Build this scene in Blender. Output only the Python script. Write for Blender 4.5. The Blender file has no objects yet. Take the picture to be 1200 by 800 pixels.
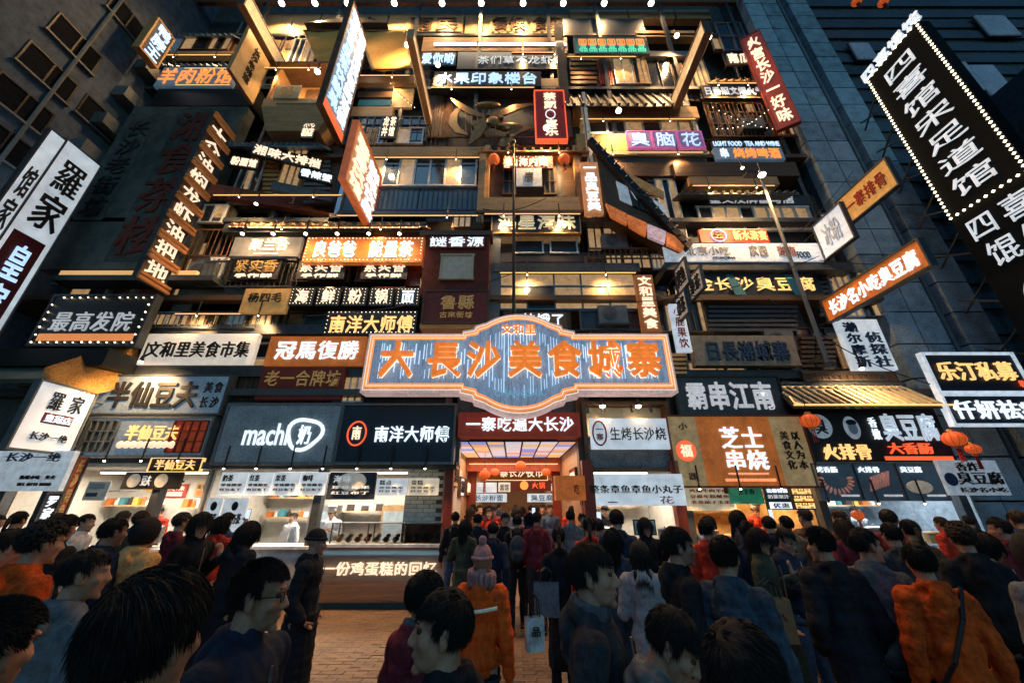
import bpy, math, random
from mathutils import Vector, Matrix, noise, Euler
random.seed(7)
PI = math.pi; R = math.radians
S = bpy.context.scene; COL = S.collection

# ------------------------------------------------------------------ camera, world, light, exposure
TH = R(23.4); CAMZ = 2.0; FPX = 432.0; CX, CY = 600.0, 400.0
cd = bpy.data.cameras.new('camera'); cam = bpy.data.objects.new('camera', cd); COL.objects.link(cam)
cam.location = (0, 0, CAMZ); cam.rotation_euler = (PI/2 + TH, 0, 0)
cd.sensor_width = 36; cd.lens = FPX/1200*36; cd.clip_start = .02; cd.clip_end = 600
S.camera = cam
W = bpy.data.worlds.new('World'); S.world = W; W.use_nodes = True
wt = W.node_tree; bg = wt.nodes['Background']
sky = wt.nodes.new('ShaderNodeTexSky'); sky.sky_type = 'NISHITA'; sky.sun_disc = False
sky.sun_elevation = R(3); sky.sun_rotation = R(150)
wt.links.new(sky.outputs[0], bg.inputs[0]); bg.inputs[1].default_value = .085
hs = wt.nodes.new('ShaderNodeHueSaturation'); hs.inputs['Saturation'].default_value = .8
mixc = wt.nodes.new('ShaderNodeMix'); mixc.data_type = 'RGBA'; mixc.blend_type = 'MULTIPLY'; mixc.inputs[0].default_value = 1
mixc.inputs[7].default_value = (.22, .72, 1.45, 1)
wt.links.new(sky.outputs[0], hs.inputs['Color']); wt.links.new(hs.outputs[0], mixc.inputs[6]); wt.links.new(mixc.outputs[2], bg.inputs[0])
sl = bpy.data.lights.new('sun', 'SUN'); sl.energy = .3; sl.angle = R(30); sl.color = (.32, .66, 1)
so = bpy.data.objects.new('sun', sl); COL.objects.link(so); so.rotation_euler = (R(52), 0, R(-22))
S.view_settings.view_transform = 'Standard'; S.view_settings.look = 'None'
S.view_settings.gamma = 1; S.view_settings.exposure = .22
S.render.engine = 'CYCLES'
S.cycles.use_denoising = True; S.cycles.max_bounces = 4; S.cycles.diffuse_bounces = 2; S.cycles.glossy_bounces = 2
S.cycles.transmission_bounces = 3; S.cycles.sample_clamp_indirect = 3; S.cycles.caustics_reflective = False; S.cycles.caustics_refractive = False

# ------------------------------------------------------------------ pixel of the photograph -> point
def ray(px, py):
    u = (px-CX)/FPX; v = (CY-py)/FPX
    return Vector((u, math.cos(TH)-v*math.sin(TH), math.sin(TH)+v*math.cos(TH)))
def at(px, py, Y):
    d = ray(px, py); return Vector((0, 0, CAMZ)) + d*(Y/d.y)
def atX(px, py, X):
    d = ray(px, py); return Vector((0, 0, CAMZ)) + d*(X/d.x)
def zrow(py, Y): return at(CX, py, Y).z
def rect(xl, xr, yt, yb, Y):
    ym = (yt+yb)/2
    return at(xl, ym, Y).x, at(xr, ym, Y).x, zrow(yb, Y), zrow(yt, Y)

# ------------------------------------------------------------------ materials
_M = {}
def M(name, col, rough=.6, metal=0., em=0., ecol=None, var=.3, scale=6., bump=.15, st=(1, 1, 1), spec=.4, trans=0., alpha=1.):
    if name in _M: return _M[name]
    m = bpy.data.materials.new(name); m.use_nodes = True; nt = m.node_tree; n = nt.nodes; L = nt.links.new
    b = n['Principled BSDF']
    tc = n.new('ShaderNodeTexCoord'); mp = n.new('ShaderNodeMapping'); mp.inputs['Scale'].default_value = st
    L(tc.outputs['Object'], mp.inputs[0])
    a = n.new('ShaderNodeTexNoise'); a.inputs['Scale'].default_value = scale; a.inputs['Detail'].default_value = 8; a.inputs['Roughness'].default_value = .7
    L(mp.outputs[0], a.inputs['Vector'])
    c2 = n.new('ShaderNodeTexNoise'); c2.inputs['Scale'].default_value = scale*.13; c2.inputs['Detail'].default_value = 3
    L(mp.outputs[0], c2.inputs['Vector'])
    oi = n.new('ShaderNodeObjectInfo')
    ad = n.new('ShaderNodeMath'); ad.operation = 'MULTIPLY_ADD'; ad.inputs[1].default_value = .55; L(c2.outputs[0], ad.inputs[0]); L(a.outputs[0], ad.inputs[2])
    ad2 = n.new('ShaderNodeMath'); ad2.operation = 'MULTIPLY_ADD'; ad2.inputs[1].default_value = .2; L(oi.outputs['Random'], ad2.inputs[0]); L(ad.outputs[0], ad2.inputs[2])
    r = n.new('ShaderNodeValToRGB'); e = r.color_ramp.elements
    e[0].position = .5; e[1].position = 1.12 if False else 1.0
    lo = [max(0, x*(1-var*1.4)) for x in col]; hi = [min(1, x*(1+var)) for x in col]
    e[0].color = (*lo, 1); e[1].color = (*hi, 1)
    L(ad2.outputs[0], r.inputs[0]); L(r.outputs[0], b.inputs['Base Color'])
    b.inputs['Roughness'].default_value = rough; b.inputs['Metallic'].default_value = metal
    b.inputs['Specular IOR Level'].default_value = spec
    if trans: b.inputs['Transmission Weight'].default_value = trans
    if bump:
        bp = n.new('ShaderNodeBump'); bp.inputs['Strength'].default_value = bump; bp.inputs['Distance'].default_value = .02
        L(a.outputs[0], bp.inputs['Height']); L(bp.outputs[0], b.inputs['Normal'])
    if em:
        b.inputs['Emission Color'].default_value = (*(ecol or col), 1); b.inputs['Emission Strength'].default_value = em
        if em < .8 and bump:
            mr = n.new('ShaderNodeMapRange'); mr.inputs[1].default_value = .35; mr.inputs[2].default_value = .95; mr.inputs[3].default_value = em*.35; mr.inputs[4].default_value = em*1.2
            L(ad.outputs[0], mr.inputs[0]); L(mr.outputs[0], b.inputs['Emission Strength'])
    m.diffuse_color = (*col, 1)
    _M[name] = m; return m
def EM(name, col, em): return M(name, [c*.7 for c in col], .5, em=em, ecol=col, bump=0)

black = M('black_paint', (.012, .014, .017), .45)
navy = M('navy_board', (.012, .022, .036), .5, em=.0)
char = M('charcoal_metal', (.045, .055, .065), .45, var=.5)
steel = M('brushed_steel', (.35, .36, .37), .32, .9, st=(.3, 1, 8))
greypaint = M('grey_painted_metal', (.12, .14, .155), .5)
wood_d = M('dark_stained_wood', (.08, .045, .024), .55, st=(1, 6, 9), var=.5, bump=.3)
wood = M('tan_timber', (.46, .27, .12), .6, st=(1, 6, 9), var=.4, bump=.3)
wood_r = M('red_lacquered_wood', (.2, .03, .015), .45, st=(1, 5, 7))
plaster = M('grimy_plaster', (.09, .095, .09), .85, var=.6, bump=.4, scale=3)
plaster_b = M('blue_grey_plaster', (.07, .095, .12), .85, var=.6, bump=.4, scale=5)
facade_m = M('dark_facade_render', (.05, .062, .07), .8, var=.6, bump=.5, scale=3)
granite = M('flamed_granite', (.2, .27, .32), .55, var=.8, bump=.6, scale=22)
granite2 = M('dark_granite', (.07, .1, .12), .6, var=.7, bump=.4, scale=24)
white_m = M('white_painted_board', (.7, .72, .73), .5, var=.12)
whiteframe = M('white_window_frame', (.6, .62, .64), .5, var=.4)
cream = M('cream_board', (.55, .45, .3), .6)
pane_d = M('dark_window_glass', (.03, .036, .04), .12, var=.4, bump=.05, spec=.8)
pane_w = M('warm_lit_window_glass', (.25, .18, .1), .15, em=.3, ecol=(1, .6, .28), var=.6, bump=.05)
tile_m = M('grey_clay_roof_tile', (.05, .055, .06), .6, var=.5, bump=.3)
brick_m = M('paving_brick', (.13, .082, .055), .7, var=.5, bump=.5, scale=14)
joint_m = M('sandy_paving_joint', (.05, .045, .04), .9, var=.4)
rust = M('rusted_steel', (.12, .055, .028), .8, var=.6, bump=.5)
canvas_m = M('ochre_canvas', (.6, .33, .1), .95, var=.2, bump=.1, scale=9, spec=.05)
bronze = M('bronze_sculpture', (.2, .12, .045), .45, .55, var=.5)
thatch_m = M('straw_thatch', (.38, .2, .06), .9, var=.7, bump=.9, scale=30)
orange_b = M('orange_board', (.48, .13, .022), .5, em=.2, ecol=(1, .27, .05), var=.45, scale=3)
red_b = M('red_board', (.3, .035, .015), .5, em=.1, ecol=(1, .1, .04))
maroon_b = M('maroon_board', (.09, .016, .012), .6, em=.012, ecol=(1, .12, .06), var=.5, bump=.3)
yellow_b = M('amber_lit_board', (.5, .26, .07), .5, em=.3, ecol=(1, .5, .13), var=.25)
tan_b = M('tan_board', (.45, .3, .13), .6, em=.1, ecol=(1, .58, .24), var=.25)
white_b = M('white_lit_board', (.7, .74, .78), .5, em=.44, ecol=(.78, .9, 1), var=.25, scale=3)
whitew_b = M('warm_white_lit_board', (.75, .7, .62), .5, em=.45, ecol=(1, .84, .68), var=.1)
blue_b = M('blue_grey_lit_board', (.15, .2, .25), .5, em=.085, ecol=(.4, .7, 1), var=.5, scale=16)
machi_b = M('slate_grey_board', (.12, .15, .175), .6, em=.04, ecol=(.5, .78, 1), var=.6, bump=.4, scale=22)
worn_b = M('weathered_stone_board', (.22, .18, .13), .8, var=.8, bump=.6, scale=5)
green_b = M('green_board', (.03, .15, .1), .5, em=.08, ecol=(.1, 1, .5))
teal_m = M('teal_canvas', (.02, .14, .2), .7)
T_white = EM('white_neon', (.84, .93, 1), .85)
T_warm = EM('warm_white_neon', (1, .8, .58), .85)
T_gold = EM('gold_neon', (1, .62, .22), .9)
T_cool = EM('cool_blue_neon', (.5, .74, 1), .85)
T_red = EM('red_neon', (1, .12, .04), .9)
T_orange = EM('orange_neon', (1, .3, .06), .95)
T_purple = EM('violet_neon', (.75, .5, 1), .9)
T_green = EM('green_neon', (.15, 1, .6), .5)
T_ink = M('black_lettering', (.012, .012, .014), .5)
T_navy = M('dark_blue_lettering', (.015, .05, .12), .5)
T_redi = M('red_lettering', (.35, .02, .02), .5)
T_maroon = M('maroon_lettering', (.1, .012, .02), .5)
T_dim = M('dull_gold_lettering', (.34, .22, .08), .5, em=.1, ecol=(1, .6, .2))
T_grey = M('pale_grey_lettering', (.6, .6, .6), .5, em=.3, ecol=(.9, .93, 1))
bulb_m = EM('warm_bulb', (1, .8, .52), 3.2)
bulb_s = EM('spot_lamp_glass', (1, .85, .62), 14)
tube_m = EM('fluorescent_tube', (1, .86, .66), 5)
lantern_m = M('red_paper_lantern', (.5, .06, .015), .6, em=.4, ecol=(1, .16, .03))
glow_o = EM('orange_glow_strip', (1, .33, .1), .55)

# ------------------------------------------------------------------ mesh building
class MB:
    def __init__(s): s.v = []; s.f = []; s.mi = []; s.cur = 0
    def add(s, vs, fs):
        k = len(s.v); s.v += [tuple(v) for v in vs]; s.f += [tuple(i+k for i in f) for f in fs]; s.mi += [s.cur]*len(fs)
    def box(s, x0, x1, y0, y1, z0, z1):
        s.add([(x0, y0, z0), (x1, y0, z0), (x1, y1, z0), (x0, y1, z0), (x0, y0, z1), (x1, y0, z1), (x1, y1, z1), (x0, y1, z1)],
              [(0, 3, 2, 1), (4, 5, 6, 7), (0, 1, 5, 4), (1, 2, 6, 5), (2, 3, 7, 6), (3, 0, 4, 7)])
        return s
    def tube(s, p, q, r, r2=None, n=8, caps=True):
        p = Vector(p); q = Vector(q); r2 = r if r2 is None else r2
        d = (q-p); 
        if d.length < 1e-6: return s
        d.normalize(); a = d.orthogonal().normalized(); b = d.cross(a)
        vs = []
        for c, rr in ((p, r), (q, r2)):
            for i in range(n):
                t = 2*PI*i/n; vs.append(c + (a*math.cos(t)+b*math.sin(t))*rr)
        fs = [(i, (i+1) % n, n+(i+1) % n, n+i) for i in range(n)]
        if caps: fs += [tuple(range(n-1, -1, -1)), tuple(range(n, 2*n))]
        s.add(vs, fs); return s
    def path(s, pts, r, n=6):
        for i in range(len(pts)-1): s.tube(pts[i], pts[i+1], r, n=n)
        return s
    def ball(s, c, r, nu=12, nv=8, rot=None):
        if not hasattr(r, '__len__'): r = (r, r, r)
        vs = []; fs = []
        for j in range(nv+1):
            ph = PI*j/nv
            for i in range(nu):
                t = 2*PI*i/nu
                w = Vector((r[0]*math.sin(ph)*math.cos(t), r[1]*math.sin(ph)*math.sin(t), r[2]*math.cos(ph)))
                if rot: w = rot @ w
                vs.append(Vector(c)+w)
        for j in range(nv):
            for i in range(nu):
                a, b = j*nu+i, j*nu+(i+1) % nu
                fs.append((a, a+nu, b+nu, b))
        s.add(vs, fs); return s
    def cap(s, p, q, r, r2=None, n=12):            # tapered capsule
        r2 = r if r2 is None else r2
        s.tube(p, q, r, r2, n=n); s.ball(p, r, n, 8); s.ball(q, r2, n, 8); return s
    def bulb(s, c, r):
        c = Vector(c); X = Vector((r, 0, 0)); Y = Vector((0, r, 0)); Z = Vector((0, 0, r))
        s.add([c+X, c+Y, c-X, c-Y, c+Z, c-Z], [(0, 1, 4), (1, 2, 4), (2, 3, 4), (3, 0, 4), (1, 0, 5), (2, 1, 5), (3, 2, 5), (0, 3, 5)])
    def prism(s, pts, y0, y1):                     # xz outline (counter-clockwise seen from -y) extruded along y
        n = len(pts)
        s.add([(x, y0, z) for x, z in pts]+[(x, y1, z) for x, z in pts],
              [tuple(range(n)), tuple(range(2*n-1, n-1, -1))]+[(i, n+i, n+(i+1) % n, (i+1) % n) for i in range(n)])
        return s
    def mesh(s, name, mats, smooth=False):
        me = bpy.data.meshes.new(name); me.from_pydata(s.v, [], s.f)
        for m in (mats if isinstance(mats, (list, tuple)) else [mats]): me.materials.append(m)
        if any(s.mi): me.polygons.foreach_set('material_index', s.mi)
        if smooth: me.polygons.foreach_set('use_smooth', [True]*len(me.polygons))
        me.update(); return me
    def build(s, name, mats, parent=None, loc=None, smooth=False, **props):
        return link(name, s.mesh(name, mats, smooth), parent, loc, **props)
def link(name, me, parent=None, loc=None, rot=None, **props):
    o = bpy.data.objects.new(name, me); COL.objects.link(o)
    if parent is not None: o.parent = parent
    if loc is not None: o.location = loc
    if rot is not None: o.rotation_euler = rot
    for k, v in props.items():
        if v is not None: o[k] = v
    return o
def B(name, x0, x1, y0, y1, z0, z1, mat, parent=None, **props):
    return MB().box(x0, x1, y0, y1, z0, z1).build(name, mat, parent, **props)
def thing(name, label, cat, loc, rz=0, group=None):
    return link(name, None, None, loc, (0, 0, rz), label=label, category=cat, group=group)
_G = {}
def glyph(ch, w=0.):
    k = (ch, w)
    if k in _G: return _G[k]
    c = bpy.data.curves.new('glyph', 'FONT'); c.body = ch; cj = ord(ch[0]) > 255; c.resolution_u = 1 if ord(ch[0]) > 255 else 3; c.extrude = .5
    c.align_x = 'LEFT'
    o = bpy.data.objects.new('glyph', c); COL.objects.link(o)
    for off_ in (min(.009, w*.3), .004, 0.):
        c.offset = off_; me = bpy.data.meshes.new_from_object(o)
        xs = [v.co.x for v in me.vertices] or [0, 1]; ys = [v.co.y for v in me.vertices] or [0, 1]
        if not cj or len(me.vertices) < 330 and (min(xs) > -.03 and max(xs) < 1.03 and min(ys) > -.16 and max(ys) < .92): break
    bpy.data.objects.remove(o); bpy.data.curves.remove(c)
    if len(ch) == 1 and ord(ch) > 255: x0, x1, y0, y1 = .03, .97, -.09, .85
    else: x0, x1, y0, y1 = min(xs), max(xs), min(ys), max(ys)
    asp = (x1-x0)/(y1-y0)
    for v in me.vertices:
        x, y, z = v.co
        v.co = ((x-x0)/(x1-x0)-.5, -z, (y-y0)/(y1-y0)-.5)
    if cj and w >= .02:                            # heavier strokes: shifted copies a hair apart in depth
        d = .01+w*.2; vs = [tuple(v.co) for v in me.vertices]; fs = [tuple(p_.vertices) for p_ in me.polygons]; V2 = []; F2 = []
        sh_ = [(0, 0), (-d, 0), (d, 0)] if w < .045 else [(0, 0), (-d, 0), (d, 0), (0, d*.8), (0, -d*.8), (-d*.7, d*.6), (d*.7, -d*.6)]
        for i_, (dx, dz) in enumerate(sh_):
            n0 = len(V2); V2 += [(x+dx, y+.02*i_, z+dz) for x, y, z in vs]; F2 += [tuple(a+n0 for a in f) for f in fs]
        m2 = bpy.data.meshes.new('glyph'); m2.from_pydata(V2, [], F2); bpy.data.meshes.remove(me); me = m2
    me.materials.clear(); me.materials.append(T_ink); me.update()
    _G[k] = (me, asp); return _G[k]
def setmat(o, m):
    o.material_slots[0].link = 'OBJECT'; o.material_slots[0].material = m
def put_text(root, txt, x0, x1, z0, z1, y, mat, d='h', w=.012, t=.03, name=None, fill=.9, mats=None):
    """lay characters over a rectangle of the board face: one object per Chinese character, one per Latin word"""
    if ord(txt[0]) < 256 and txt.isascii():
        me, asp = glyph(txt, w); o = link(name or 'lettering', me, root, ((x0+x1)/2, y-t/2, (z0+z1)/2)); o.scale = (x1-x0, t, z1-z0); setmat(o, mat); return
    n = len(txt)
    for i, ch in enumerate(txt):
        if ch == ' ': continue
        if d == 'h': cw = (x1-x0)/n; cx = x0+cw*(i+.5); cz = (z0+z1)/2; sw, sh = cw*fill, (z1-z0)
        else: chh = (z1-z0)/n; cx = (x0+x1)/2; cz = z1-chh*(i+.5); sw, sh = (x1-x0), chh*fill
        me, asp = glyph(ch, w)
        o = link(name or 'character', me, root, (cx, y-t/2, cz)); o.scale = (sw, t, sh); setmat(o, mats[i % len(mats)] if mats else mat)
def bulbs(root, W_, H_, y, step, mat=bulb_m, r=.03, inset=.06, x0=None):
    m = MB(); nx = max(2, round((W_-2*inset)/step)); nz = max(2, round((H_-2*inset)/step)); rb_ = random.Random(int(W_*1000)); ob = m.bulb
    def jb(c, r_): 
        if rb_.random() > .05: ob(Vector(c)+Vector((rb_.uniform(-.2, .2), 0, rb_.uniform(-.2, .2)))*r_, r_*rb_.uniform(.8, 1.1))
    m.bulb = jb
    for i in range(nx+1):
        x = -W_/2+inset+(W_-2*inset)*i/nx
        m.bulb((x, y, inset), r); m.bulb((x, y, H_-inset), r)
    for i in range(1, nz):
        z = inset+(H_-2*inset)*i/nz
        m.bulb((-W_/2+inset, y, z), r); m.bulb((W_/2-inset, y, z), r)
    return m.build('bulb_string', mat, root, kind='stuff')
def sign_body(root, W_, H_, T, mat, frame=None, fw=.05, texts=(), bl=None, back=True):
    """board stands at the root: width along x, face towards -y, base at z = 0"""
    B('board', -W_/2, W_/2, 0, T, 0, H_, mat, root)
    if frame:
        f = MB(); p = .03
        f.box(-W_/2-fw, W_/2+fw, -p, T*.9, H_+.001, H_+fw); f.box(-W_/2-fw, W_/2+fw, -p, T*.9, -fw, -.001)
        f.box(-W_/2-fw, -W_/2-.001, -p, T*.9, 0, H_); f.box(W_/2+.001, W_/2+fw, -p, T*.9, 0, H_)
        f.build('frame', frame, root)
    if bl: bulbs(root, W_, H_, -.03, bl[0], bl[1] if len(bl) > 1 else bulb_m, bl[2] if len(bl) > 2 else .03)
    for t in texts:
        txt, u0, u1, v0, v1, m = t[:6]; d = t[6] if len(t) > 6 else 'h'; w = t[7] if len(t) > 7 else .015
        if txt == '#bar': B('stripe', -W_/2+u0*W_, -W_/2+u1*W_, -.008, -.001, H_*(1-v1), H_*(1-v0), m, root); continue
        if txt == '#disc':
            r0 = (v1-v0)*H_/2; c = (-W_/2+(u0+u1)/2*W_, H_*(1-(v0+v1)/2)); n = 20
            MB().prism([(c[0]+r0*math.cos(2*PI*i/n), c[1]+r0*math.sin(2*PI*i/n)) for i in range(n)], -.012, -.001).build('emblem', m, root); continue
        if txt == '#ring':
            r0 = (v1-v0)*H_/2; rx = (u1-u0)*W_/2; c = (-W_/2+(u0+u1)/2*W_, H_*(1-(v0+v1)/2)); n = 24
            MB().path([(c[0]+rx*math.cos(2*PI*i/n), -.02, c[1]+r0*math.sin(2*PI*i/n)) for i in range(n+1)], w if len(t) > 7 else .02, 5).build('neon_ring', m, root); continue
        put_text(root, txt, -W_/2+u0*W_, -W_/2+u1*W_, H_*(1-v1), H_*(1-v0), -.012 if d != 'V' else -.012, m, d, w)
def FS(name, label, xl, xr, yt, yb, Y, mat, texts=(), T=.12, frame=None, fw=.05, bl=None, group=None, cat='sign'):
    """sign parallel to the street front"""
    x0, x1, z0, z1 = rect(xl, xr, yt, yb, Y)
    r = thing(name, label, cat, ((x0+x1)/2, Y, z0), 0, group)
    sign_body(r, x1-x0, z1-z0, T, mat, frame, fw, texts, bl)
    w = x1-x0
    for s in (-.3, .3): B('bracket', s*w-.02, s*w+.02, T+.002, T+.35, (z1-z0)*.5-.02, (z1-z0)*.5+.02, char, r)
    return r
def PS(name, label, ix, iyt, iyb, ox, oyt, Yin, mat, texts=(), T=.14, frame=char, fw=.04, bl=None, group=None, cat='sign', arms=True):
    """sign standing out at right angles to the front: inner edge (ix, iyt..iyb) at depth Yin, outer top corner (ox, oyt)"""
    p = at(ix, iyt, Yin); X = p.x; q = atX(ox, oyt, X); zb = zrow(iyb, Yin)
    W_ = Yin-q.y; H_ = p.z-zb; side = 1 if X > 0 else -1
    r = thing(name, label, cat, (X, (Yin+q.y)/2, zb), -side*PI/2, group)
    sign_body(r, W_, H_, T, mat, frame, fw, texts, bl)
    if arms:
        for f in (.12, .88):
            x1 = -W_/2 if side > 0 else W_/2
            MB().tube((x1, T/2, H_*f), (x1-side*.55, T/2, H_*f), .022, n=6).build('bracket', char, r)
    return r
def OS(name, label, ax, ay, bx, by, yb, Y0, mat, texts=(), T=.12, frame=None, fw=.04, bl=None, group=None, cat='sign'):
    """sign at an oblique angle: top-left pixel a at depth Y0, top-right pixel b at the same height, bottom row yb below a"""
    p = at(ax, ay, Y0); d = ray(bx, by); q = Vector((0, 0, CAMZ))+d*((p.z-CAMZ)/d.z)
    v = q-p; v.z = 0; ang = math.atan2(v.y, v.x); zb = zrow(yb, Y0)
    r = thing(name, label, cat, ((p.x+q.x)/2, (p.y+q.y)/2, zb), ang, group)
    sign_body(r, v.length, p.z-zb, T, mat, frame, fw, texts, bl); return r
strip_m = EM('amber_strip_light', (1, .5, .17), 1.3)  # glow of the strips added to warm the ledges
# ------------------------------------------------------------------ ground
gr = MB().box(-60, 60, -30, 60, -.3, -.03).build('ground', joint_m, kind='structure')
pm = B('brick', -.148, .148, -.048, .048, -.03, .0, brick_m)
bm_ = pm.data; bpy.data.objects.remove(pm)
spots = []
for i in range(-34, 34):
    for j in range(0, 95):
        x = (i+.5*(j % 2))*.305; y = 1.3+j*.104
        if y < 9.2: spots.append((x, y))
spots.sort(key=lambda p: abs((p[0]+1.25)*1.0)+abs(p[1]-5.6)*.8)
rest = MB()
for k, (x, y) in enumerate(spots):
    if k < 295:
        o = link('brick', bm_, gr, (x, y, random.uniform(-.003, .003)))
    else:
        dz = random.uniform(-.003, .003); rest.add([(x+sx*.148, y+sy*.048, dz) for sx, sy in ((-1, -1), (1, -1), (1, 1), (-1, 1))], [(0, 1, 2, 3)])
rest.build('brick_paving', brick_m, gr, kind='stuff')
B('alley_floor', -3, 3, 9.2, 34, -.028, -.004, M('warm_stone_floor', (.28, .2, .13), .35, bump=.1), gr)

# ------------------------------------------------------------------ main building
bld = thing('market_building', 'dark multi storey food hall front stacked with signs, balconies and old house fronts', 'building', (0, 9.6, 0))
def P(name, xl, xr, yt, yb, Y, D, mat, back=0, par=None, **pr):
    """a block of the building seen as this rectangle, its front at Y and reaching D back"""
    x0, x1, z0, z1 = rect(xl, xr, yt, yb, Y)
    return B(name, x0, x1, Y-9.6, Y-9.6+D, z0, z1, mat, par or bld, **pr)
def L_(x0, x1, y0, y1, z0, z1, mat, name): return B(name, x0, x1, y0-9.6, y1-9.6, z0, z1, mat, bld)
L_(-15.4, 10.65, 10.6, 12, 4.4, 27, facade_m, 'wall')
L_(-15.4, -1.55, 9.25, 10.6, 2.85, 4.4, facade_m, 'wall'); L_(1.75, 10.65, 9.25, 10.6, 2.85, 4.4, facade_m, 'wall')
L_(-1.55, 1.75, 9.5, 10.6, 4.1, 4.4, facade_m, 'wall')
# floor slabs across the front, their undersides and edges show from the street
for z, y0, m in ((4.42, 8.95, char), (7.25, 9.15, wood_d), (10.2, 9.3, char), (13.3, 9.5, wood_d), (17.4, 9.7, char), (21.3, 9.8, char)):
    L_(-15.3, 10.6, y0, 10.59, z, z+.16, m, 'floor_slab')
for x in (-11.6, -8.1, -4.4, -1.45, 1.68, 3.95, 7.0, 10.2):
    L_(x-.09, x+.09, 9.05, 9.24, 0, 4.4, char if abs(x) > 2 else wood_r, 'column')
    L_(x-.07, x+.07, 9.72, 9.86, 4.6, 24, char, 'column')
def window(xl, xr, yt, yb, Y, nc, nr, fm=whiteframe, pm_=pane_d, lit=0, fw=.045, par=None, rows=None):
    x0, x1, z0, z1 = rect(xl, xr, yt, yb, Y); Y -= 9.6
    w = MB(); h = z1-z0; ww = x1-x0
    zs = [z0+h*r_ for r_ in (rows or [k/nr for k in range(nr+1)])]
    for z in zs: w.box(x0-fw, x1+fw, Y-.05, Y+.04, z-fw/2, z+fw/2)
    for k in range(nc+1):
        x = x0+ww*k/nc
        for a, b in zip(zs[:-1], zs[1:]): w.box(x-fw/2, x+fw/2, Y-.045, Y+.035, a+fw/2+.001, b-fw/2-.001)
    win = w.build('window', fm, bld)
    for k in range(nc):
        for a, b in zip(zs[:-1], zs[1:]):
            mm = pane_w if random.random() < lit else pm_
            xa, xb = x0+ww*k/nc+fw/2+.002, x0+ww*(k+1)/nc-fw/2-.002
            B('pane', xa, xb, Y+random.uniform(-.012, .012), Y+.03, a+fw/2+.002, b-fw/2-.002, mm, win)
    return win
def railing(xl, xr, y0, y1, Y, m=char):
    x0, x1, z0, z1 = rect(xl, xr, y0, y1, Y); Y -= 9.6; r = MB()
    r.box(x0, x1, Y, Y+.04, z1-.05, z1); r.box(x0, x1, Y, Y+.04, z0, z0+.04)
    n = max(3, int((x1-x0)/.16))
    for i in range(n+1): r.box(x0+(x1-x0)*i/n-.01, x0+(x1-x0)*i/n+.01, Y+.01, Y+.03, z0+.041, z1-.051)
    r.build('railing', m, bld)
def roofband(xl, xr, yt, yb, Y, D, m=tile_m, step=.24):
    """sloping tiled canopy: tiles run down to the front edge"""
    x0, x1, z0, z1 = rect(xl, xr, yt, yb, Y); yy = Y-9.6
    rf = MB(); rf.add([(x0, yy, z0), (x1, yy, z0), (x1, yy+D, z1), (x0, yy+D, z1), (x0, yy, z0-.06), (x1, yy, z0-.06), (x1, yy+D, z1-.06), (x0, yy+D, z1-.06)],
                      [(0, 1, 2, 3), (7, 6, 5, 4), (0, 4, 5, 1), (1, 5, 6, 2), (2, 6, 7, 3), (3, 7, 4, 0)])
    r = rf.build('roof', m, bld); t = MB(); n = int((x1-x0)/step)
    for i in range(n+1):
        x = x0+step*.5+i*step
        if x > x1: break
        t.tube((x, yy-.04, z0+.02), (x, yy+D, z1+.02), .055, n=6)
    t.build('roof_tiles', m, r, kind='stuff')
# --- lower gaps between sign tiers
P('beam', 0, 430, 428, 441, 9.1, .5, char); P('beam', 100, 250, 484, 490, 9.0, .5, greypaint)
P('fascia', 235, 535, 541, 549, 8.95, .3, char); P('fascia', 530, 690, 463, 483, 9.05, .3, plaster_b)
P('fascia', 395, 427, 430, 470, 9.3, .2, plaster_b); P('fascia', 150, 430, 380, 391, 9.3, .3, char)
P('fascia', 520, 540, 460, 545, 9.1, .25, greypaint); P('fascia', 678, 690, 465, 592, 8.95, .3, wood_d)
P('fascia', 785, 950, 433, 443, 9.15, .3, char)
for a, b in ((305, 318), (228, 262)): window(a, b, 365, 385, 9.5, 1, 1, char)
window(225, 310, 366, 388, 9.45, 3, 1, char, lit=.2); window(312, 380, 366, 390, 9.45, 3, 1, char, lit=.3)
P('wall_panel', 225, 340, 355, 364, 9.4, .2, plaster_b)
window(680, 750, 365, 386, 9.3, 2, 1, char)
P('door_panel', 590, 668, 364, 384, 9.35, .15, wood_d)
# --- middle tiers
window(586, 745, 320, 363, 9.35, 5, 2, M('blue_window_frame', (.1, .17, .23), .5), pane_d, lit=.75, rows=[0, .62, 1])
P('lintel', 578, 750, 308, 318, 9.2, .6, char)
P('balcony_front', 575, 745, 296, 307, 9.5, .2, black)
window(603, 636, 281, 297, 9.5, 1, 1, whiteframe); window(645, 676, 281, 297, 9.5, 1, 1, whiteframe)
P('fascia', 575, 680, 273, 281, 9.45, .2, tan_b)
# lattice windows under the left orange sign
for xa, xb in ((268, 332), (345, 410), (420, 474)):
    P('wall_panel', xa-6, xb+8, 302, 334, 9.5, .1, black)
    window(xa, xb, 304, 330, 9.4, 3, 2, wood_d, lit=.2)
P('curtain', 476, 493, 303, 335, 9.35, .1, wood_r)
railing(235, 350, 305, 336, 9.15)
P('parapet', 205, 285, 338, 365, 9.4, .2, plaster)
P('fascia', 262, 495, 262, 272, 9.15, .5, char)
roofband(270, 500, 250, 264, 9.05, .7, wood, .3)
P('corner_post', 572, 586, 270, 390, 9.25, .2, greypaint)
# dark red tower with a small window
P('tower', 496, 573, 275, 345, 8.85, 1.2, M('dark_red_plaster', (.13, .022, .014), .8, var=.6, bump=.5))
P('tower_frame', 492, 577, 270, 275, 8.8, 1.2, wood_d); P('tower_frame', 492, 577, 378, 384, 8.8, 1, wood)
window(517, 554, 299, 327, 8.8, 1, 1, cream, M('frosted_pane', (.2, .2, .18), .4, em=.05, ecol=(1, .85, .6)))
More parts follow.
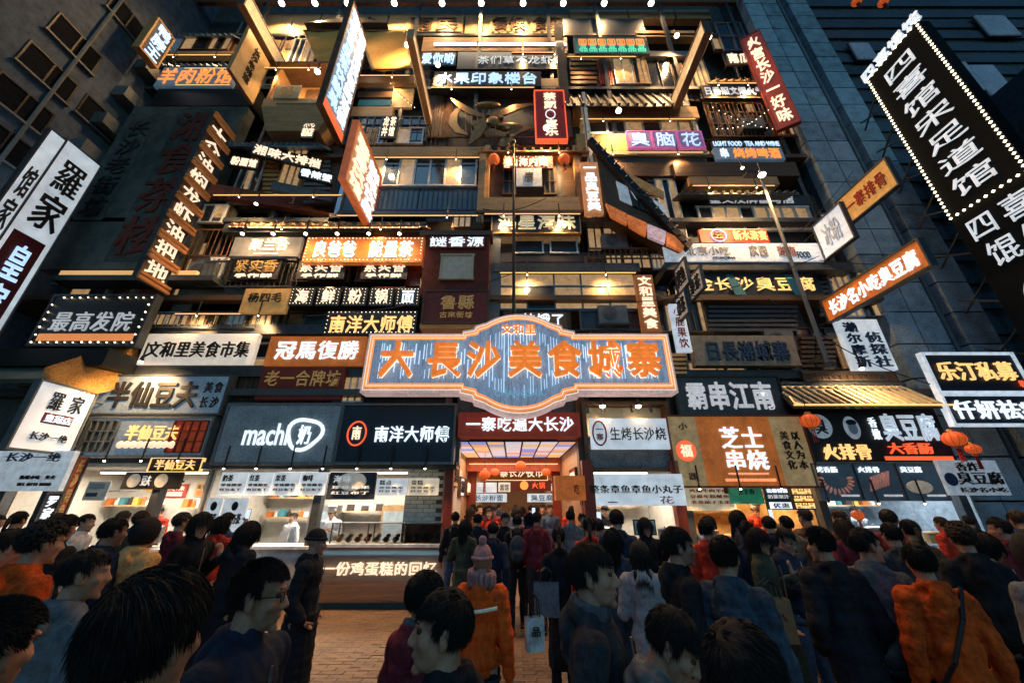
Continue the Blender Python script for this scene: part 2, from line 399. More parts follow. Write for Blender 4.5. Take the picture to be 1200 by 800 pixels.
# window row with white frames and blue metal sheet below
window(432, 558, 185, 218, 9.6, 7, 1, whiteframe, lit=.35, fw=.07)
P('lintel', 420, 572, 172, 183, 9.45, .5, wood)
P('metal_sheet', 400, 490, 220, 247, 9.35, .1, M('blue_enamel_sheet', (.03, .07, .11), .3, var=.5)); P('metal_sheet', 491, 562, 220, 247, 9.35, .1, _M['blue_enamel_sheet'])
P('beam', 395, 565, 247, 251, 9.2, .4, char); P('side_post', 560, 568, 180, 260, 9.2, .3, wood)
P('side_post', 398, 403, 195, 250, 9.25, .1, steel)
# central pavilion
P('pavilion_wall', 568, 682, 190, 236, 9.75, .3, wood_d)
P('pavilion_lintel', 568, 682, 176, 182, 9.4, .6, wood); P('pavilion_post', 567, 573, 170, 258, 9.35, .25, wood); P('pavilion_post', 675, 682, 170, 258, 9.35, .25, wood)
roofband(560, 690, 163, 176, 9.2, .8, wood, .3)
window(590, 604, 199, 228, 9.6, 2, 2, wood_d); window(638, 650, 199, 228, 9.6, 2, 2, wood_d)
P('balcony_front', 567, 680, 231, 246, 9.2, .3, wood)
P('balcony_front', 560, 685, 246, 249, 9.12, .2, wood_d)
# tan storey with windows right of the mast
P('fascia', 672, 818, 125, 138, 9.7, .5, wood); window(690, 816, 141, 157, 9.9, 6, 1, whiteframe, lit=.5, fw=.08)
P('fascia', 676, 826, 157, 178, 9.55, .3, M('ochre_fascia', (.5, .3, .1), .7, var=.35)); P('fascia', 674, 828, 179, 181, 9.4, .5, cream)
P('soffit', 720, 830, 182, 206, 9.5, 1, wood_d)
roofband(655, 800, 62, 124, 9.3, 1.3, M('dark_sheet_roof', (.028, .03, .034), .5, var=.6), .34)
P('parapet', 660, 755, 22, 42, 9.9, .5, M('blue_black_parapet', (.02, .03, .045), .5)); P('beam', 752, 812, 60, 66, 9.7, .3, steel)
P('beam', 745, 815, 36, 43, 9.8, .3, wood); P('eaves_trim', 655, 665, 26, 160, 9.4, .2, wood_d)
# far right upper part
window(843, 873, 28, 60, 9.8, 2, 2, steel, lit=.2); roofband(835, 882, 77, 95, 9.5, .8, wood, .3)
window(832, 860, 120, 160, 9.8, 3, 3, wood_d, lit=.1); window(866, 900, 120, 160, 9.8, 3, 3, wood_d, lit=.15)
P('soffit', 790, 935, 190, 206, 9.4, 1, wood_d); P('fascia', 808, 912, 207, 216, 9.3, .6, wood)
roofband(795, 930, 216, 226, 9.1, .9, tile_m, .26)
P('pavilion_wall', 803, 960, 227, 284, 9.8, .2, M('blue_black_timber', (.02, .032, .042), .5))
window(820, 950, 243, 270, 9.6, 8, 1, whiteframe, lit=.55, fw=.07)
P('soffit', 780, 1000, 307, 316, 9.1, .9, char)
P('wall_panel', 800, 962, 318, 348, 9.4, .2, M('blue_black_timber', (.02, .032, .042), .5))
for k in range(7): P('louvre', 830, 935, 352+k*5.4, 355.4+k*5.4, 9.35, .12, char)
P('wall_panel', 826, 940, 350, 391, 9.5, .08, black)
window(938, 990, 385, 430, 9.4, 3, 3, black)
P('fascia', 940, 1050, 434, 447, 9.1, .4, wood_d)
# left part
P('wall_mural', 75+25, 250, 125, 315, 9.3, .4, M('mural_plaster', (.075, .09, .09), .85, var=.6, bump=.4, scale=2.2))
P('gold_rail', 70, 230, 317, 322, 9.0, .1, EM('gold_strip_light', (1, .55, .2), .55))
P('canopy', 60, 250, 322, 328, 8.9, .5, char)
for k in range(28): P('louvre', 60+ (27-k)*3.6, 88+(27-k)*3.6, 152+k*6.6, 155+k*6.6, 9.5, .1, M('pale_louvre', (.14, .19, .24), .5))
P('soffit', 180, 300, 104, 124, 9.4, .9, black); roofband(180, 278, 30, 42, 9.5, .7, M('blue_tile_roof', (.06, .11, .17), .4, var=.5), .26)
P('wall_panel', 190, 275, 43, 62, 9.8, .2, wood_d); P('fascia', 190, 275, 60, 63, 9.6, .3, wood)
roofband(182, 278, 66, 77, 9.5, .7, _M['blue_tile_roof'], .26)
P('balcony_front', 385, 500, 250, 262, 9.3, .3, plaster)
P('beam', 420, 486, 88, 97, 9.5, .5, wood); P('wall_panel', 420, 462, 98, 114, 9.8, .2, wood_d); P('sill', 420, 458, 117, 124, 9.6, .2, teal_m)
P('wall_panel', 412, 460, 125, 136, 9.6, .3, wood); P('string_light_panel', 460, 484, 97, 126, 9.7, .1, tan_b)
window(410, 446, 138, 166, 9.6, 4, 3, char, lit=.1); window(470, 500, 138, 166, 9.6, 3, 3, char, lit=.1)
P('wall_panel', 500, 700, 100, 176, 10.1, .1, facade_m)
P('fascia', 495, 665, 44, 60, 9.8, .3, wood)
P('fascia', 628, 664, 92, 101, 9.7, .3, wood)
# tan letter band along the top and the bars the lamps hang from
for xa, xb in ((296, 372), (374, 452), (454, 543), (545, 638), (640, 668)):
    P('letter_band', xa, xb, 17, 43, 10.1, .3, M('pale_timber_panel', (.4, .27, .14), .6, st=(1, 5, 6), var=.4))
for xa, xb in ((668, 735), (737, 790), (792, 832)): P('letter_band', xa, xb, 12, 22, 10.1, .3, _M['pale_timber_panel'])
P('truss', 120, 880, -14, -10, 9.2, .2, char); P('truss', 100, 900, 0, 3, 9.7, .15, rust)
window(300, 345, 44, 75, 9.8, 3, 2, char, lit=.2)
# slanted blue tile canopy
roofband(265, 380, 143, 170, 9.0, 1.4, _M['blue_tile_roof'], .2)
P('wall_panel', 240, 400, 170, 245, 9.75, .2, black)
# random dark windows that fill the recesses
for xa, xb, ya, yb in ((205, 245, 270, 300), (212, 245, 306, 334), (700, 740, 250, 290), (745, 780, 300, 316), (900, 930, 30, 60)):
    window(xa, xb, ya, yb, 10.3, 2, 2, char, lit=.15)
for x in (-12.9, -9.9, -5.6, -.9, 2.4, 6.2, 9.9):
    MB().tube((x, .55, 4.6), (x, .55, 23), .05, n=8).build('downpipe', greypaint, bld)

# clutter on the floors between the signs: conduits, small boxes, plank patches, dim back windows, rails
rq = random.Random(21)
for fl, (z, y0) in enumerate(((4.6, 10.3), (7.45, 10.3), (10.4, 10.4), (13.5, 10.45), (17.6, 10.5))):
    x = -14.6
    while x < 10:
        w_ = rq.uniform(.9, 1.9); h_ = rq.uniform(1.1, 1.9); zb_ = z+rq.uniform(.15, .7); k = rq.random()
        if k < .62:
            f = MB(); yy = .93
            for a, b_ in ((0, .06), (w_-.06, w_), (w_/2-.025, w_/2+.025)): f.box(x+a, x+b_, yy-.05, yy+.05, zb_, zb_+h_)
            for a in (0, h_-.06, h_*.62): f.box(x, x+w_, yy-.045, yy+.045, zb_+a, zb_+a+.06)
            wn = f.build('window', rq.choice((greypaint, wood_d, char, whiteframe)), bld); mm = pane_w if rq.random() < .4 else pane_d
            B('pane', x+.061, x+w_/2-.026, yy-.01, yy+.02, zb_+.061, zb_+h_*.62-.001, mm, wn); B('pane', x+w_/2+.026, x+w_-.061, yy-.01, yy+.02, zb_+.061, zb_+h_*.62-.001, mm if rq.random() < .6 else pane_d, wn); B('pane', x+.061, x+w_-.061, yy, yy+.02, zb_+h_*.62+.061, zb_+h_-.061, pane_d, wn)
        else: B('wall_panel', x, x+w_, .9, .99, zb_, zb_+h_, rq.choice((plaster, plaster_b, wood_d, rust, wood_r)), bld)
        if rq.random() < .5: MB().tube((x+w_+.1, .8, z), (x+w_+.1, .8, z+2.5), rq.uniform(.025, .06), n=6).build('downpipe', rq.choice((greypaint, rust, char)), bld)
        x += w_+rq.uniform(.15, .5)
    for k in range(3):
        xa = rq.uniform(-14, 4); MB().tube((xa, .7, z+rq.uniform(1.9, 2.5)), (xa+rq.uniform(2, 6), .7, z+rq.uniform(1.9, 2.5)), .03, n=6).build('conduit', rq.choice((greypaint, rust)), bld)
for xl, xr, ya, yb, Y in ((430, 565, 219, 246, 9.28), (690, 815, 290, 303, 9.3), (205, 270, 268, 300, 9.3), (500, 690, 160, 172, 9.6), (830, 935, 120, 160, 9.6), (150, 300, 366, 384, 9.2), (942, 1040, 436, 446, 9.0)):
    railing(xl, xr, ya, yb, Y, rust if Y > 9.29 else char)
rf_ = random.Random(33)
def fill(xa, xb, ya, yb, Y):
    x = xa
    while x < xb-8:
        w_ = min(rf_.uniform(16, 34), xb-x); k = rf_.random(); a, b_ = x+1, x+w_-1
        if k < .6: window(a, b_, ya+1, yb-1, Y, rf_.choice((2, 3)), 1, rf_.choice((whiteframe, wood, wood_d, greypaint)), lit=.65, fw=.04)
        elif k < .8:
            n = rf_.choice((4, 5, 6)); mm = rf_.choice((wood_d, wood_d, wood_r, plaster_b, rust, wood))
            for q in range(n): P('plank', a+(b_-a)*q/n+.4, a+(b_-a)*(q+1)/n-.4, ya+rf_.uniform(0, 2), yb-rf_.uniform(0, 1), Y+rf_.uniform(-.02, .02), .05, mm)
        elif k < .94:
            n = max(3, int((yb-ya)/5)); mm = rf_.choice((greypaint, wood, wood_d))
            for q in range(n): P('louvre', a, b_, ya+(yb-ya)*q/n, ya+(yb-ya)*(q+.6)/n, Y, .07, mm)
        else: P('lit_panel', a, b_, ya+1, yb-1, Y, .1, rf_.choice((tan_b, orange_b, blue_b)))
        x += w_
    P('wall_panel', xa, xb, ya-1, yb+1, Y+.12, .08, wood_d)
for a in ((400, 500, 150, 170, 9.55), (500, 700, 64, 66, 9.9), (700, 800, 188, 206, 9.6), (830, 935, 226, 230, 9.6), (205, 268, 240, 262, 9.3), (205, 262, 302, 334, 9.35), (578, 680, 284, 306, 9.6), (684, 780, 298, 316, 9.45), (748, 812, 352, 390, 9.5), (150, 330, 366, 389, 9.38), (395, 500, 386, 391, 9.3), (250, 310, 430, 470, 9.2), (402, 428, 430, 472, 9.2),
          (668, 760, 68, 100, 9.85), (760, 832, 70, 118, 9.9), (500, 530, 104, 160, 9.9), (834, 900, 44, 60, 9.9), (905, 935, 120, 160, 9.7), (940, 965, 230, 282, 9.7), (300, 380, 46, 76, 9.75), (190, 272, 44, 60, 9.7), (280, 395, 172, 240, 9.6), (804, 832, 352, 390, 9.3), (530, 565, 252, 268, 9.2), (685, 800, 210, 296, 9.65), (786, 806, 414, 440, 9.1), (938, 1000, 394, 432, 9.25), (960, 1045, 318, 372, 9.5), (965, 1040, 250, 284, 9.6), (905, 960, 62, 100, 9.9)):
    fill(*a)
# ------------------------------------------------------------------ neighbouring buildings
lb = thing('left_building', 'blue grey rendered building side wall with dark windows on the left', 'building', (-15, 0, 0))
B('wall', -1.5, 0, -8, 11.9, 4.5, 29, M('blue_speckled_render', (.06, .085, .125), .9, var=.85, bump=.6, scale=30), lb)
B('shop_wall', -1.5, 0, -8, 11.9, 0, 4.49, plaster, lb)
def side_window(xa, ya, w=1.4, h=.95):
    p = atX(xa, ya, -15)
    f = MB(); f.box(.0, .05, -w/2, w/2, h/2-.05, h/2); f.box(0, .05, -w/2, w/2, -h/2, -h/2+.05)
    for yy in (-w/2, -.025, w/2-.05): f.box(0, .05, yy, yy+.05, -h/2+.051, h/2-.051)
    o = f.build('window', black, lb, (0, p.y, p.z))
    for s in (-1, 1): B('pane', .005, .02, min(s*.03, s*(w/2-.06)), max(s*.03, s*(w/2-.06)), -h/2+.055, h/2-.055, M('unlit_side_window', (.012, .014, .018), .95, spec=0., bump=0), o)
    B('sill', 0, .14, -w/2-.05, w/2+.05, -h/2-.07, -h/2-.003, greypaint, o)
for p in ((88, 52), (56, 86), (24, 122), (118, 142), (2, 168), (150, 25)): side_window(*p)
for k in range(9): MB().tube((.1, -2+k*1.35+.3, 5), (.1, -2+k*1.35+.3, 26), .035+.02*(k % 2), n=6).build('downpipe', greypaint if k % 2 else rust, lb) if k in (2, 5, 7) else None
for k in range(5):
    p_ = atX(30+k*28, 150-k*30, -15); cs = B('condenser_box', .02, .5, p_.y+.9, p_.y+1.6, p_.z-1.0, p_.z-.5, greypaint, lb)
B('cornice', 0, .5, -2, 4.6, 14.6, 15.0, M('mossy_stone', (.2, .19, .15), .9, var=.7, bump=.6, scale=14), lb)
rb = thing('right_building', 'building clad in blue grey granite panels beside the food hall', 'building', (10.7, 9.4, 0))
B('core', 0, 26, .4, 2, 0, 27, facade_m, rb)
for k in range(27):
    z0 = k*1.0
    B('granite_panel', .0, .745, 0, .38, z0+.022, z0+.978, granite, rb); B('granite_panel', .785, 1.5, .003, .38, z0+.022, z0+.978, granite, rb)
    B('granite_panel', 2.0, 2.9, .0, .38, z0+.022, z0+.978, granite, rb)
    if k % 2 == 0: B('granite_panel', 1.51, 1.99, .3, .39, z0+.012, z0+1.988, granite2, rb)
MB().tube((1.78, .16, 0), (1.78, .16, 26), .06, n=10).build('downpipe', greypaint, rb)
for k in range(30): B('cladding_strip', 2.95, 14, .3+(k % 3)*.02, .39, .5+k*.85, .5+k*.85+.55, M('dark_blue_cladding', (.035, .052, .07), .5, var=.7), rb)
rw = thing('side_building', 'dark side building on the right carrying the large noodle sign', 'building', (14.2, 4, 0))
B('wall', 0, 1, -8, 5.3, 0, 13, M('dark_blue_cladding', (.035, .052, .07), .5), rw)
for k, (xa, xb, ya, yb) in enumerate(((1120, 1142, 74, 106), (1147, 1176, 78, 112), (1095, 1112, 60, 84), (1150, 1185, 20, 42), (1000, 1022, 52, 70))):
    x0, x1, z0, z1 = rect(xa, xb, ya, yb, 9.6); w = B('window', x0-10.7, x1-10.7, .14, .2, z0, z1, M('blue_lit_window', (.1, .16, .22), .3, em=.07, ecol=(.4, .7, 1)), rb); B('frame', x0-10.76, x1-10.64, .19, .24, z0-.06, z1+.06, char, w)  # blue reflections in the panes, put into the material as a faint glow
# emissive strips added under the ledges to give them an amber glow
STRIPS = []
def strip(px0, px1, py, Y, lab):
    a = at(px0, py, Y); b_ = at(px1, py, Y); t = thing('strip_light', lab, 'lamp', (a.x, Y, a.z), group='amber strip lights under the ledges'); w_ = b_.x-a.x
    B('diffuser', 0, w_, 0, .02, -.02, 0, strip_m, t); B('channel', -.01, w_+.01, .021, .06, -.04, .01, char, t)
    STRIPS.append((px0, px1, py, Y, lab))
for a in ((680, 815, 139, 9.62, 'under the tan fascia of the upper right storey'), (692, 824, 178, 9.42, 'along the foot of the ochre fascia'), (568, 680, 250, 9.08, 'under the brown pavilion balcony'), (575, 678, 176, 9.3, 'under the tiled eave of the brown pavilion'),
          (812, 908, 217, 9.2, 'under the timber soffit above the dark pavilion'), (425, 565, 184, 9.4, 'over the white framed windows left of centre'), (395, 560, 252, 9.15, 'under the blue metal sheets'), (290, 490, 266, 9.0, 'under the timber canopy above the tea sign'),
          (586, 745, 319, 9.15, 'over the blue framed window row'), (385, 480, 88, 9.45, 'on the tan beam under the canvas awnings'), (505, 626, 102, 9.45, 'under the six blue characters'),
          (665, 745, 66, 9.55, 'under the teal dotted sign'), (310, 376, 79, 8.85, 'under the roof of the balcony hut'), (186, 270, 64, 9.55, 'under the first blue tiled roof at the upper left'), (600, 664, 61, 9.6, 'behind the fluorescent tube'),
          (830, 890, 97, 9.4, 'under the small tan roof at the upper right'), (250, 400, 228, 8.75, 'under the slanted red timber strip'), (205, 330, 367, 9.1, 'above the warm white market sign')):
    strip(*a[:4], 'amber glow strip added '+a[4])
# ------------------------------------------------------------------ front signs, low tiers
g = 'signs on the food hall front'
FS('shop_sign', 'warm white lit sign reading 文和里美食市集 in black, above the blue grey tofu sign', 167, 299, 391, 427, 9.05, whitew_b, [('文和里美食市集', .04, .96, .27, .78, T_ink, 'h', .02)], group=g)
FS('shop_sign', 'orange sign with white characters 馬復勝 left of the big gate sign', 313, 427, 394, 428, 9.0, orange_b, [('冠馬復勝', .09, .95, .17, .8, T_white, 'h', .03)], group=g)
FS('shop_sign', 'dark brown sign with dull gold characters under the orange horse sign', 303, 402, 430, 468, 8.98, maroon_b, [('老一合牌坊', .06, .97, .12, .6, T_dim), ('#bar', .05, .95, .78, .82, char)], group=g)
FS('shop_sign', 'upper blue grey 半仙豆夫 sign with bold black characters', 113, 263, 441, 484, 8.9, blue_b, [('半仙豆夫', .1, .8, .16, .86, T_ink, 'h', .05), ('美', .83, .9, .16, .46, T_ink), ('食', .91, .98, .16, .46, T_ink), ('长', .83, .9, .56, .86, T_ink), ('沙', .91, .98, .56, .86, T_ink)], T=.25, frame=char, group=g)
s = FS('shop_sign', 'lower 半仙豆夫 sign with gold characters and a row of round lamps between lattice windows', 99, 243, 490, 533, 8.85, blue_b, [('半仙豆夫', .33, .76, .2, .6, T_gold, 'h', .04)], T=.2, frame=greypaint, group=g)
w_ = s.children[0].dimensions if False else None
x0, x1, z0, z1 = rect(99, 243, 490, 533, 8.85); W_, H_ = x1-x0, z1-z0
for side, mt, pn in ((-1, greypaint, pane_d), (1, wood_r, _M['red_board'])):
    f = MB(); xa, xb = (-W_/2+.05, -W_/2+.72) if side < 0 else (W_/2-.85, W_/2-.05)
    for k in range(5): f.box(xa+(xb-xa)*k/4-.015, xa+(xb-xa)*k/4+.015, -.05, -.005, .06, H_-.06)
    for k in range(4): f.box(xa, xb, -.045, -.006, .06+(H_-.12)*k/3-.014, .06+(H_-.12)*k/3+.014)
    o = f.build('lattice_window', mt, s); B('pane', xa, xb, -.004, -.001, .06, H_-.06, M('red_lit_pane', (.3, .04, .02), .5, em=.12, ecol=(1, .15, .05)) if side > 0 else pn, o)
for k in range(9):
    m = MB(); m.ball((0, 0, 0), (.085, .05, .085), 10, 6); m.build('round_lamp', EM('peach_globe', (1, .72, .5), .8), s, (-W_/2+W_*(.33+k*.052), -.04, H_*.27), smooth=True)
s = FS('shop_sign', 'slate grey sign with glowing white machi lettering and a rounded emblem', 260, 396, 475, 541, 8.8, machi_b, [('machi', .2, .58, .33, .72, T_white, 'h', .03), ('奶', .66, .78, .36, .7, T_white, 'h', .03)], T=.25, frame=greypaint, fw=.06, group=g)
x0, x1, z0, z1 = rect(260, 396, 475, 541, 8.8); W_, H_ = x1-x0, z1-z0
m = MB(); pts = []
for i in range(29):
    t = 2*PI*i/28; r_ = .36+.035*math.sin(3*t+.6)
    pts.append((-W_/2+W_*.72+r_*1.1*math.cos(t), -.05, H_*.48+r_*.95*math.sin(t)))
m.path(pts, .045, 6); m.build('neon_ring', T_white, s)
FS('shop_sign', 'navy sign with white 南洋大师傅 and a small round red emblem beside the entrance', 397, 531, 475, 541, 8.78, navy, [('南洋大师傅', .31, .97, .38, .66, T_white, 'h', .035), ('南', .115, .2, .38, .62, T_warm, 'h', .02), ('#ring', .08, .24, .3, .72, T_red)], T=.25, frame=greypaint, fw=.05, group=g)
FS('shop_sign', 'small outlined bulb sign reading 南洋大师傅 just above the orange horse sign', 381, 488, 364, 392, 9.0, black, [('南洋大师傅', .05, .97, .22, .92, T_gold, 'h', .02)], bl=(.11, bulb_m, .016), T=.15, group=g)
FS('shop_sign', 'small amber sign with dark characters 杨四毛', 284, 337, 338, 366, 9.0, M('amber_dim_board', (.42, .24, .08), .5, em=.16, ecol=(1, .55, .18)), [('杨四毛', .12, .88, .2, .6, T_ink)], group=g)
for k, ch in enumerate('海鲜粉锅面'):
    FS('character_box', 'black bulb edged character box, %s from the left in its row of five' % ('first', 'second', 'third', 'fourth', 'last')[k], 340+k*31, 368+k*31, 337, 358, 9.0, black, [(ch, .22, .8, .14, .86, T_warm if k < 4 else T_white, 'h', .02)], bl=(.1, bulb_m, .013), T=.15, group='row of bulb edged character boxes')
s = FS('shop_sign', 'grey blue sign with warm white characters 聚兰合 left of the orange tea sign', 272, 352, 278, 300, 8.95, M('dim_grey_board', (.13, .14, .15), .6, em=.03, ecol=(.7, .8, 1)), [('聚兰合', .26, .84, .12, .72, T_warm, 'h', .02), ('#bar', .35, .7, .84, .9, T_warm)], group=g)
FS('shop_sign', 'orange bulb edged sign reading 良爸爸能量茶 with white characters', 357, 496, 278, 307, 8.9, orange_b, [('良爸爸', .07, .44, .17, .83, T_white, 'h', .03), ('能量茶', .54, .92, .17, .83, T_white, 'h', .03)], bl=(.11, bulb_m, .018), T=.18, group=g)
for k, (xa, xb) in enumerate(((272, 328), (349, 405), (424, 478))):
    FS('lattice_neon', '%s dark lattice window sign with three round neon characters under the orange tea sign' % ('left', 'middle', 'right')[k], xa, xb, 303, 327, 9.1, black, [('紧实香', .04, .96, .08, .68, T_warm if k else T_dim, 'h', .01), ('手作鲜', .1, .9, .76, .95, T_warm)], T=.06, group='lattice neon windows under the tea sign')
FS('tower_sign', 'white characters 謎香源 across the dark red tower', 503, 568, 277, 290, 8.78, maroon_b, [('謎香源', .0, 1, .1, .95, T_white, 'h', .015)], T=.05, group=g)
FS('tower_sign', 'dark brown board with faded gold characters 魯縣 at the foot of the red tower', 497, 571, 342, 377, 8.75, maroon_b, [('魯縣', .25, .8, .12, .6, T_dim, 'h', .02), ('古來街坊', .25, .78, .68, .88, T_dim)], T=.1, frame=wood_d, group=g)
FS('shop_sign', 'white characters 快饿了 on dark wood right above the gate sign', 612, 664, 366, 384, 9.1, wood_d, [('快饿了', .0, .96, .1, .92, T_white, 'h', .02)], T=.05, group=g)
FS('shop_sign', 'dark sign with cream characters 鸿星海味 behind the thin black mast', 577, 679, 248, 273, 9.2, black, [('鸿星海味', .06, .96, .16, .86, M('cream_lettering', (.7, .6, .4), .5, em=.3, ecol=(1, .8, .5)), 'h', .03)], T=.15, frame=wood, fw=.03, group=g)
FS('shop_sign', 'small bulb edged sign reading 山海内阁 on the brown pavilion between two lanterns', 590, 648, 183, 197, 9.3, wood_r, [('山海内阁', .1, .9, .2, .85, T_warm, 'h', .02)], bl=(.13, bulb_m, .02), T=.1, group=g)
FS('poster', 'white poster with a dark antler emblem hung on the brown pavilion', 605, 635, 197, 218, 9.25, M('white_poster', (.6, .62, .65), .7, em=.1, ecol=(.8, .9, 1)), [('鹿', .3, .7, .25, .8, T_ink, 'h', .0)], T=.03, cat='poster')
FS('neon_sign', 'red framed neon box with white vertical characters and a smiley circle', 628, 662, 107, 163, 9.3, M('dark_red_neon_board', (.2, .02, .02), .4, em=.07, ecol=(1, .1, .05)), [('茶颜', .3, .72, .04, .4, T_warm, 'v', .03), ('#ring', .34, .66, .42, .6, T_white), ('喜乐', .3, .72, .62, .95, T_warm, 'v', .03)], T=.2, frame=T_red, fw=.04, group=g)
for k, ch in enumerate('臭脑花'): FS('neon_sign', 'pale neon character box with a violet edge on the ochre fascia, %s of three' % ('left', 'middle', 'right')[k], 736+k*30, 763+k*30, 155, 173, 9.35, M('violet_board', (.2, .12, .25), .4, em=.14, ecol=(.7, .5, 1)), [(ch, .06, .94, .06, .94, T_cool, 'h', 0)], T=.08, frame=M('violet_edge', (.4, .08, .3), .5, em=.3, ecol=(.9, .2, .6)), fw=.04, group='violet neon boxes')
FS('neon_sign', 'small blue neon characters 爱你哟 near the top of the front', 493, 534, 62, 77, 9.6, navy, [('爱你哟', .02, .98, .08, .92, T_cool, 'h', .03)], T=.06, group=g)
FS('shop_sign', 'long dark sign with thin pale characters 茶们草不龙虾馆 under the fluorescent tube', 536, 664, 61, 81, 9.65, black, [('茶们草不龙虾馆', .18, .99, .3, .75, T_grey)], T=.15, group=g)
FS('neon_sign', 'dark sign with six spaced blue characters 水果印象楼台 above the bronze sculpture', 508, 634, 84, 101, 9.5, black, [('水果印象楼台', .03, .97, .12, .88, T_cool, 'h', .02)], T=.12, group=g)
FS('canopy_sign', 'teal lit sign with rows of tiny coloured dots under the dark parapet', 674, 758, 45, 63, 9.6, M('teal_board', (.03, .13, .13), .5, em=.1, ecol=(.2, .9, .8)), [('回回回回回回回', .04, .98, .1, .5, T_orange), ('品品品品品品品', .04, .98, .52, .92, T_green)], T=.1, frame=greypaint, group=g)
for k, (txt, xa, xb, mt) in enumerate((('雨民', 476, 542, wood_d), ('餐候', 574, 618, wood_d), ('食案', 622, 662, wood_d), ('长沙', 382, 446, wood_d))):
    FS('fascia_letters', ('first', 'second', 'third', 'fourth')[k]+' pair of dark wooden characters %s on the pale timber band along the top' % txt, xa, xb, 20, 37, 10.02, _M['pale_timber_panel'], [(txt, .05, .95, .05, .95, mt, 'h', .03)], T=.04, group='wooden characters on the top band')
FS('fascia_letters', 'small dark latin lettering SNACK TASTE at the bottom of the pale top band', 574, 662, 37.5, 41.5, 10.02, _M['pale_timber_panel'], [('S N A C K   T A S T E', .02, .98, .1, .9, wood_d)], T=.03)
FS('shop_sign', 'row of four amber lit characters at the upper left under the blue tile roof', 186, 275, 79, 101, 9.3, blue_b, [('羊肉粉馆', .0, 1, .1, .9, T_orange, 'h', .01), ('#bar', .28, .99, .04, .07, T_gold), ('#bar', .28, .99, .93, .96, T_gold)], T=.15, group=g)
FS('shop_sign', 'small pale sign with two lines of characters beside the balcony hut', 447, 465, 136, 162, 9.35, black, [('龙井', .1, .45, .05, .95, T_warm, 'v', .02), ('茶馆', .55, .9, .05, .95, T_warm, 'v', .02)], T=.08, group=g)
FS('shop_sign', 'tiny white vertical characters on black under the balcony hut', 355, 370, 139, 162, 9.0, black, [('米粉', .06, .5, .05, .95, T_warm, 'v', .02), ('老店', .5, .94, .05, .95, T_warm, 'v', .02)], T=.08, group=g)
FS('shop_sign', 'small dark sign with white characters above the tan roof on the right', 849, 882, 62, 76, 9.5, black, [('南瓜', .1, .9, .1, .9, T_warm, 'h', .02)], T=.08, group=g)
FS('shop_sign', 'row of small pale characters on a dark band beside the red vertical sign', 823, 896, 100, 115, 9.5, black, [('日番照文烟火气', .02, .98, .2, .8, T_grey, 'h', .02), ('#bar', 0, 1, .93, 1, T_dim)], T=.1, group=g)
FS('shop_sign', 'thin white latin lettering LIGHT FOOD TEA AND WINE over a dark terrace', 834, 914, 165, 173, 9.45, black, [('LIGHT FOOD  TEA AND WINE', .02, .98, .2, .85, T_cool, 'h', .01)], T=.08, group=g)
FS('shop_sign', 'lit strip with orange characters under the LIGHT FOOD lettering', 838, 918, 173, 187, 9.4, blue_b, [('烧烤啤酒', .26, .95, .1, .9, T_orange, 'h', .02), ('串', .06, .2, .1, .9, T_white)], T=.12, group=g)
FS('shop_sign', 'faint row of small characters along the top of the dark pavilion with white windows', 820, 948, 229, 240, 9.6, _M['blue_black_timber'], [('星文及牌匾与店', .08, .86, .1, .9, T_grey)], T=.04, group=g)
FS('shop_sign', 'red board with gold characters 新水浒宴 and an oval emblem below white windows', 820, 900, 269, 284, 9.3, red_b, [('新水浒宴', .48, .98, .14, .86, T_gold, 'h', .02), ('#ring', .16, .38, .05, .95, T_purple), ('云', .2, .34, .2, .8, T_dim)], T=.1, group=g)
FS('banner', 'long white banner with faint sketches under the red board', 778, 962, 285, 306, 9.05, M('white_banner', (.55, .6, .66), .7, em=.3, ecol=(.75, .88, 1)), [('北京小吃', .14, .42, .2, .7, M('grey_sketch', (.3, .28, .28), .7)), ('CHANGSHA', .3, .44, .78, .9, T_navy), ('家园', .54, .66, .15, .75, _M['grey_sketch']), ('湖南', .72, .84, .2, .75, M('faint_red_sketch', (.4, .15, .12), .7)), ('FOOD', .84, .92, .5, .85, T_navy)], T=.05, cat='banner')
s = FS('shop_sign', 'dark blue front with five spaced gold characters 金长沙臭豆 and two blue cloth drapes', 812, 955, 318, 348, 9.25, _M['blue_black_timber'], [('金长沙臭豆腐', .0, 1.0, .25, .78, T_gold, 'h', .01)], T=.08, group=g)
x0, x1, z0, z1 = rect(812, 955, 318, 348, 9.25); W_, H_ = x1-x0, z1-z0
for u in (.31, .79):
    x = -W_/2+u*W_; m = MB(); m.add([(x-.1, -.03, H_*.85), (x+.12, -.03, H_*.85), (x+.32, -.1, .02), (x-.02, -.12, .0), (x-.1, -.01, H_*.85), (x+.12, -.01, H_*.85), (x+.32, -.06, .02), (x-.02, -.08, .0)], [(0, 3, 2, 1), (4, 5, 6, 7), (0, 4, 7, 3), (1, 2, 6, 5), (3, 7, 6, 2), (0, 1, 5, 4)]); m.build('drape', teal_m, s)
FS('shop_sign', 'weathered stone board with dark blue characters right of the gate sign', 813, 934, 393, 428, 9.0, worn_b, [('日長潮城寨', .1, .92, .2, .85, T_navy, 'h', .04)], T=.25, group=g)
FS('shop_sign', 'black sign with blocky white characters 霸串江南', 793, 916, 442, 486, 8.85, char, [('霸串江南', .08, .92, .14, .86, T_grey, 'h', .045)], T=.25, frame=black, group=g)
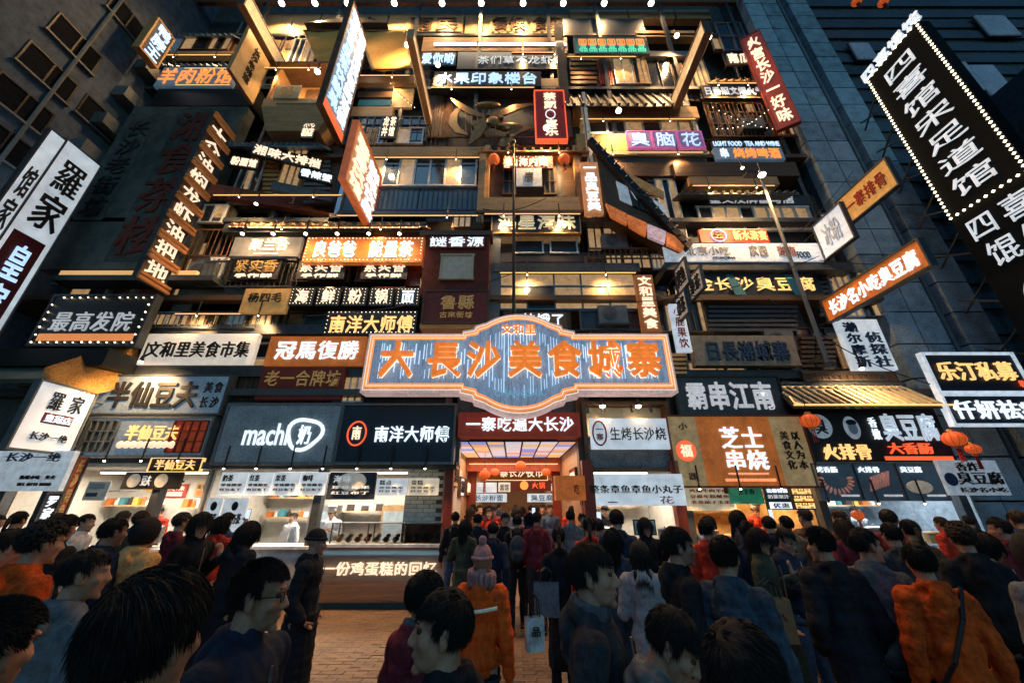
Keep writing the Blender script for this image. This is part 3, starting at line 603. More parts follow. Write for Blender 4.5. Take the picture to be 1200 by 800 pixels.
s = FS('shop_sign', 'tan and orange sign with glowing white 芝士串烧 in two rows', 788, 949, 488, 569, 8.8, M('speckled_tan_board', (.45, .33, .15), .6, em=.13, ecol=(1, .66, .3), var=.4), [
    ('#bar', .21, .76, .0, 1, orange_b), ('芝士', .36, .68, .16, .48, T_white, 'h', .04), ('串烧', .36, .68, .5, .78, T_white, 'h', .04), ('#bar', .37, .66, .82, .85, T_warm), ('#bar', .34, .7, .9, .94, T_warm),
    ('美食文化', .81, .87, .22, .78, T_ink, 'v', .02), ('以人为本', .89, .95, .22, .78, T_ink, 'v', .02), ('小', .07, .14, .1, .2, T_ink), ('器', .08, .14, .82, .92, T_ink),
    ('#disc', .02, .18, .36, .66, T_red), ('福', .055, .145, .42, .6, T_warm, 'h', .03)], T=.25, frame=wood_r, fw=.04, group=g)
# hooded stall front
hood = thing('stall_hood', 'brown framed hood with a warm lit recess above the white calligraphy board', 'awning', (at(737, 510, 8.85).x, 8.85, zrow(552, 8.85)))
x0, x1, z0, z1 = rect(684, 790, 470, 552, 8.85); W_, H_ = x1-x0, z1-z0
B('frame', -W_/2, -W_/2+.1, 0, .38, 0, H_, wood_d, hood); B('frame', W_/2-.1, W_/2, 0, .38, 0, H_, wood_d, hood)
B('frame', -W_/2+.101, W_/2-.101, 0, .38, H_-.08, H_, wood_d, hood); B('frame', -W_/2+.101, W_/2-.101, 0, .38, 0, .08, wood_d, hood)
B('back_panel', -W_/2+.11, W_/2-.11, .3, .37, H_*.5, H_-.09, M('cream_recess', (.5, .4, .26), .6), hood); B('grey_panel', -W_/2+.11, W_/2-.11, .05, .2, .09, H_*.3, M('speckled_grey_panel', (.11, .12, .13), .7, var=.7, scale=25), hood)
for u in (-.55, .15, .6):
    MB().cap((u, .0, H_-.1), (u, -.02, H_-.24), .03, .045, 8).build('spotlight', black, hood)
FS('shop_sign', 'white board with a red oval seal and black calligraphy under the brown hood', 692, 783, 490, 526, 8.72, white_b, [('生烤长沙烧', .24, .97, .3, .72, T_ink, 'h', .01), ('#ring', .03, .2, .1, .88, T_redi), ('一寨', .07, .16, .24, .74, T_redi, 'v', .02)], T=.08, group=g)
FS('banner', 'white banner with black characters below the brown hood', 688, 802, 555, 592, 8.7, white_b, [('整条章鱼章鱼小丸子', .02, .98, .36, .62, T_ink, 'h', .02), ('花', .72, .88, .7, .95, M('faint_pink', (.5, .3, .35), .6)), ('#bar', .2, .3, .88, .92, _M['faint_pink'])], T=.06, cat='banner')
FS('entrance_sign', 'deep red beam over the alley with white characters 一寨吃遍大长沙', 537, 680, 483, 511, 8.7, M('deep_red_beam', (.24, .028, .012), .5, em=.06, ecol=(1, .12, .05)), [('一寨吃遍大长沙', .06, .95, .2, .8, T_white, 'h', .035)], T=.45, group=g)
FS('menu_board', 'cream price list with rows of tiny red writing under the tan and orange sign', 804, 859, 570, 598, 8.95, M('cream_menu', (.6, .52, .36), .6, em=.25, ecol=(1, .85, .55)), [('鸡翅牛肉羊肉', .08, .92, .1, .24, T_redi), ('豆腐年糕鱿鱼', .08, .92, .34, .48, T_redi), ('韭菜茄子玉米', .08, .92, .58, .72, T_redi), ('#bar', .84, .98, .0, .3, T_redi)], T=.04, cat='menu board')
FS('menu_board', 'green board with faint handwriting beside the cream price list', 855, 894, 568, 590, 8.9, green_b, [('芝士香', .25, .75, .2, .5, T_ink)], T=.04, cat='menu board')
FS('menu_board', 'navy menu with white rows under the tan and orange sign', 897, 927, 571, 597, 8.95, navy, [('套餐特惠', .08, .92, .05, .24, T_white), ('奶茶果汁', .08, .92, .32, .5, T_grey), ('#bar', .1, .95, .66, .95, T_white), ('优惠', .2, .85, .7, .92, T_navy)], T=.04, cat='menu board')
FS('menu_board', 'dark menu with a grid of gold pictures under the tan and orange sign', 928, 953, 571, 597, 8.95, black, [('回品回', .05, .95, .04, .3, T_gold), ('品回品', .05, .95, .36, .62, T_gold), ('回品回', .05, .95, .68, .94, T_gold)], T=.04, cat='menu board')
# tofu stall with the little tiled roof
ps = thing('tiled_roof_awning', 'small tiled roof with gold lit edges above the stinky tofu sign', 'awning', (at(1012, 460, 8.6).x, 8.6, zrow(476, 8.6)))
x0, x1, z0, z1 = rect(920, 1104, 448, 476, 8.6); W_, H_ = x1-x0, z1-z0
m = MB(); m.add([(-W_/2, -.1, 0), (W_/2, -.1, 0), (W_/2-.35, .5, H_), (-W_/2+.1, .5, H_), (-W_/2, -.1, -.08), (W_/2, -.1, -.08), (W_/2-.35, .5, H_-.08), (-W_/2+.1, .5, H_-.08)], [(0, 1, 2, 3), (7, 6, 5, 4), (0, 4, 5, 1), (1, 5, 6, 2), (2, 6, 7, 3), (3, 7, 4, 0)])
m.build('roof_slab', black, ps)
tl = MB().cap((0, 0, 0), (-.12, .6, H_), .045, .045, 8).mesh('tile_row', M('pale_roll_tile', (.3, .27, .2), .5))
for k in range(17): link('roof_tile', tl, ps, (-W_/2+.2+k*(W_-.5)/16, -.12, .03))
m = MB(); m.tube((-W_/2, -.16, .0), (W_/2, -.16, 0), .022, n=6); m.tube((-W_/2+.1, .5, H_+.05), (W_/2-.35, .5, H_+.05), .022, n=6); m.path([(-W_/2-.06, -.18, .2), (-W_/2+.02, -.16, .06), (-W_/2+.2, -.16, 0)], .02); m.build('edge_light', T_gold, ps)
m = MB().cap((-W_/2, .55, H_+.1), (W_/2-.3, .55, H_+.1), .09, .09, 8); m.build('ridge', char, ps)
FS('shop_sign', 'mossy brown wall top sign ledge behind the small tiled roof', 915, 1050, 434, 447, 9.3, worn_b, [], T=.3, group=g)
s = FS('shop_sign', 'large dark stinky tofu sign 臭豆腐 with two pale portrait ovals and gold and red lines', 945, 1108, 478, 541, 8.85, M('near_black_board', (.012, .014, .018), .5), [
    ('#disc', .03, .2, .12, .58, M('pale_blue_disc', (.35, .42, .5), .5, em=.16, ecol=(.7, .85, 1))), ('臭', .07, .16, .2, .5, T_ink, 'h', .02),
    ('香', .47, .53, .18, .38, T_white, 'h', .01), ('嫩', .47, .53, .4, .6, T_white, 'h', .01), ('臭豆腐', .55, .96, .12, .62, M('pale_blue_lettering', (.5, .6, .7), .5, em=.45, ecol=(.75, .88, 1)), 'h', .045),
    ('火排骨', .07, .42, .68, .96, T_gold, 'h', .04), ('大香肠', .54, .86, .66, .86, T_red, 'h', .04), ('#bar', .5, .98, .9, .97, T_red)], T=.2, group=g)
x0, x1, z0, z1 = rect(945, 1108, 478, 541, 8.85); W_, H_ = x1-x0, z1-z0
pr = MB(); cx_ = -W_/2+.34*W_; cz_ = H_*.62
pr.ball((cx_, -.02, cz_), (.19, .03, .27), 18, 12); o = pr.build('portrait_oval', _M['pale_blue_disc'], s, smooth=True)
MB().ball((cx_, -.045, cz_-.01), (.11, .02, .15), 14, 8).build('portrait_face', M('portrait_grey', (.3, .36, .42), .6), o, smooth=True)
MB().ball((cx_, -.05, cz_+.12), (.13, .02, .07), 12, 6).build('portrait_hair', T_ink, o, smooth=True)
for k, (xa, xb, nm) in enumerate(((957, 1004, 'grilled sausages in a ring'), (1006, 1054, 'striped grilled ribs'), (1056, 1104, 'pale tofu bowl and faint lettering'))):
    s = FS('food_poster', 'dark framed food poster showing '+nm, xa, xb, 544, 585, 8.8, M('poster_navy', (.02, .045, .07), .5, em=.03, ecol=(.4, .7, 1)), [(('烤香肠', '火排骨', '臭豆腐')[k], .06, .6, .06, .24, T_white, 'h', .01), ('#bar', .5, .95, .86, .92, T_grey)], T=.06, frame=greypaint, fw=.03, cat='poster', group='three food posters')
    x0, x1, z0, z1 = rect(xa, xb, 544, 585, 8.8); W_, H_ = x1-x0, z1-z0; m = MB(); meat = M('pink_grilled_meat', (.45, .2, .16), .5, em=.12, ecol=(1, .5, .4))
    if k == 0:
        for i in range(13):
            t = PI*(.95+1.1*i/12); m.ball((.33*math.cos(t)-.02, -.02, H_*.55+.25*math.sin(t)), (.03, .015, .075), 8, 6, Matrix.Rotation(PI/2-t, 3, 'Y'))
    elif k == 1:
        for i in range(7): m.cap((-.25+i*.07, -.015, H_*.25-.0+i*.02), (-.15+i*.07, -.015, H_*.62+i*.02), .024, .024, 6)
    else:
        m.ball((-.1, -.01, H_*.35), (.3, .02, .14), 14, 8)
    m.build('food_picture', meat if k < 2 else M('pale_bowl_picture', (.5, .45, .35), .5, em=.12, ecol=(1, .9, .7)), s, smooth=True)
FS('shop_sign', 'tilted white 臭豆腐 panel at the right with a small portrait', 1106, 1176, 539, 580, 8.6, M('pale_blue_board', (.4, .47, .55), .5, em=.2, ecol=(.7, .86, 1)), [('香炸', .25, .65, .06, .32, T_ink), ('臭豆腐', .2, .97, .34, .7, T_ink, 'h', .02), ('长沙名小吃', .15, .95, .78, .92, T_ink), ('#disc', .02, .2, .36, .74, T_navy)], T=.08, group=g)
FS('neon_sign', 'blue white framed neon sign with yellow characters 乐汀私募 at the right', 1092, 1196, 416, 458, 8.5, navy, [('乐汀私募', .06, .94, .2, .72, T_gold, 'h', .03), ('坊', .9, .97, .72, .9, T_red)], T=.12, frame=M('pale_neon_frame', (.5, .55, .6), .4, em=.55, ecol=(.72, .86, 1)), fw=.07, group=g)
FS('neon_sign', 'white characters 仟妍祛痘 in a pale frame below the yellow neon sign', 1112, 1225, 464, 496, 8.45, navy, [('仟妍祛痘', .04, .96, .16, .84, T_white, 'h', .03)], T=.12, frame=_M['pale_neon_frame'], fw=.06, group=g)
s = FS('shop_sign', 'white board with two columns of blue characters 濑尔摩斯 侦探社', 990, 1040, 374, 433, 8.9, white_b, [('濑尔摩斯', .1, .42, .06, .96, T_navy, 'v', .04), ('侦探社', .54, .9, .26, .96, T_navy, 'v', .04)], T=.12, group=g)
s = FS('shop_sign', 'dark hair salon sign 最高发院 edged with bulbs over an orange glow', 50, 170, 347, 404, 8.75, black, [('最高发院', .1, .9, .34, .74, T_grey, 'h', .0), ('#bar', .04, .96, .78, .92, glow_o)], bl=(.22, bulb_m, .03), T=.2, frame=char, group=g)
FS('shop_sign', 'narrow blue white sign with red script hanging right of the gate sign', 789, 806, 356, 412, 8.8, white_b, [('小鹿果饮', .2, .8, .06, .94, T_redi, 'v', .0)], T=.1, group=g)
FS('shop_sign', 'orange brown vertical sign 文和里美食 right above the gate sign', 748, 770, 322, 388, 8.85, M('brown_orange_board', (.28, .1, .03), .5, em=.1, ecol=(1, .35, .1)), [('文和里美食', .15, .85, .03, .97, T_warm, 'v', .02)], T=.12, group=g)
FS('shop_sign', 'orange vertical lit sign with five rounded characters beside the slanted balcony', 683, 704, 190, 250, 9.0, M('salmon_board', (.5, .2, .08), .5, em=.28, ecol=(1, .4, .16)), [('一品臭豆美', .15, .85, .03, .97, T_white, 'v', .03)], T=.15, group=g)
FS('mural_lettering', 'column of four huge faded red characters on the grey mural wall', 168, 222, 128, 306, 9.28, _M['mural_plaster'], [('湘食茶楼', .05, .95, .02, .98, M('faded_red_paint', (.12, .025, .02), .8), 'v', .02)], T=.015, group='faded lettering on the mural wall')
FS('mural_lettering', 'column of small dark faded characters at the left of the grey mural wall', 120, 152, 140, 258, 9.28, _M['mural_plaster'], [('长沙老街坊', .1, .9, .02, .98, M('faded_black_paint', (.02, .025, .03), .8), 'v', .01)], T=.015, group='faded lettering on the mural wall')

# ------------------------------------------------------------------ oblique sign stacks and the slanted balcony
OS('shop_sign', 'slanted lit sign with white characters 湘味大排档 under the blue tile canopy', 298, 168, 380, 188, 180, 8.9, black, [('湘味大排档', .02, .98, .08, .92, T_warm, 'h', .03)], group='slanted signs under the blue tile canopy')
OS('shop_sign', 'short slanted sign with white characters 粉面 left of the lit slanted sign', 272, 183, 305, 188, 193, 8.85, black, [('粉面馆', .04, .96, .06, .94, T_warm, 'h', .03)], group='slanted signs under the blue tile canopy')
OS('shop_sign', 'slanted sign with a white script line below the lit slanted sign', 352, 196, 392, 206, 206, 8.8, black, [('香辣蟹', .04, .96, .1, .9, T_white, 'h', .03)], group='slanted signs under the blue tile canopy')
OS('slanted_band', 'slanted strip of dark red speckled timber under the stacked signs', 240, 213, 392, 240, 226, 8.9, M('speckled_red_timber', (.14, .045, .03), .8, var=.8, bump=.5, scale=20), [], T=.2, cat='awning')
OS('slanted_band', 'slanted strip of grey and tan boards above the dark red strip', 320, 212, 390, 226, 222, 8.85, plaster_b, [], T=.15, cat='awning')
o_ = at(745, 290, 8.9); sb = thing('slanted_balcony', 'tilted timber balcony with white paper windows, tiled roof edge and orange lit carvings', 'balcony', (o_.x, 8.9, o_.z))
def quad(name, pts, Y, th_, mat, par=None):
    q = [at(a, b_, Y) for a, b_ in pts]; c = [(v.x-o_.x, v.z-o_.z) for v in q]
    area_ = sum(c[i][0]*c[(i+1) % len(c)][1]-c[(i+1) % len(c)][0]*c[i][1] for i in range(len(c)))
    if area_ < 0: c = c[::-1]
    return MB().prism(c, Y-8.9, Y-8.9+th_).build(name, mat, par or sb)
quad('body', ((696, 172), (806, 288), (796, 296), (760, 280), (712, 246), (706, 215)), 9.0, .7, wood_d)
quad('roof_edge', ((689, 164), (694, 160), (812, 286), (807, 291)), 8.8, .2, black)
for k in range(17): MB().cap(at(692+k*7, 162+k*7.5, 8.78)-o_, at(696+k*7, 159+k*7.5, 9.1)-o_, .035, .035, 6).build('roof_tile', tile_m, sb)
quad('carved_lintel', ((728, 198), (778, 224), (778, 233), (733, 211)), 8.93, .06, M('gilded_carving', (.4, .2, .06), .5, em=.08, ecol=(1, .5, .2), var=.9, scale=24))
ppw = M('blue_white_paper', (.45, .5, .55), .7, em=.2, ecol=(.7, .85, 1)); dkl = M('dark_lattice', (.03, .04, .04), .6)
for k, (a, b_) in enumerate(((0, .24), (.27, .38), (.41, .5), (.53, .62), (.65, .74), (.78, 1))):
    tl_ = (722+56*a, 212+28*a); tr_ = (722+56*b_, 212+28*b_); bl_ = (727+58*a, 234+26*a); br_ = (727+58*b_, 234+26*b_)
    w = quad('paper_window', (tl_, tr_, br_, bl_), 8.94, .04, ppw if k in (0, 5) else dkl)
    if k not in (0, 5): quad('pane', ((tl_[0]+1, tl_[1]+3), (tr_[0]-2, tr_[1]+3), (br_[0]-2, br_[1]-9), (bl_[0]+1, bl_[1]-9)), 8.93, .005, ppw)
for k, (c, mm) in enumerate((((((710, 238), (734, 250), (735, 263), (716, 253)), 0)), ((((735, 251), (758, 261), (757, 276), (738, 265)), 0)), ((((759, 262), (781, 271), (779, 285), (760, 277)), 1)), ((((782, 272), (804, 283), (800, 294), (782, 286)), 0)))):
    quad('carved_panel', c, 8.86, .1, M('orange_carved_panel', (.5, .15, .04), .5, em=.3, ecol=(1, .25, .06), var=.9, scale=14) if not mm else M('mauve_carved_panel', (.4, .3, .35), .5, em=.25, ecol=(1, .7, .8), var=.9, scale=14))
# ------------------------------------------------------------------ signs at right angles to the front
g2 = 'signs standing out from the front'
PS('box_sign', 'tall white box sign 羅家 with black brush characters and maroon panel, left edge', 117, 195, 392, 78, 165, 8.5, white_b, [('羅家', .2, .86, .07, .5, T_ink, 'v', .04), ('#bar', .12, .88, .54, 1.0, T_maroon), ('皇家', .3, .74, .58, .98, T_cool, 'v', .02)], T=.75, arms=False, group=g2)
r_ = PS('box_sign', 'narrow white strip sign 馆家 facing the street, beside the tall 羅家 box', 76, 165, 392, 60, 152, 7.4, whitew_b if False else white_b, [('馆家日记', .2, .85, .2, .9, T_ink, 'v', .02)], T=.12, arms=False, group=g2)
PS('shop_sign', 'long bamboo slatted vertical sign 龙虾油焖 with orange ribs at the left', 268, 160, 340, 251, 134, 8.9, wood_d, [('大众油焖龙虾油把地', .1, .95, .01, .99, T_warm, 'v', .01)], T=.12, group=g2)
p = at(268, 160, 8.9); zb = zrow(340, 8.9); q = atX(251, 134, p.x); Wv = 8.9-q.y; Hv = p.z-zb
o_ = bpy.data.objects[-1] if False else None
rr = thing('rib_rack', 'row of orange timber ribs fixed across the long bamboo slatted sign', 'sign rack', (p.x+.04, (8.9+q.y)/2, zb), PI/2, g2)
for k in range(10):
    z = Hv*(k)/9-.1
    B('rib', -Wv/2-.1, Wv/2+.1, -.13, -.06, z, z+.09, M('orange_timber_rib', (.42, .17, .06), .5, em=.05, ecol=(1, .4, .12)), rr); B('rib', -Wv/2-.1, Wv/2+.1, -.13, -.06, z+.14, z+.22, _M['orange_timber_rib'], rr)
PS('shop_sign', 'small blue white neon box sign at the upper left', 203, 46, 78, 187, 22, 9.0, black, [('鸭脖王', .15, .9, .0, 1, T_cool, 'v', .04)], T=.3, frame=wood, fw=.06, group=g2)
PS('shop_sign', 'tan board with dark characters standing out at the upper left', 321, 62, 122, 296, 26, 9.2, tan_b, [('长沙老味道', .38, .62, .3, .9, T_ink, 'v', .02)], T=.12, frame=wood, fw=.02, group=g2)
PS('light_bar', 'long warm lit bar rising at the top left of the front', 333, 72, 84, 292, -6, 9.3, T_warm if False else M('warm_translucent', (.6, .42, .2), .5, em=.4, ecol=(1, .66, .34)), [], T=.25, frame=wood_d, group=g2)  # beam running in depth, its brightness put into the material as glow
PS('neon_sign', 'tall blue white neon sign packed with small characters, red tip at the bottom', 430, 52, 168, 403, 40, 9.2, M('blue_white_neon_board', (.2, .25, .32), .5, em=.1, ecol=(.6, .8, 1)), [('春香食品茶饮鲜果', .06, .48, .02, .92, T_cool, 'v', .03), ('馨香馆饮馨鲜酒楼', .52, .94, .02, .92, T_white, 'v', .03), ('#bar', 0, 1, .93, 1.0, T_red)], T=.2, frame=rust, group=g2)
PS('neon_sign', 'orange edged sign of dense warm characters below the tall blue neon sign', 446, 208, 268, 411, 182, 9.3, M('orange_white_neon_board', (.4, .2, .1), .5, em=.22, ecol=(1, .5, .25)), [('馨香饮馆', .06, .48, .06, .96, T_warm, 'v', .03), ('鲜果饮品', .52, .94, .06, .96, T_white, 'v', .03)], T=.18, frame=M('orange_frame', (.4, .1, .03), .5, em=.2, ecol=(1, .22, .05)), fw=.06, group=g2)
PS('neon_sign', 'slim bright warm sign pointing out left of the fluorescent tube', 506, 136, 145, 484, 42, 9.4, M('warm_translucent', (.6, .42, .2), .5, em=.6), [], T=.2, frame=wood, fw=.02, group=g2)  # a beam in depth rather than a sign, with glow added in its material
PS('mast_sign', 'very thin pale vertical board seen edge on beside the red neon box', 682, 108, 250, 664, 58, 9.3, M('pale_weathered_strip', (.45, .42, .38), .6, em=.12, ecol=(1, .9, .75), var=.5), [('长沙美食一条街', .1, .9, .1, .95, T_dim, 'v')], T=.12, frame=wood_d, fw=.03, group=g2)
PS('light_bar', 'long warm lit vertical board slanting beside the dark sheet roof', 787, 115, 126, 822, 27, 9.3, M('warm_translucent', (.6, .42, .2), .5), [], T=.25, frame=wood_d, group=g2)  # horizontal beam in depth, same glow put into its material
PS('shop_sign', 'red vertical sign with white characters 长沙味一好味 by the granite cladding', 896, 62, 142, 879, 40, 9.25, M('crimson_board', (.26, .03, .015), .5, em=.06, ecol=(1, .12, .05)), [('火宫长沙一好味', .18, .82, .03, .97, T_warm, 'v', .03)], T=.16, frame=wood_r, group=g2) if False else None
p = at(872, 48, 9.2)
OS('shop_sign', 'red vertical sign with white characters by the granite cladding', 868, 47, 889, 36, 152, 9.3, M('crimson_board', (.26, .03, .015), .5, em=.07, ecol=(1, .12, .05)), [('火宫长沙一好味', .18, .82, .03, .97, T_warm, 'v', .03)], T=.16, frame=wood_r, group=g2)
PS('shop_sign', 'amber lit sign with red brush characters 一寨排骨 in front of the granite panels', 980, 238, 265, 1036, 186, 8.7, yellow_b, [('一寨排骨', .12, .92, .24, .76, T_redi, 'h', .01)], T=.12, group=g2)
PS('shop_sign', 'pale blue rounded sign with washed out writing beside the amber sign', 953, 266, 303, 984, 240, 9.0, M('ice_blue_board', (.4, .48, .6), .5, em=.38, ecol=(.62, .78, 1)), [('冰粉', .2, .8, .2, .8, M('washed_blue', (.3, .38, .5), .5, em=.1), 'h', .02)], T=.12, group=g2)
PS('shop_sign', 'long orange lit sign 长沙名小吃臭豆腐 with white characters', 963, 353, 377, 1075, 282, 9.0, orange_b, [('长沙名小吃臭豆腐', .06, .96, .2, .85, T_white, 'h', .03)], T=.14, group=g2)
for k, (a, b_, c_, d_, e_, Y_) in enumerate(((791, 318, 344, 799, 291, 8.9), (806, 330, 352, 817, 302, 8.8), (792, 352, 376, 800, 331, 8.8))):
    PS('lozenge_sign', ('upper left', 'right', 'lower')[k]+' of three small slanted pale signs right of the vertical orange brown sign', a, b_, c_, d_, e_, Y_, M('pale_poster_board', (.42, .36, .3), .6, em=.16, ecol=(1, .85, .7), var=.6, scale=14), [('果茶' if k else '烤鱼', .1, .9, .15, .85, T_ink, 'h', .02)], T=.06, group=g2)
PS('shop_sign', 'white 羅家 sign with a small maroon panel in front of the lower left shops', 112, 462, 531, 50, 445, 8.6, white_b, [('羅', .24, .5, .1, .4, T_ink, 'h', 0), ('家', .6, .86, .1, .4, T_ink, 'h', .0), ('#bar', .28, .8, .44, .6, T_maroon), ('皇冠店', .3, .78, .46, .58, T_white, 'h', .01), ('长沙一绝', .2, .85, .74, .86, T_ink, 'h', .01)], T=.14, frame=greypaint, group=g2)
FS('shop_sign', 'pale lower panel with 长沙一绝 and a phone line beneath the left 羅家 sign', -20, 78, 528, 575, 8.3, M('pale_cool_board', (.5, .55, .6), .5, em=.3, ecol=(.75, .88, 1)), [('长沙一绝', .2, .88, .05, .28, T_navy, 'h', .01), ('街坊小吃 外卖', .5, .92, .62, .72, T_ink), ('TEL 0731 8600', .5, .9, .8, .88, T_ink)], T=.1, group=g)
PS('shop_sign', 'red brown vertical sign leaning at the left of the tofu stall', 104, 534, 612, 90, 540, 9.0, M('red_brown_board', (.24, .05, .02), .6, em=.08, ecol=(1, .18, .06)), [('长沙特色', .25, .75, .05, .95, T_dim, 'v')], T=.1, arms=False, group=g2)
PS('shop_sign', 'dark vertical sign with white characters at the far lower left', 72, 578, 640, 55, 580, 8.2, black, [('罗家小吃', .15, .85, .03, .97, T_white, 'v', .03)], T=.08, arms=False, group=g2)

# big sign on the right
X = 12.4; Yi = 8.2; zt = at(1017, 95, Yi).z; zb0 = zrow(253, 8.05); Wn = 1.75; zlow = 4.6
nb = thing('noodle_sign', 'huge dark bulb edged sign with white characters 四喜馄饨 on the right', 'sign', (X, (Yi+Yi-Wn)/2, zlow), -PI/2)
Hn = zt-zlow; zf = zb0-zlow
B('board', -Wn/2, Wn/2, 0, .35, 0, Hn, M('ribbed_black_board', (.008, .011, .014), .9, st=(1, 1, 14), spec=.1), nb)
m = MB()
for i in range(45): m.bulb((-Wn/2+.04, -.04, zf+(Hn-zf)*i/44), .045); m.bulb((Wn/2-.04, -.04, zf+(Hn-zf)*i/44), .045)
for i in range(1, 10): m.bulb((-Wn/2+.04+(Wn-.08)*i/10, -.04, zf), .045); m.bulb((-Wn/2+.04+(Wn-.08)*i/10, -.04, Hn-.03), .045)
m.build('bulb_string', bulb_m, nb, kind='stuff')
TW = M('white_channel_letters', (.6, .68, .78), .4, em=.5, ecol=(.8, .9, 1))
put_text(nb, '四喜馆宋足道馆', -Wn*.27, Wn*.27, zf+.25, Hn-.35, -.03, TW, 'v', 0, .03, fill=.76)
put_text(nb, '四喜', -Wn*.42, Wn*.42, zf-1.0, zf-.3, -.03, TW, 'h', 0, .03, fill=.8)
put_text(nb, '馄饨', -Wn*.36, Wn*.48, zf-1.85, zf-1.15, -.03, TW, 'h', 0, .03, fill=.8)
put_text(nb, '四喜馄饨', -Wn*.6, Wn*.55, Hn+.06, Hn+.5, .1, TW, 'h', .03, .06)
m = MB(); m.path([(.35+.72*math.cos(2*PI*i/32), -.04, zf-2.9+.72*math.sin(2*PI*i/32)) for i in range(33)], .035, 6); m.build('neon_ring', TW, nb)
put_text(nb, '四喜', -.02, .75, zf-2.8, zf-2.4, -.03, TW, 'h', .02); put_text(nb, '鲜馄饨', -.1, .85, zf-3.35, zf-2.9, -.03, TW, 'h', .02)
for i in range(7):
    MB().tube((-Wn/2-.05, .2, .6+i*1.5), (-Wn/2-1.1, .5, 1.2+i*1.5), .03, n=5).build('brace', char, nb); MB().tube((-Wn/2-.05, .2, 1.4+i*1.5), (-Wn/2-1.1, .5, .8+i*1.5), .03, n=5).build('brace', char, nb)

# ------------------------------------------------------------------ gate sign
gx0, gx1, gz0, gz1 = rect(427, 789, 391, 460, 8.2); GW = (gx1-gx0)/2; GH = (gz1-gz0)/2; gc = (gz0+gz1)/2
mt_, mb_ = zrow(368, 8.2), zrow(487, 8.2); GR = (mt_-mb_)/2; gc2 = (mt_+mb_)/2
gate = thing('gate_sign', 'big blue gate sign 大長沙美食城寨 with orange channel letters and a rounded centre plaque', 'gate sign', ((gx0+gx1)/2, 8.2, gc2))
off = gc-gc2
def gate_outline(d):
    w = GW-d; h = GH-d; c = GR-d; pts = []
    s1, s2, s3 = 1.38-d*.6, 1.1-d*.6, .8-d*.3
    q = [(w, h), (s1, h), (s1, h+.07), (s2, h+.13), (s2-.04, h+.22), (s3, h+.3)]
    n = 9; zs = h+.3; x_ = s3; R_ = ((c-zs)**2+x_**2)/(2*(c-zs)); zc = c-R_
    a0 = math.asin(min(1, x_/R_))
    arc = [(R_*math.sin(a0*(1-k/n)), zc+R_*math.cos(a0*(1-k/n))) for k in range(1, n+1)]
    top = q+arc; up = top+[(-x, z) for x, z in reversed(top[:-1])]
    return up+[(x, -z) for x, z in reversed(up)]
def ccw(p): return list(reversed(p))
def poly(pts): return [(x, z) for x, z in pts]
o0 = gate_outline(0)
m = MB(); m.prism(ccw(o0), .0, .4); m.build('outer_plaque', M('lilac_translucent', (.42, .34, .34), .5, em=.3, ecol=(1, .7, .66), var=.4, scale=14), gate)
m = MB(); m.prism(ccw(gate_outline(.09)), -.05, -.001); m.build('gold_frame', M('copper_frame', (.5, .28, .15), .35, .4, em=.2, ecol=(1, .5, .25), var=.4, scale=14), gate)
m = MB(); m.prism(ccw(gate_outline(.2)), -.08, -.052); m.build('blue_panel', M('steel_blue_panel', (.14, .2, .28), .4, em=.24, ecol=(.45, .62, .9), var=.7, st=(9, 1, 1.5)), gate)
for d_, mm, rr_ in ((.06, T_warm, .008), (.11, T_orange, .012), (.145, T_warm, .01), (.185, T_orange, .012)):
    pp = gate_outline(d_); yy = -.02 if d_ < .1 else -.07
    m = MB(); m.path([(x, yy, z) for x, z in pp+[pp[0]]], rr_, 5); m.build('neon_outline', mm, gate)
m = MB(); rnd = random.Random(3)
xk = -GW+.4
while xk < GW-.35:
    hh = GH-.3; inside = abs(xk) < .95
    if inside: hh = GR-.34-abs(xk)*.42
    a = rnd.uniform(-hh, hh*.2); b_ = rnd.uniform(max(a+.3, 0), hh)
    if rnd.random() < .5: m.tube((xk, -.1, -hh), (xk, -.1, -hh+rnd.uniform(.2, .5)), .008, n=4); m.tube((xk, -.1, hh-rnd.uniform(.2, .5)), (xk, -.1, hh), .008, n=4)
    else: m.tube((xk, -.1, a), (xk, -.1, b_), .013, n=4)
    xk += rnd.uniform(.05, .1)
m.build('neon_rods', EM('ice_blue_neon', (.55, .78, 1), .9), gate, kind='stuff')
lc = M('orange_channel_letter', (.5, .12, .015), .4, em=.6, ecol=(1, .25, .03), var=.2); lo_ = EM('letter_edge_light', (1, .74, .55), 1.1)
for ch, px in zip('大長沙美食城寨', (466, 521, 567, 615, 661.5, 708, 753)):
    xx = at(px, 427, 8.1).x-(gx0+gx1)/2; hw = .37
    put_text(gate, ch, xx-hw, xx+hw, off-.42, off+.44, -.14, lo_, 'h', .09, .05, fill=1.0)
    put_text(gate, ch, xx-hw, xx+hw, off-.42, off+.44, -.19, lc, 'h', .05, .08, name='letter_face', fill=1.0)
put_text(gate, '文和里', -.42, .42, off+.66, off+.92, -.12, lo_, 'h', .05, .05); put_text(gate, '文和里', -.42, .42, off+.66, off+.92, -.16, lc, 'h', .02, .05, name='letter_face')
put_text(gate, 'CHANGSHA', -.55, .55, off-.86, off-.7, -.12, EM('dark_teal_letters', (.2, .45, .6), .5), 'h', .0)
for x in (-3.2, -1.2, 1.2, 3.2): B('support_bar', x-.04, x+.04, .41, .85, off-.1, off, char, gate)

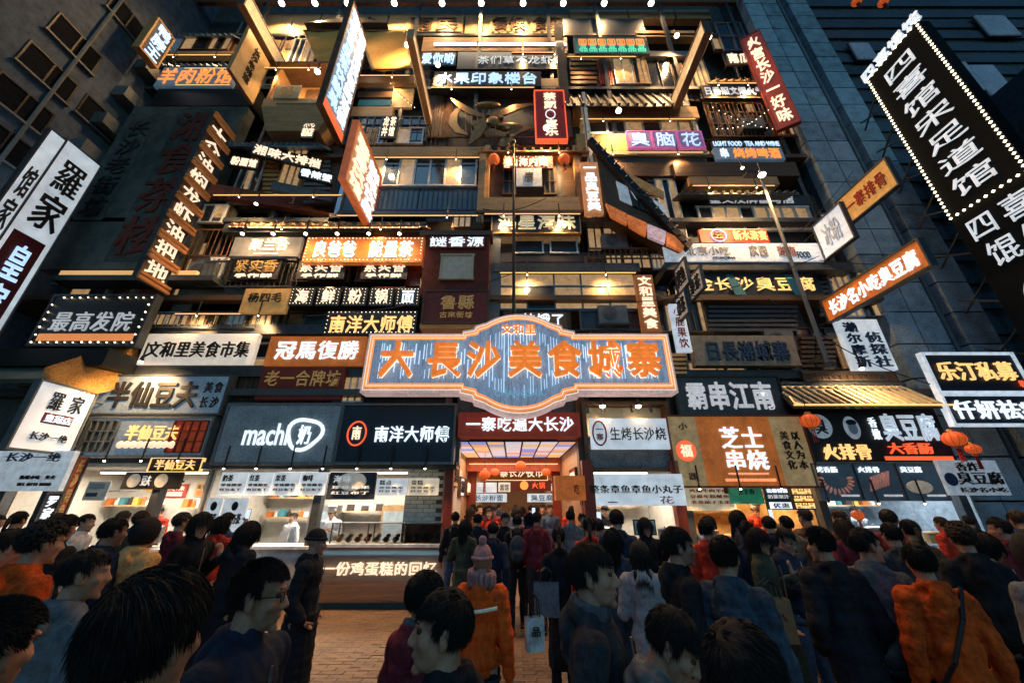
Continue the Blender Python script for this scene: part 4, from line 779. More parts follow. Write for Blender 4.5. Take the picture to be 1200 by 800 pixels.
# ------------------------------------------------------------------ ground floor rooms
def area(name, x, y, z, sx, sy, e, col, parent=None, rx=0):
    l = bpy.data.lights.new(name, 'AREA'); l.shape = 'RECTANGLE'; l.size = sx; l.size_y = sy; l.energy = e; l.color = col
    o = bpy.data.objects.new(name, l); COL.objects.link(o); o.location = (x, y, z); o.rotation_euler = (rx, 0, 0)
    if parent: o.parent = parent
    return o
rooms = [(-14.9, -11.7, 'pale'), (-11.5, -7.2, 'white'), (-7.0, -1.55, 'white'), (1.75, 3.9, 'white'), (4.0, 6.9, 'warm'), (7.1, 10.6, 'cool')]
wallc = {'pale': M('pale_tiled_wall', (.45, .45, .42), .5, var=.15), 'white': M('cream_tiled_wall', (.55, .52, .46), .45, var=.2), 'warm': M('amber_timber_wall', (.45, .28, .12), .5, var=.5), 'cool': M('blue_grey_wall', (.25, .3, .34), .5, var=.5)}
lcol = {'pale': (1, .86, .7), 'white': (1, .86, .7), 'warm': (1, .66, .34), 'cool': (.75, .88, 1)}
len_ = {'pale': 70, 'white': 95, 'warm': 110, 'cool': 70}
for x0, x1, k in rooms:
    y1 = 11.6; wm = wallc[k]
    B('shop_wall', x0, x1, y1-9.6, y1-9.5, 0, 2.84, wm, bld); B('shop_wall', x0-.06, x0, -.34, y1-9.5, 0, 2.84, wm, bld); B('shop_wall', x1, x1+.06, -.34, y1-9.5, 0, 2.84, wm, bld)
    B('shop_ceiling', x0, x1, -.3, y1-9.6, 2.76, 2.84, M('white_ceiling', (.6, .58, .52), .7), bld); B('shop_floor', x0, x1, -.4, y1-9.6, -.028, .01, M('grey_tile_floor', (.2, .2, .2), .3), bld)
    w_ = x1-x0
    tb = thing('ceiling_light', 'long ceiling light inside the %s' % {-14.9: 'far left shop', -11.5: 'tofu shop at the left', -7.0: 'milk tea and pastry shop', 1.75: 'stall under the brown hood', 4.0: 'cheese skewer stall', 7.1: 'stinky tofu stall'}[x0], 'lamp', ((x0+x1)/2, 10.3, 2.7))
    B('housing', -w_*.35, w_*.35, -.06, .06, 0, .055, white_m, tb); B('tube', -w_*.34, w_*.34, -.04, .04, -.035, -.002, tube_m, tb)
    area('shop_light', 0, -.0, -.06, w_*.7, .5, len_[k]*w_/3, lcol[k], tb)
# tile joints as recessed strips on the right end of the pastry stall, built brick by brick
rnd = random.Random(5)
wt_ = thing('tiled_partition', 'white brick tiled partition at the right end of the pastry stall', 'partition', (-1.95, 9.35, 0))
B('backing', -.55, .32, .03, .1, 0, 2.75, M('dark_grout', (.1, .09, .08), .8), wt_)
for j in range(18):
    for i in range(3):
        xa = -.55+(i-.5*(j % 2))*.3; xb = xa+.285
        xa = max(xa, -.55); xb = min(xb, .32)
        if xb-xa > .05: B('tile', xa, xb, 0, .029, 1.15+j*.088, 1.15+j*.088+.08, M('cream_tile', (.6, .56, .5), .35), wt_)
# contents: shelves, machines, bottles
ORD = ['first', 'second', 'third', 'fourth', 'fifth', 'sixth', 'seventh', 'eighth', 'ninth', 'tenth', 'eleventh', 'twelfth', 'thirteenth']
def shelf(x, z, w, n, lab, y=11.3, cols=None, h0=.14):
    t = thing('wall_shelf', lab, 'shelf', (x, y, z)); B('plank', -w/2, w/2, -.15, .15, -.03, 0, wood, t)
    for k in range(n):
        xx = x-w/2+w*(k+.5)/n; hh = h0*rnd.uniform(.8, 1.5); mm = (cols or boxm)[k % len(cols or boxm)]
        if k % 2:
            m = MB(); m.tube((0, 0, 0), (0, 0, hh*.7), w/n*.32, n=10); m.tube((0, 0, hh*.7), (0, 0, hh), w/n*.15, n=8)
            o = m.build('jar', mm, None, (xx, y-.02, z+.002)); o['label'] = '%s jar, %s from left on %s' % (mm.name[6:], ORD[k], lab); o['category'] = 'jar'; o['group'] = 'goods on '+lab
        else:
            o = MB().box(-w/n*.38, w/n*.38, -.08, .08, 0, hh).build('carton', mm, None, (xx, y-.02, z+.002)); o['label'] = '%s carton, %s from left on %s' % (mm.name[6:], ORD[k], lab); o['category'] = 'carton'; o['group'] = 'goods on '+lab
boxm = [M('goods_orange', (.5, .14, .03), .5), M('goods_white', (.6, .6, .58), .5), M('goods_teal', (.05, .2, .25), .5), M('goods_dark', (.04, .03, .03), .5), M('goods_yellow', (.55, .35, .06), .5)]
shelf(-10.6, 1.9, 1.5, 8, 'the left wall shelf of the tofu shop'); shelf(-8.3, 1.85, 1.8, 9, 'the right wall shelf of the tofu shop', cols=[boxm[0], boxm[0], boxm[1]])
shelf(-6.1, 1.6, 1.4, 8, 'the left shelf of the milk tea shop'); shelf(-6.1, 2.1, 1.4, 7, 'the upper left shelf of the milk tea shop')
shelf(-4.2, 1.75, 1.6, 8, 'the middle shelf of the milk tea shop', cols=[boxm[3], boxm[1]]); shelf(2.8, 1.9, 1.6, 7, 'the shelf of the hooded stall')
shelf(5.2, 1.8, 2.2, 12, 'the lower shelf of the cheese skewer stall'); shelf(5.2, 2.25, 2.2, 11, 'the upper shelf of the cheese skewer stall'); shelf(8.8, 1.9, 2.8, 12, 'the shelf of the stinky tofu stall')
def fridge(x, y, lab, m_, w=.7, h=1.9):
    t = thing('display_fridge', lab, 'fridge', (x, y, 0)); B('body', -w/2, w/2, 0, .6, 0, h, m_, t); B('door_glass', -w/2+.06, w/2-.06, -.02, -.001, .25, h-.15, M('fridge_glass', (.2, .25, .27), .1, em=.12, ecol=(.8, .9, 1)), t); B('handle', w/2-.05, w/2-.03, -.05, -.021, .8, 1.2, steel, t)
fridge(-5.05, 10.8, 'grey upright fridge behind the milk tea counter', steel); fridge(-3.0, 10.9, 'brown glazed oven cabinet in the pastry stall', M('oven_brown', (.25, .16, .08), .4), 1.0); fridge(8.0, 10.8, 'dark cabinet at the back of the stinky tofu stall', char)
scr = thing('till_screen', 'small dark till screen on the counter of the hooded stall', 'screen', (3.0, 9.3, 1.12)); B('panel', -.25, .25, 0, .04, .18, .5, black, scr); B('display', -.22, .22, -.006, -.001, .21, .47, M('screen_blue', (.05, .12, .18), .2, em=.1, ecol=(.4, .8, 1)), scr); B('stand', -.04, .04, .0, .05, 0, .178, char, scr)
def pot(x, y, z, r, h, lab, m_=steel, lid=True):
    t = thing('cooking_pot', lab, 'pot', (x, y, z), group='pots and steamers in the stalls'); MB().tube((0, 0, 0), (0, 0, h), r, r*1.04, n=16).build('pot_body', m_, t)
    if lid: MB().ball((0, 0, h), (r*1.04, r*1.04, r*.25), 16, 6).ball((0, 0, h+r*.28), r*.12, 8, 5).build('lid', m_, t, smooth=True)
for k, (x, r, h, m_) in enumerate(((-10.9, .2, .3, steel), (-10.2, .24, .18, wood), (-8.2, .2, .32, steel), (-7.7, .15, .2, rust), (-6.6, .15, .3, steel), (2.1, .17, .3, steel), (2.5, .22, .14, wood), (3.5, .16, .28, char), (4.5, .2, .25, steel), (5.0, .22, .14, wood), (6.2, .18, .3, steel), (7.6, .25, .22, char), (8.3, .22, .3, steel), (9.6, .2, .2, wood), (10.1, .16, .3, steel))):
    pot(x, 9.45, 1.17 if -7 < x < -1 else 1.13, r, h, '%s on the counter, %s' % ('steel pot' if m_ is steel else ('bamboo steamer' if m_ is wood else 'dark pan'), ('leftmost in the tofu shop', 'second in the tofu shop', 'third in the tofu shop', 'rightmost in the tofu shop', 'at the left of the milk tea counter', 'leftmost under the hood', 'second under the hood', 'beside the till screen', 'leftmost in the cheese stall', 'second in the cheese stall', 'rightmost in the cheese stall', 'leftmost in the stinky tofu stall', 'second in the stinky tofu stall', 'third in the stinky tofu stall', 'rightmost in the stinky tofu stall')[k]), m_)
wl = [('奶茶', T_ink, white_m), ('招牌', T_redi, cream), ('美味', T_warm, red_b), ('臭豆腐', T_ink, tan_b), ('小吃', T_warm, black), ('特价', T_navy, white_m)]
k = 0
for x0_, x1_, nm in ((-11.3, -7.4, 'tofu shop'), (-6.8, -2.4, 'milk tea and pastry shop'), (1.9, 3.8, 'hooded stall'), (4.1, 6.8, 'cheese skewer stall'), (7.2, 10.4, 'stinky tofu stall')):
    x = x0_; i = 0
    while x < x1_-.4:
        w_ = rnd.uniform(.4, .75); h_ = rnd.uniform(.3, .5); tx, tm, bm2 = wl[k % 6]; k += 1
        t = thing('wall_poster', '%s wall poster from the left in the %s' % (('first', 'second', 'third', 'fourth', 'fifth', 'sixth', 'seventh', 'eighth', 'ninth')[min(i, 8)], nm), 'poster', (x+w_/2, 11.55, 2.3-rnd.uniform(0, .25)))
        B('sheet', -w_/2, w_/2, 0, .03, 0, h_, bm2, t); put_text(t, tx, -w_*.42, w_*.42, h_*.5, h_*.85, -.006, tm, t=.01); B('picture', -w_*.35, w_*.35, -.008, -.001, h_*.08, h_*.42, rnd.choice(boxm), t)
        x += w_+rnd.uniform(.06, .3); i += 1
# counters
def counter(x, y, w, h, lab, top, front, d=.6):
    t = thing('counter', lab, 'counter', (x, y, 0)); m = MB()
    prof = [(0, .1), (-.06, .25), (-.1, .5), (-.08, h-.2), (-.02, h-.07), (0, h-.06)]
    vs = []; n = len(prof)
    for xx in (-w/2, w/2): vs += [(xx, py, pz) for py, pz in prof]+[(xx, d, h-.06), (xx, d, .1)]
    k = n+2; m.add(vs, [(i, (i+1) % k, k+(i+1) % k, k+i) for i in range(k)]+[tuple(range(k-1, -1, -1)), tuple(range(k, 2*k))])
    m.build('front_panel', front, t, smooth=False); B('worktop', -w/2-.03, w/2+.03, -.12, d+.03, h-.058, h, top, t); B('plinth', -w/2+.03, w/2-.03, .03, d-.03, 0, .098, M('teal_plinth', (.02, .06, .065), .5), t); return t
c = counter(-2.75, 9.0, 2.7, 1.16, 'rounded steel pastry counter with glowing characters on its front', whiteframe, M('satin_steel', (.42, .34, .27), .35, .7, st=(.4, 1, 6)))
put_text(c, '一份鸡蛋糕的回忆', -1.2, 1.2, .6, .84, -.12, T_warm, 'h', .02, .03)
counter(-5.55, 9.0, 2.85, 1.12, 'plain pale counter of the milk tea shop', whiteframe, M('pale_laminate', (.4, .38, .36), .5)); counter(-9.3, 9.2, 3.6, 1.05, 'white counter of the tofu shop at the left', white_m, whiteframe)
counter(2.85, 8.95, 2.0, 1.1, 'white counter of the stall under the hood', white_m, whiteframe); counter(5.4, 9.0, 2.7, 1.08, 'amber timber counter of the cheese skewer stall', steel, wood); counter(8.85, 8.9, 3.4, 1.08, 'dark counter of the stinky tofu stall', steel, char)
gc_ = thing('glass_case', 'lit glass pastry case standing on the steel counter', 'display case', (-2.75, 9.05, 1.162)); m = MB()
for x in (-1.2, -.4, .4, 1.2): m.box(x-.012, x+.012, 0, .024, 0, .38); m.box(x-.012, x+.012, .4, .424, 0, .38)
m.box(-1.22, 1.22, -.01, .43, .381, .4); m.build('case_frame', char, gc_)
B('case_glass', -1.19, 1.19, .008, .014, .01, .37, M('clear_glass', (.9, .9, .9), .05, trans=1., var=0, bump=0), gc_)
for k in range(11):
    xx = -3.85+k*.21; mm = [M('golden_pastry', (.5, .27, .07), .6), M('pale_cake', (.6, .5, .3), .6), M('brown_bun', (.3, .13, .04), .6)][k % 3]
    m = MB(); m.ball((0, 0, .06), (.075, .09, .06), 10, 6); m.ball((.03, .05, .13), (.06, .07, .045), 8, 5)
    o = m.build('pastry', mm, None, (xx, 9.28, 1.164), smooth=True); o['label'] = 'small %s pile, %s from the left in the lit glass case' % (mm.name.replace('_', ' '), ORD[k]); o['category'] = 'pastry'; o['group'] = 'pastries in the glass case'
# hanging menu boards over the counters
mb_g = 'menu boards hanging over the counters'; menu = M('white_menu_lightbox', (.6, .62, .64), .5, em=.4, ecol=(.85, .93, 1), var=.15); menw = M('warm_menu_lightbox', (.62, .55, .42), .5, em=.4, ecol=(1, .82, .6))
for k, (xa, xb, ya, yb, mm, tx, lab) in enumerate([
    (257, 288, 553, 580, menu, '奶茶', 'first white menu board from the left over the milk tea counter'), (289, 318, 553, 580, menu, '红茶', 'second white menu board over the milk tea counter, crowded with small writing'),
    (319, 350, 553, 580, menu, '果茶', 'third white menu board over the milk tea counter'), (351, 382, 553, 580, menu, '咖啡', 'fourth white menu board over the milk tea counter with a blue cup'),
    (384, 440, 553, 585, navy, '海味', 'black menu picture board with a round pale dish between the white boards'), (441, 477, 560, 580, menu, '糕点', 'first small white board over the pastry case'), (478, 514, 560, 580, menw, '蛋糕', 'second small cream board over the pastry case')]):
    r_ = FS('menu_board', lab, xa, xb, ya, yb, 8.95, mm, [(tx, .1, .5, .12, .4, T_ink if mm is not navy else T_grey), ('珍珠椰果', .1, .9, .5, .62, T_ink if mm is not navy else T_grey), ('红豆布丁', .1, .9, .7, .82, T_ink if mm is not navy else T_grey)], T=.04, cat='menu board', group=mb_g)
    if mm is navy: MB().ball((0, -.02, .38), (.33, .02, .2), 16, 8).build('dish_picture', M('pale_dish', (.5, .48, .42), .5, em=.2), r_, smooth=True)
FS('menu_board', 'dark menu strip with pale round dishes over the tofu counter at the left', 144, 212, 553, 573, 9.0, black, [('#disc', .08, .3, .1, .9, _M['pale_dish']), ('#disc', .55, .78, .1, .9, _M['pale_dish']), ('豆夫', .34, .5, .2, .8, T_grey)], T=.05, cat='menu board', group=mb_g)
FS('menu_board', 'gold lattice box of characters above the dark menu strip at the left', 176, 236, 537, 552, 8.95, black, [('半仙豆夫', .1, .9, .1, .9, T_gold)], T=.08, frame=T_gold, fw=.015, cat='menu board', group=mb_g)
FS('notice', 'pale notice with blue squares on the left wall of the tofu shop', 100, 126, 564, 586, 9.4, M('pale_notice', (.45, .47, .48), .6, em=.08), [('#bar', .1, .8, .1, .4, M('faded_blue', (.2, .3, .38), .6)), ('#bar', .1, .6, .6, .8, T_navy)], T=.03, cat='notice')
for k, (xa, xb, lab, tx) in enumerate(((232, 250, 'narrow white roll up banner left of the milk tea counter', '新品推荐'), (252, 281, 'wider white roll up banner with a small portrait beside the milk tea counter', '招牌奶茶'))):
    x0, x1, z0, z1 = rect(xa, xb, 583, 668, 8.5)
    t = thing('roll_up_banner', lab, 'banner', ((x0+x1)/2, 8.5, 0)); w_ = x1-x0
    B('sheet', -w_/2, w_/2, 0, .02, .08, z1, menu, t); B('foot', -w_/2, w_/2, -.1, .12, 0, .078, steel, t); put_text(t, tx, -w_*.4, w_*.4, z1-.5, z1-.3, -.01, T_ink); MB().ball((0, -.005, z1-.16), (.07, .01, .09), 10, 6).build('portrait_picture', T_ink, t, smooth=True)
# entrance alley
al = thing('alley_portal', 'lit lattice ceiling and side walls of the entrance alley', 'entrance', (0, 9.0, 0))
B('side_wall', -1.6, -1.5, .2, 12, 0, 4.0, M('warm_pale_wall', (.42, .26, .15), .5, em=.0), al); B('side_wall', 1.62, 1.72, .2, 12, 0, 4.0, _M['warm_pale_wall'], al)
m = MB(); 
for i in range(15): m.box(-1.48+i*.213, -1.455+i*.213, .2, 3.6, 3.326, 3.362)
for j in range(16): m.box(-1.49, 1.61, .2+j*.22, .225+j*.22, 3.325, 3.36)
m.build('ceiling_lattice', M('dark_blue_lattice', (.06, .08, .16), .5), al)
for i in range(7):
    for j in range(8):
        mm = [EM('ceiling_panel_white', (.9, .88, .95), .5), EM('ceiling_panel_pink', (1, .5, .35), .5), EM('ceiling_panel_blue', (.35, .45, 1), .5), EM('ceiling_panel_gold', (1, .66, .3), .55)][rnd.choice((0, 0, 1, 2, 3))]
        B('light_panel', -1.48+i*.44, -1.09+i*.44, .22+j*.42, .6+j*.42, 3.31, 3.334, mm, al)
area('portal_light', 0, 2.0, 3.2, 2.8, 3, 110, (1, .62, .38), al)
B('inner_beam', -1.48, 1.6, 3.7, 4.0, 2.9, 3.4, M('red_beam', (.3, .05, .02), .5, em=.08, ecol=(1, .2, .08)), al)
B('light_slit', -1.4, 1.5, 3.66, 3.69, 3.1, 3.13, T_gold, al)
B('far_wall', -4, 4, 12.1, 12.3, 0, 6, M('warm_far_wall', (.25, .13, .07), .6), al)
FS('alley_sign', 'gold framed sign of glowing characters inside the alley', 571, 641, 546, 562, 13.2, M('amber_brown_board', (.3, .12, .05), .5, em=.15, ecol=(1, .4, .15)), [('一寨长沙夜市', .06, .94, .1, .8, T_warm, 'h', .02)], frame=T_gold, fw=.02, T=.1, cat='sign', group='signs inside the alley')
FS('alley_sign', 'white lit sign at the left inside the alley', 553, 582, 565, 577, 14.5, white_b, [('米粉', .1, .9, .1, .9, T_grey)], T=.1, group='signs inside the alley')
FS('alley_sign', 'small white double sign left of centre inside the alley', 584, 598, 565, 576, 15, whitew_b, [('面馆', .1, .9, .15, .85, T_ink)], T=.1, group='signs inside the alley')
FS('alley_sign', 'maroon sign with a glowing round logo inside the alley', 600, 646, 562, 575, 15.5, maroon_b, [('#disc', .2, .42, .1, .9, T_orange), ('火锅', .5, .85, .2, .8, T_red)], T=.1, group='signs inside the alley')
FS('alley_sign', 'pale blue shop sign low at the left of the alley', 552, 594, 578, 588, 15.2, M('ice_board', (.5, .55, .6), .5, em=.5, ecol=(.7, .86, 1)), [('长沙粉面', .1, .9, .15, .85, T_navy)], T=.1, group='signs inside the alley')
FS('alley_sign', 'pale blue shop sign low at the right of the alley', 618, 652, 578, 588, 15.4, _M['ice_board'], [('臭豆腐', .1, .9, .15, .85, T_navy)], T=.1, group='signs inside the alley')
area('alley_light', 0, 7, 3.6, 2.6, 6, 120, (1, .78, .55), al)
for k, (X_, Ya, zz, w_, h_, mt, tx, lab) in enumerate(((-1.42, 9.9, 2.35, .9, .5, tan_b, '臭', 'tan sign jutting from the left alley wall near the mouth'), (-1.42, 11.3, 2.15, .9, .45, white_b, '米粉', 'white sign on the left alley wall'), (-1.42, 12.9, 2.2, 1.0, .4, orange_b, '烤鱼', 'orange sign on the left alley wall further in'),
        (1.58, 10.1, 2.3, .9, .45, red_b, '糖油', 'red sign on the right alley wall near the mouth'), (1.58, 11.5, 2.1, 1.0, .5, yellow_b, '茶', 'amber sign on the right alley wall'), (1.58, 13.4, 2.2, .9, .5, white_b, '甜品', 'white sign on the right alley wall further in'), (1.58, 15.2, 2.3, .9, .4, orange_b, '面', 'orange sign far in on the right alley wall'))):
    sd = -1 if X_ > 0 else 1
    t = thing('alley_sign', lab, 'sign', (X_, Ya, zz), sd*PI/2, 'signs along the alley walls'); sign_body(t, w_, h_, .08, mt, wood_d, .03, [(tx, .1, .9, .15, .85, T_ink if mt in (tan_b, white_b, yellow_b) else T_warm, 'h', .01)])
for k, (px, py, Y_, r_) in enumerate(((580, 553, 12, .14), (597, 556, 14, .13), (622, 556, 14, .13), (640, 553, 12, .14), (610, 545, 11.2, .15))):
    lantern_later = None; p_ = at(px, py, Y_); t = thing('lantern', ('first', 'second', 'third', 'fourth', 'fifth')[k]+' small red lantern in the garland hanging across the alley', 'lantern', (p_.x, Y_, p_.z-r_), group='alley lantern garland'); MB().ball((0, 0, r_), (r_, r_, r_*.8), 14, 8).build('paper_globe', lantern_m, t, smooth=True); MB().tube((0, 0, 1.8*r_), (0, 0, 1.8*r_+.35), .008, n=4).build('cord', black, t)
B('inner_frame', -1.49, -1.2, 4.2, 4.4, 0, 2.95, wood_r, al); B('inner_frame', 1.35, 1.61, 4.2, 4.4, 0, 2.95, wood_r, al); B('inner_frame', -1.19, 1.34, 4.2, 4.4, 2.65, 2.95, wood, al)
ls = FS('lantern_box', 'orange fringed lantern box hanging at the right of the entrance', 651, 686, 557, 586, 8.5, M('orange_lantern_cloth', (.45, .12, .025), .7, em=.22, ecol=(1, .25, .05)), [('吃', .6, .8, .35, .75, T_ink)], T=.35, cat='lantern')
p1_ = thing('red_pillar', 'red lacquered pillar right of the entrance', 'pillar', (at(693, 620, 8.8).x, 8.8, 0)); B('shaft', -.12, .12, -.12, .12, .12, 2.85, wood_r, p1_); B('base', -.16, .16, -.16, .16, 0, .118, granite2, p1_)
p1_ = thing('red_pillar', 'red brown pillar between the hooded stall and the cheese skewer stall', 'pillar', (at(800, 620, 8.9).x, 8.9, 0)); B('shaft', -.1, .1, -.1, .1, .12, 2.85, wood_r, p1_); B('base', -.14, .14, -.14, .14, 0, .118, granite2, p1_)

# ------------------------------------------------------------------ lanterns, lamps, umbrellas, sculpture, masts, cables
def lantern(px, py, Y, r, label, flat=.8):
    p = at(px, py, Y); t = thing('lantern', label, 'lantern', (p.x, Y, p.z-r*flat-.06), group='red lanterns')
    m = MB()
    for i in range(12):
        a = 2*PI*i/12; pts = []
        for j in range(9):
            ph = PI*(.08+.84*j/8); pts.append(Vector((r*1.01*math.sin(ph)*math.cos(a), r*1.01*math.sin(ph)*math.sin(a), r*flat+.06+r*flat*1.01*math.cos(ph))))
        m.path(pts, r*.018, 4)
    MB().ball((0, 0, r*flat+.06), (r*.98, r*.98, r*flat*.98), 18, 12).build('paper_globe', lantern_m, t, smooth=True)
    m.build('ribs', M('dark_red_rib', (.2, .02, .01), .5), t); MB().tube((0, 0, .02), (0, 0, .08), r*.35, n=12).tube((0, 0, r*flat*2+.04), (0, 0, r*flat*2+.1), r*.3, n=12).build('end_caps', T_gold if False else wood, t)
    m = MB()
    for i in range(7): m.tube((r*.14*math.cos(i), r*.14*math.sin(i), .02), (r*.2*math.cos(i), r*.2*math.sin(i), -.25), .008, n=4)
    m.build('tassel', T_redi, t); MB().tube((0, 0, r*flat*2+.1), (0, 0, r*flat*2+.5), .008, n=4).build('cord', black, t)
lantern(949, 493, 8.4, .2, 'orange red lantern at the left end of the stinky tofu sign'); lantern(1118, 514, 8.3, .21, 'orange red lantern with a tassel at the right end of the stinky tofu sign'); lantern(1140, 526, 8.5, .14, 'small speckled red lantern right beside the large tasselled lantern')
lantern(579, 187, 9.1, .19, 'red lantern at the left of the brown pavilion', 1.1); lantern(661, 187, 9.1, .2, 'red lantern at the right of the brown pavilion', 1.1); lantern(1005, 603, 9.3, .13, 'tiny red lantern inside the stinky tofu stall'); lantern(568, 556, 10.5, .16, 'orange lantern at the left inside the alley'); lantern(1004, 2, 9.0, .2, 'left of the two red lanterns at the very top right'); lantern(1035, 3, 9.0, .2, 'right of the two red lanterns at the very top right')
def spot(px, py, Y, e, label, tgt=None, r=.11, col=(1, .57, .24), grp='warm flood lamps on the front', ang=150):
    p = at(px, py, Y); t = thing('flood_lamp', label, 'lamp', (p.x, Y, p.z), group=grp)
    MB().tube((0, 0, .02), (0, 0, .16), r*1.05, r*.5, n=12).tube((0, 0, .16), (0, 0, .5), .02, n=6).build('lamp_housing', black, t)
    MB().ball((0, 0, .0), (r, r, r*.6), 12, 6).build('bulb', bulb_s, t, smooth=True)
    l = bpy.data.lights.new('lamp_light', 'SPOT'); l.energy = e*1.9; l.color = col; l.spot_size = R(ang); l.spot_blend = .7; l.shadow_soft_size = .09
    o = bpy.data.objects.new('lamp_light', l); COL.objects.link(o); o.parent = t; o.location = (0, 0, -.12)
    if tgt is not None:
        d = Vector(tgt)-Vector((p.x, Y, p.z-.12)); o.rotation_euler = d.to_track_quat('-Z', 'Y').to_euler()
ordn = ['first', 'second', 'third', 'fourth', 'fifth', 'sixth', 'seventh', 'eighth', 'ninth', 'tenth', 'eleventh']
for k, px in enumerate((330, 369, 407, 462, 518, 564, 613, 660, 708, 763)):
    q = at(px, 45, 10.1); spot(px, 4, 9.4, 260 if k < 8 else 130, ordn[k]+' lamp from the left in the row hanging along the top', (q.x, 10.1, q.z-1.5), .13)
for px, py, Y, e, lab, tx, ty, tY in ((477, 53, 8.5, 200, 'bright lamp at the right edge of the canvas awnings', 450, 62, 9.2), (513, 76, 9.2, 160, 'bright lamp under the fluorescent tube at its left end', 540, 150, 10.1), (372, 84, 8.3, 240, 'bright lamp on the balcony hut roof', 392, 60, 9.2),
        (793, 42, 9.2, 200, 'bright lamp under the right end of the tan beams', 770, 110, 9.6), (780, 77, 9.0, 260, 'bright lamp low over the dark sheet roof', 770, 150, 9.6), (831, 44, 8.8, 140, 'small bright lamp beside the slanting lit board', 860, 120, 9.6), (340, 33, 8.9, 220, 'bright lamp by the tan board at the upper left', 300, 80, 9.4),
        (893, 205, 7.9, 300, 'street lamp head on the leaning thin pole', 870, 330, 9.2), (640, 150, 8.8, 200, 'lamp above the brown pavilion roof', 620, 235, 9.4), (725, 130, 8.9, 160, 'lamp over the ochre fascia', 740, 180, 9.5)):
    q = at(tx, ty, tY); spot(px, py, Y, e, lab, q, .1)
for k, px in enumerate((284, 320, 358, 395, 432, 468)):
    q = at(px, 300, 8.9); spot(px, 274, 8.45, 26, ordn[k]+' small lamp from the left over the orange tea sign row', q, .05, grp='small lamps over the tea sign')
for (a_, b_, py_, Y_, lab_) in STRIPS:
    for f_, side_ in ((.2, 'left'), (.78, 'right')):
        px_ = a_+(b_-a_)*f_; q = at(px_, py_+22, Y_+.2); spot(px_, py_+3, Y_-.12, 46, side_+' small downlight '+lab_, q, .02, grp='small downlights under the ledges', ang=140)
for k, px in enumerate((262, 300, 340, 378, 418, 458, 498, 122, 165, 208, 820, 868, 916, 972, 1030, 1084)):
    q = at(px+(8 if px > 600 else -8), 700, 8.3); spot(px, 549 if px > 250 and px < 600 else (540 if px < 250 else 573 if px < 950 else 590), 8.72, 36, 'small clip lamp under the shop fascia, %s' % ('first from the left over the milk tea counter', 'second over the milk tea counter', 'third over the milk tea counter', 'fourth over the milk tea counter', 'fifth beside the black menu picture board', 'sixth over the pastry case', 'seventh at the right end over the pastry case', 'leftmost over the tofu shop', 'middle one over the tofu shop', 'rightmost over the tofu shop', 'leftmost over the cheese stall', 'middle one over the cheese stall', 'rightmost over the cheese stall', 'leftmost below the food posters', 'middle one below the food posters', 'rightmost below the food posters')[k], q, .024, grp='clip lamps under the shop fascias', ang=110)
for k, px in enumerate((706, 748)):
    q = at(px, 500, 8.9); spot(px, 476, 8.72, 26, ('left', 'right')[k]+' warm lamp inside the brown hood', q, .07, grp='lamps inside the hood', ang=120)
for k, (px, py, Y, e, lab) in enumerate(((165, 432, 8.3, 120, 'lamp over the straw awning'), (1010, 440, 8.3, 110, 'lamp over the small tiled roof'), (300, 247, 8.6, 110, 'lamp over the timber canopy at the left'), (870, 205, 8.7, 130, 'lamp under the wood soffit at the right'))):
    q = at(px, py+60, 9.2); spot(px, py-8, Y, e, lab, q, .05)
ft = thing('fluorescent_lamp', 'long fluorescent tube lamp under the pale letter band', 'lamp', (at(586, 52, 9.55).x, 9.55, at(586, 52, 9.55).z)); wft = at(665, 52, 9.55).x-at(508, 52, 9.55).x
for k in range(3):
    a = -wft/2+wft*k/3+.05; b_ = a+wft/3-.1
    MB().tube((a, 0, 0), (b_, 0, 0), .045, n=10).build('tube', EM('bright_tube', (1, .88, .7), 7), ft); B('housing', a-.02, b_+.02, .03, .12, -.05, .07, white_m, ft)
area('tube_light', 0, -.15, -.05, wft, .1, 45, (1, .78, .5), ft, rx=R(-20))
# folded canvas awnings
def canvas(pts, label):
    c = [at(*a) for a in pts]; b0 = c[0].copy(); t = thing('canvas_awning', label, 'awning', (b0.x, b0.y, min(q_.z for q_ in c)), group='ochre canvas awnings'); o_ = Vector(t.location)
    N = 14; vs = []; m = MB()
    for i in range(N+1):
        for j in range(N+1):
            q_ = c[0].lerp(c[1], j/N).lerp(c[3].lerp(c[2], j/N), i/N)-o_
            vs.append(q_+Vector((0, .05*math.sin(i*.9+j*.35), -.16*math.sin(PI*i/N)*math.sin(PI*j/N)+.02*math.sin(j*1.3))))
    m.add(vs, [(i*(N+1)+j, (i+1)*(N+1)+j, (i+1)*(N+1)+j+1, i*(N+1)+j+1) for i in range(N) for j in range(N)]); o = m.build('cloth', canvas_m, t, smooth=True); so_ = o.modifiers.new('thick', 'SOLIDIFY'); so_.thickness = .02
    m = MB()
    for a, b_ in ((0, 1), (1, 2), (2, 3), (3, 0)): m.tube(c[a]-o_, c[b_]-o_, .03, n=6)
    m.build('frame', wood_d, t)
canvas(((355, 36, 9.3), (416, 36, 9.3), (402, 83, 9.0), (373, 74, 9.0)), 'left of two ochre canvas awnings at the top'); canvas(((420, 36, 9.3), (475, 36, 9.3), (482, 81, 9.0), (436, 82, 9.0)), 'right of two ochre canvas awnings at the top')
cn = thing('pointed_roof', 'dark pointed roof above the two canvas awnings', 'roof', (at(408, 36, 9.4).x, 9.4, zrow(36, 9.4))); hc = zrow(20, 9.4)-zrow(36, 9.4); wc = at(456, 36, 9.4).x-at(408, 36, 9.4).x
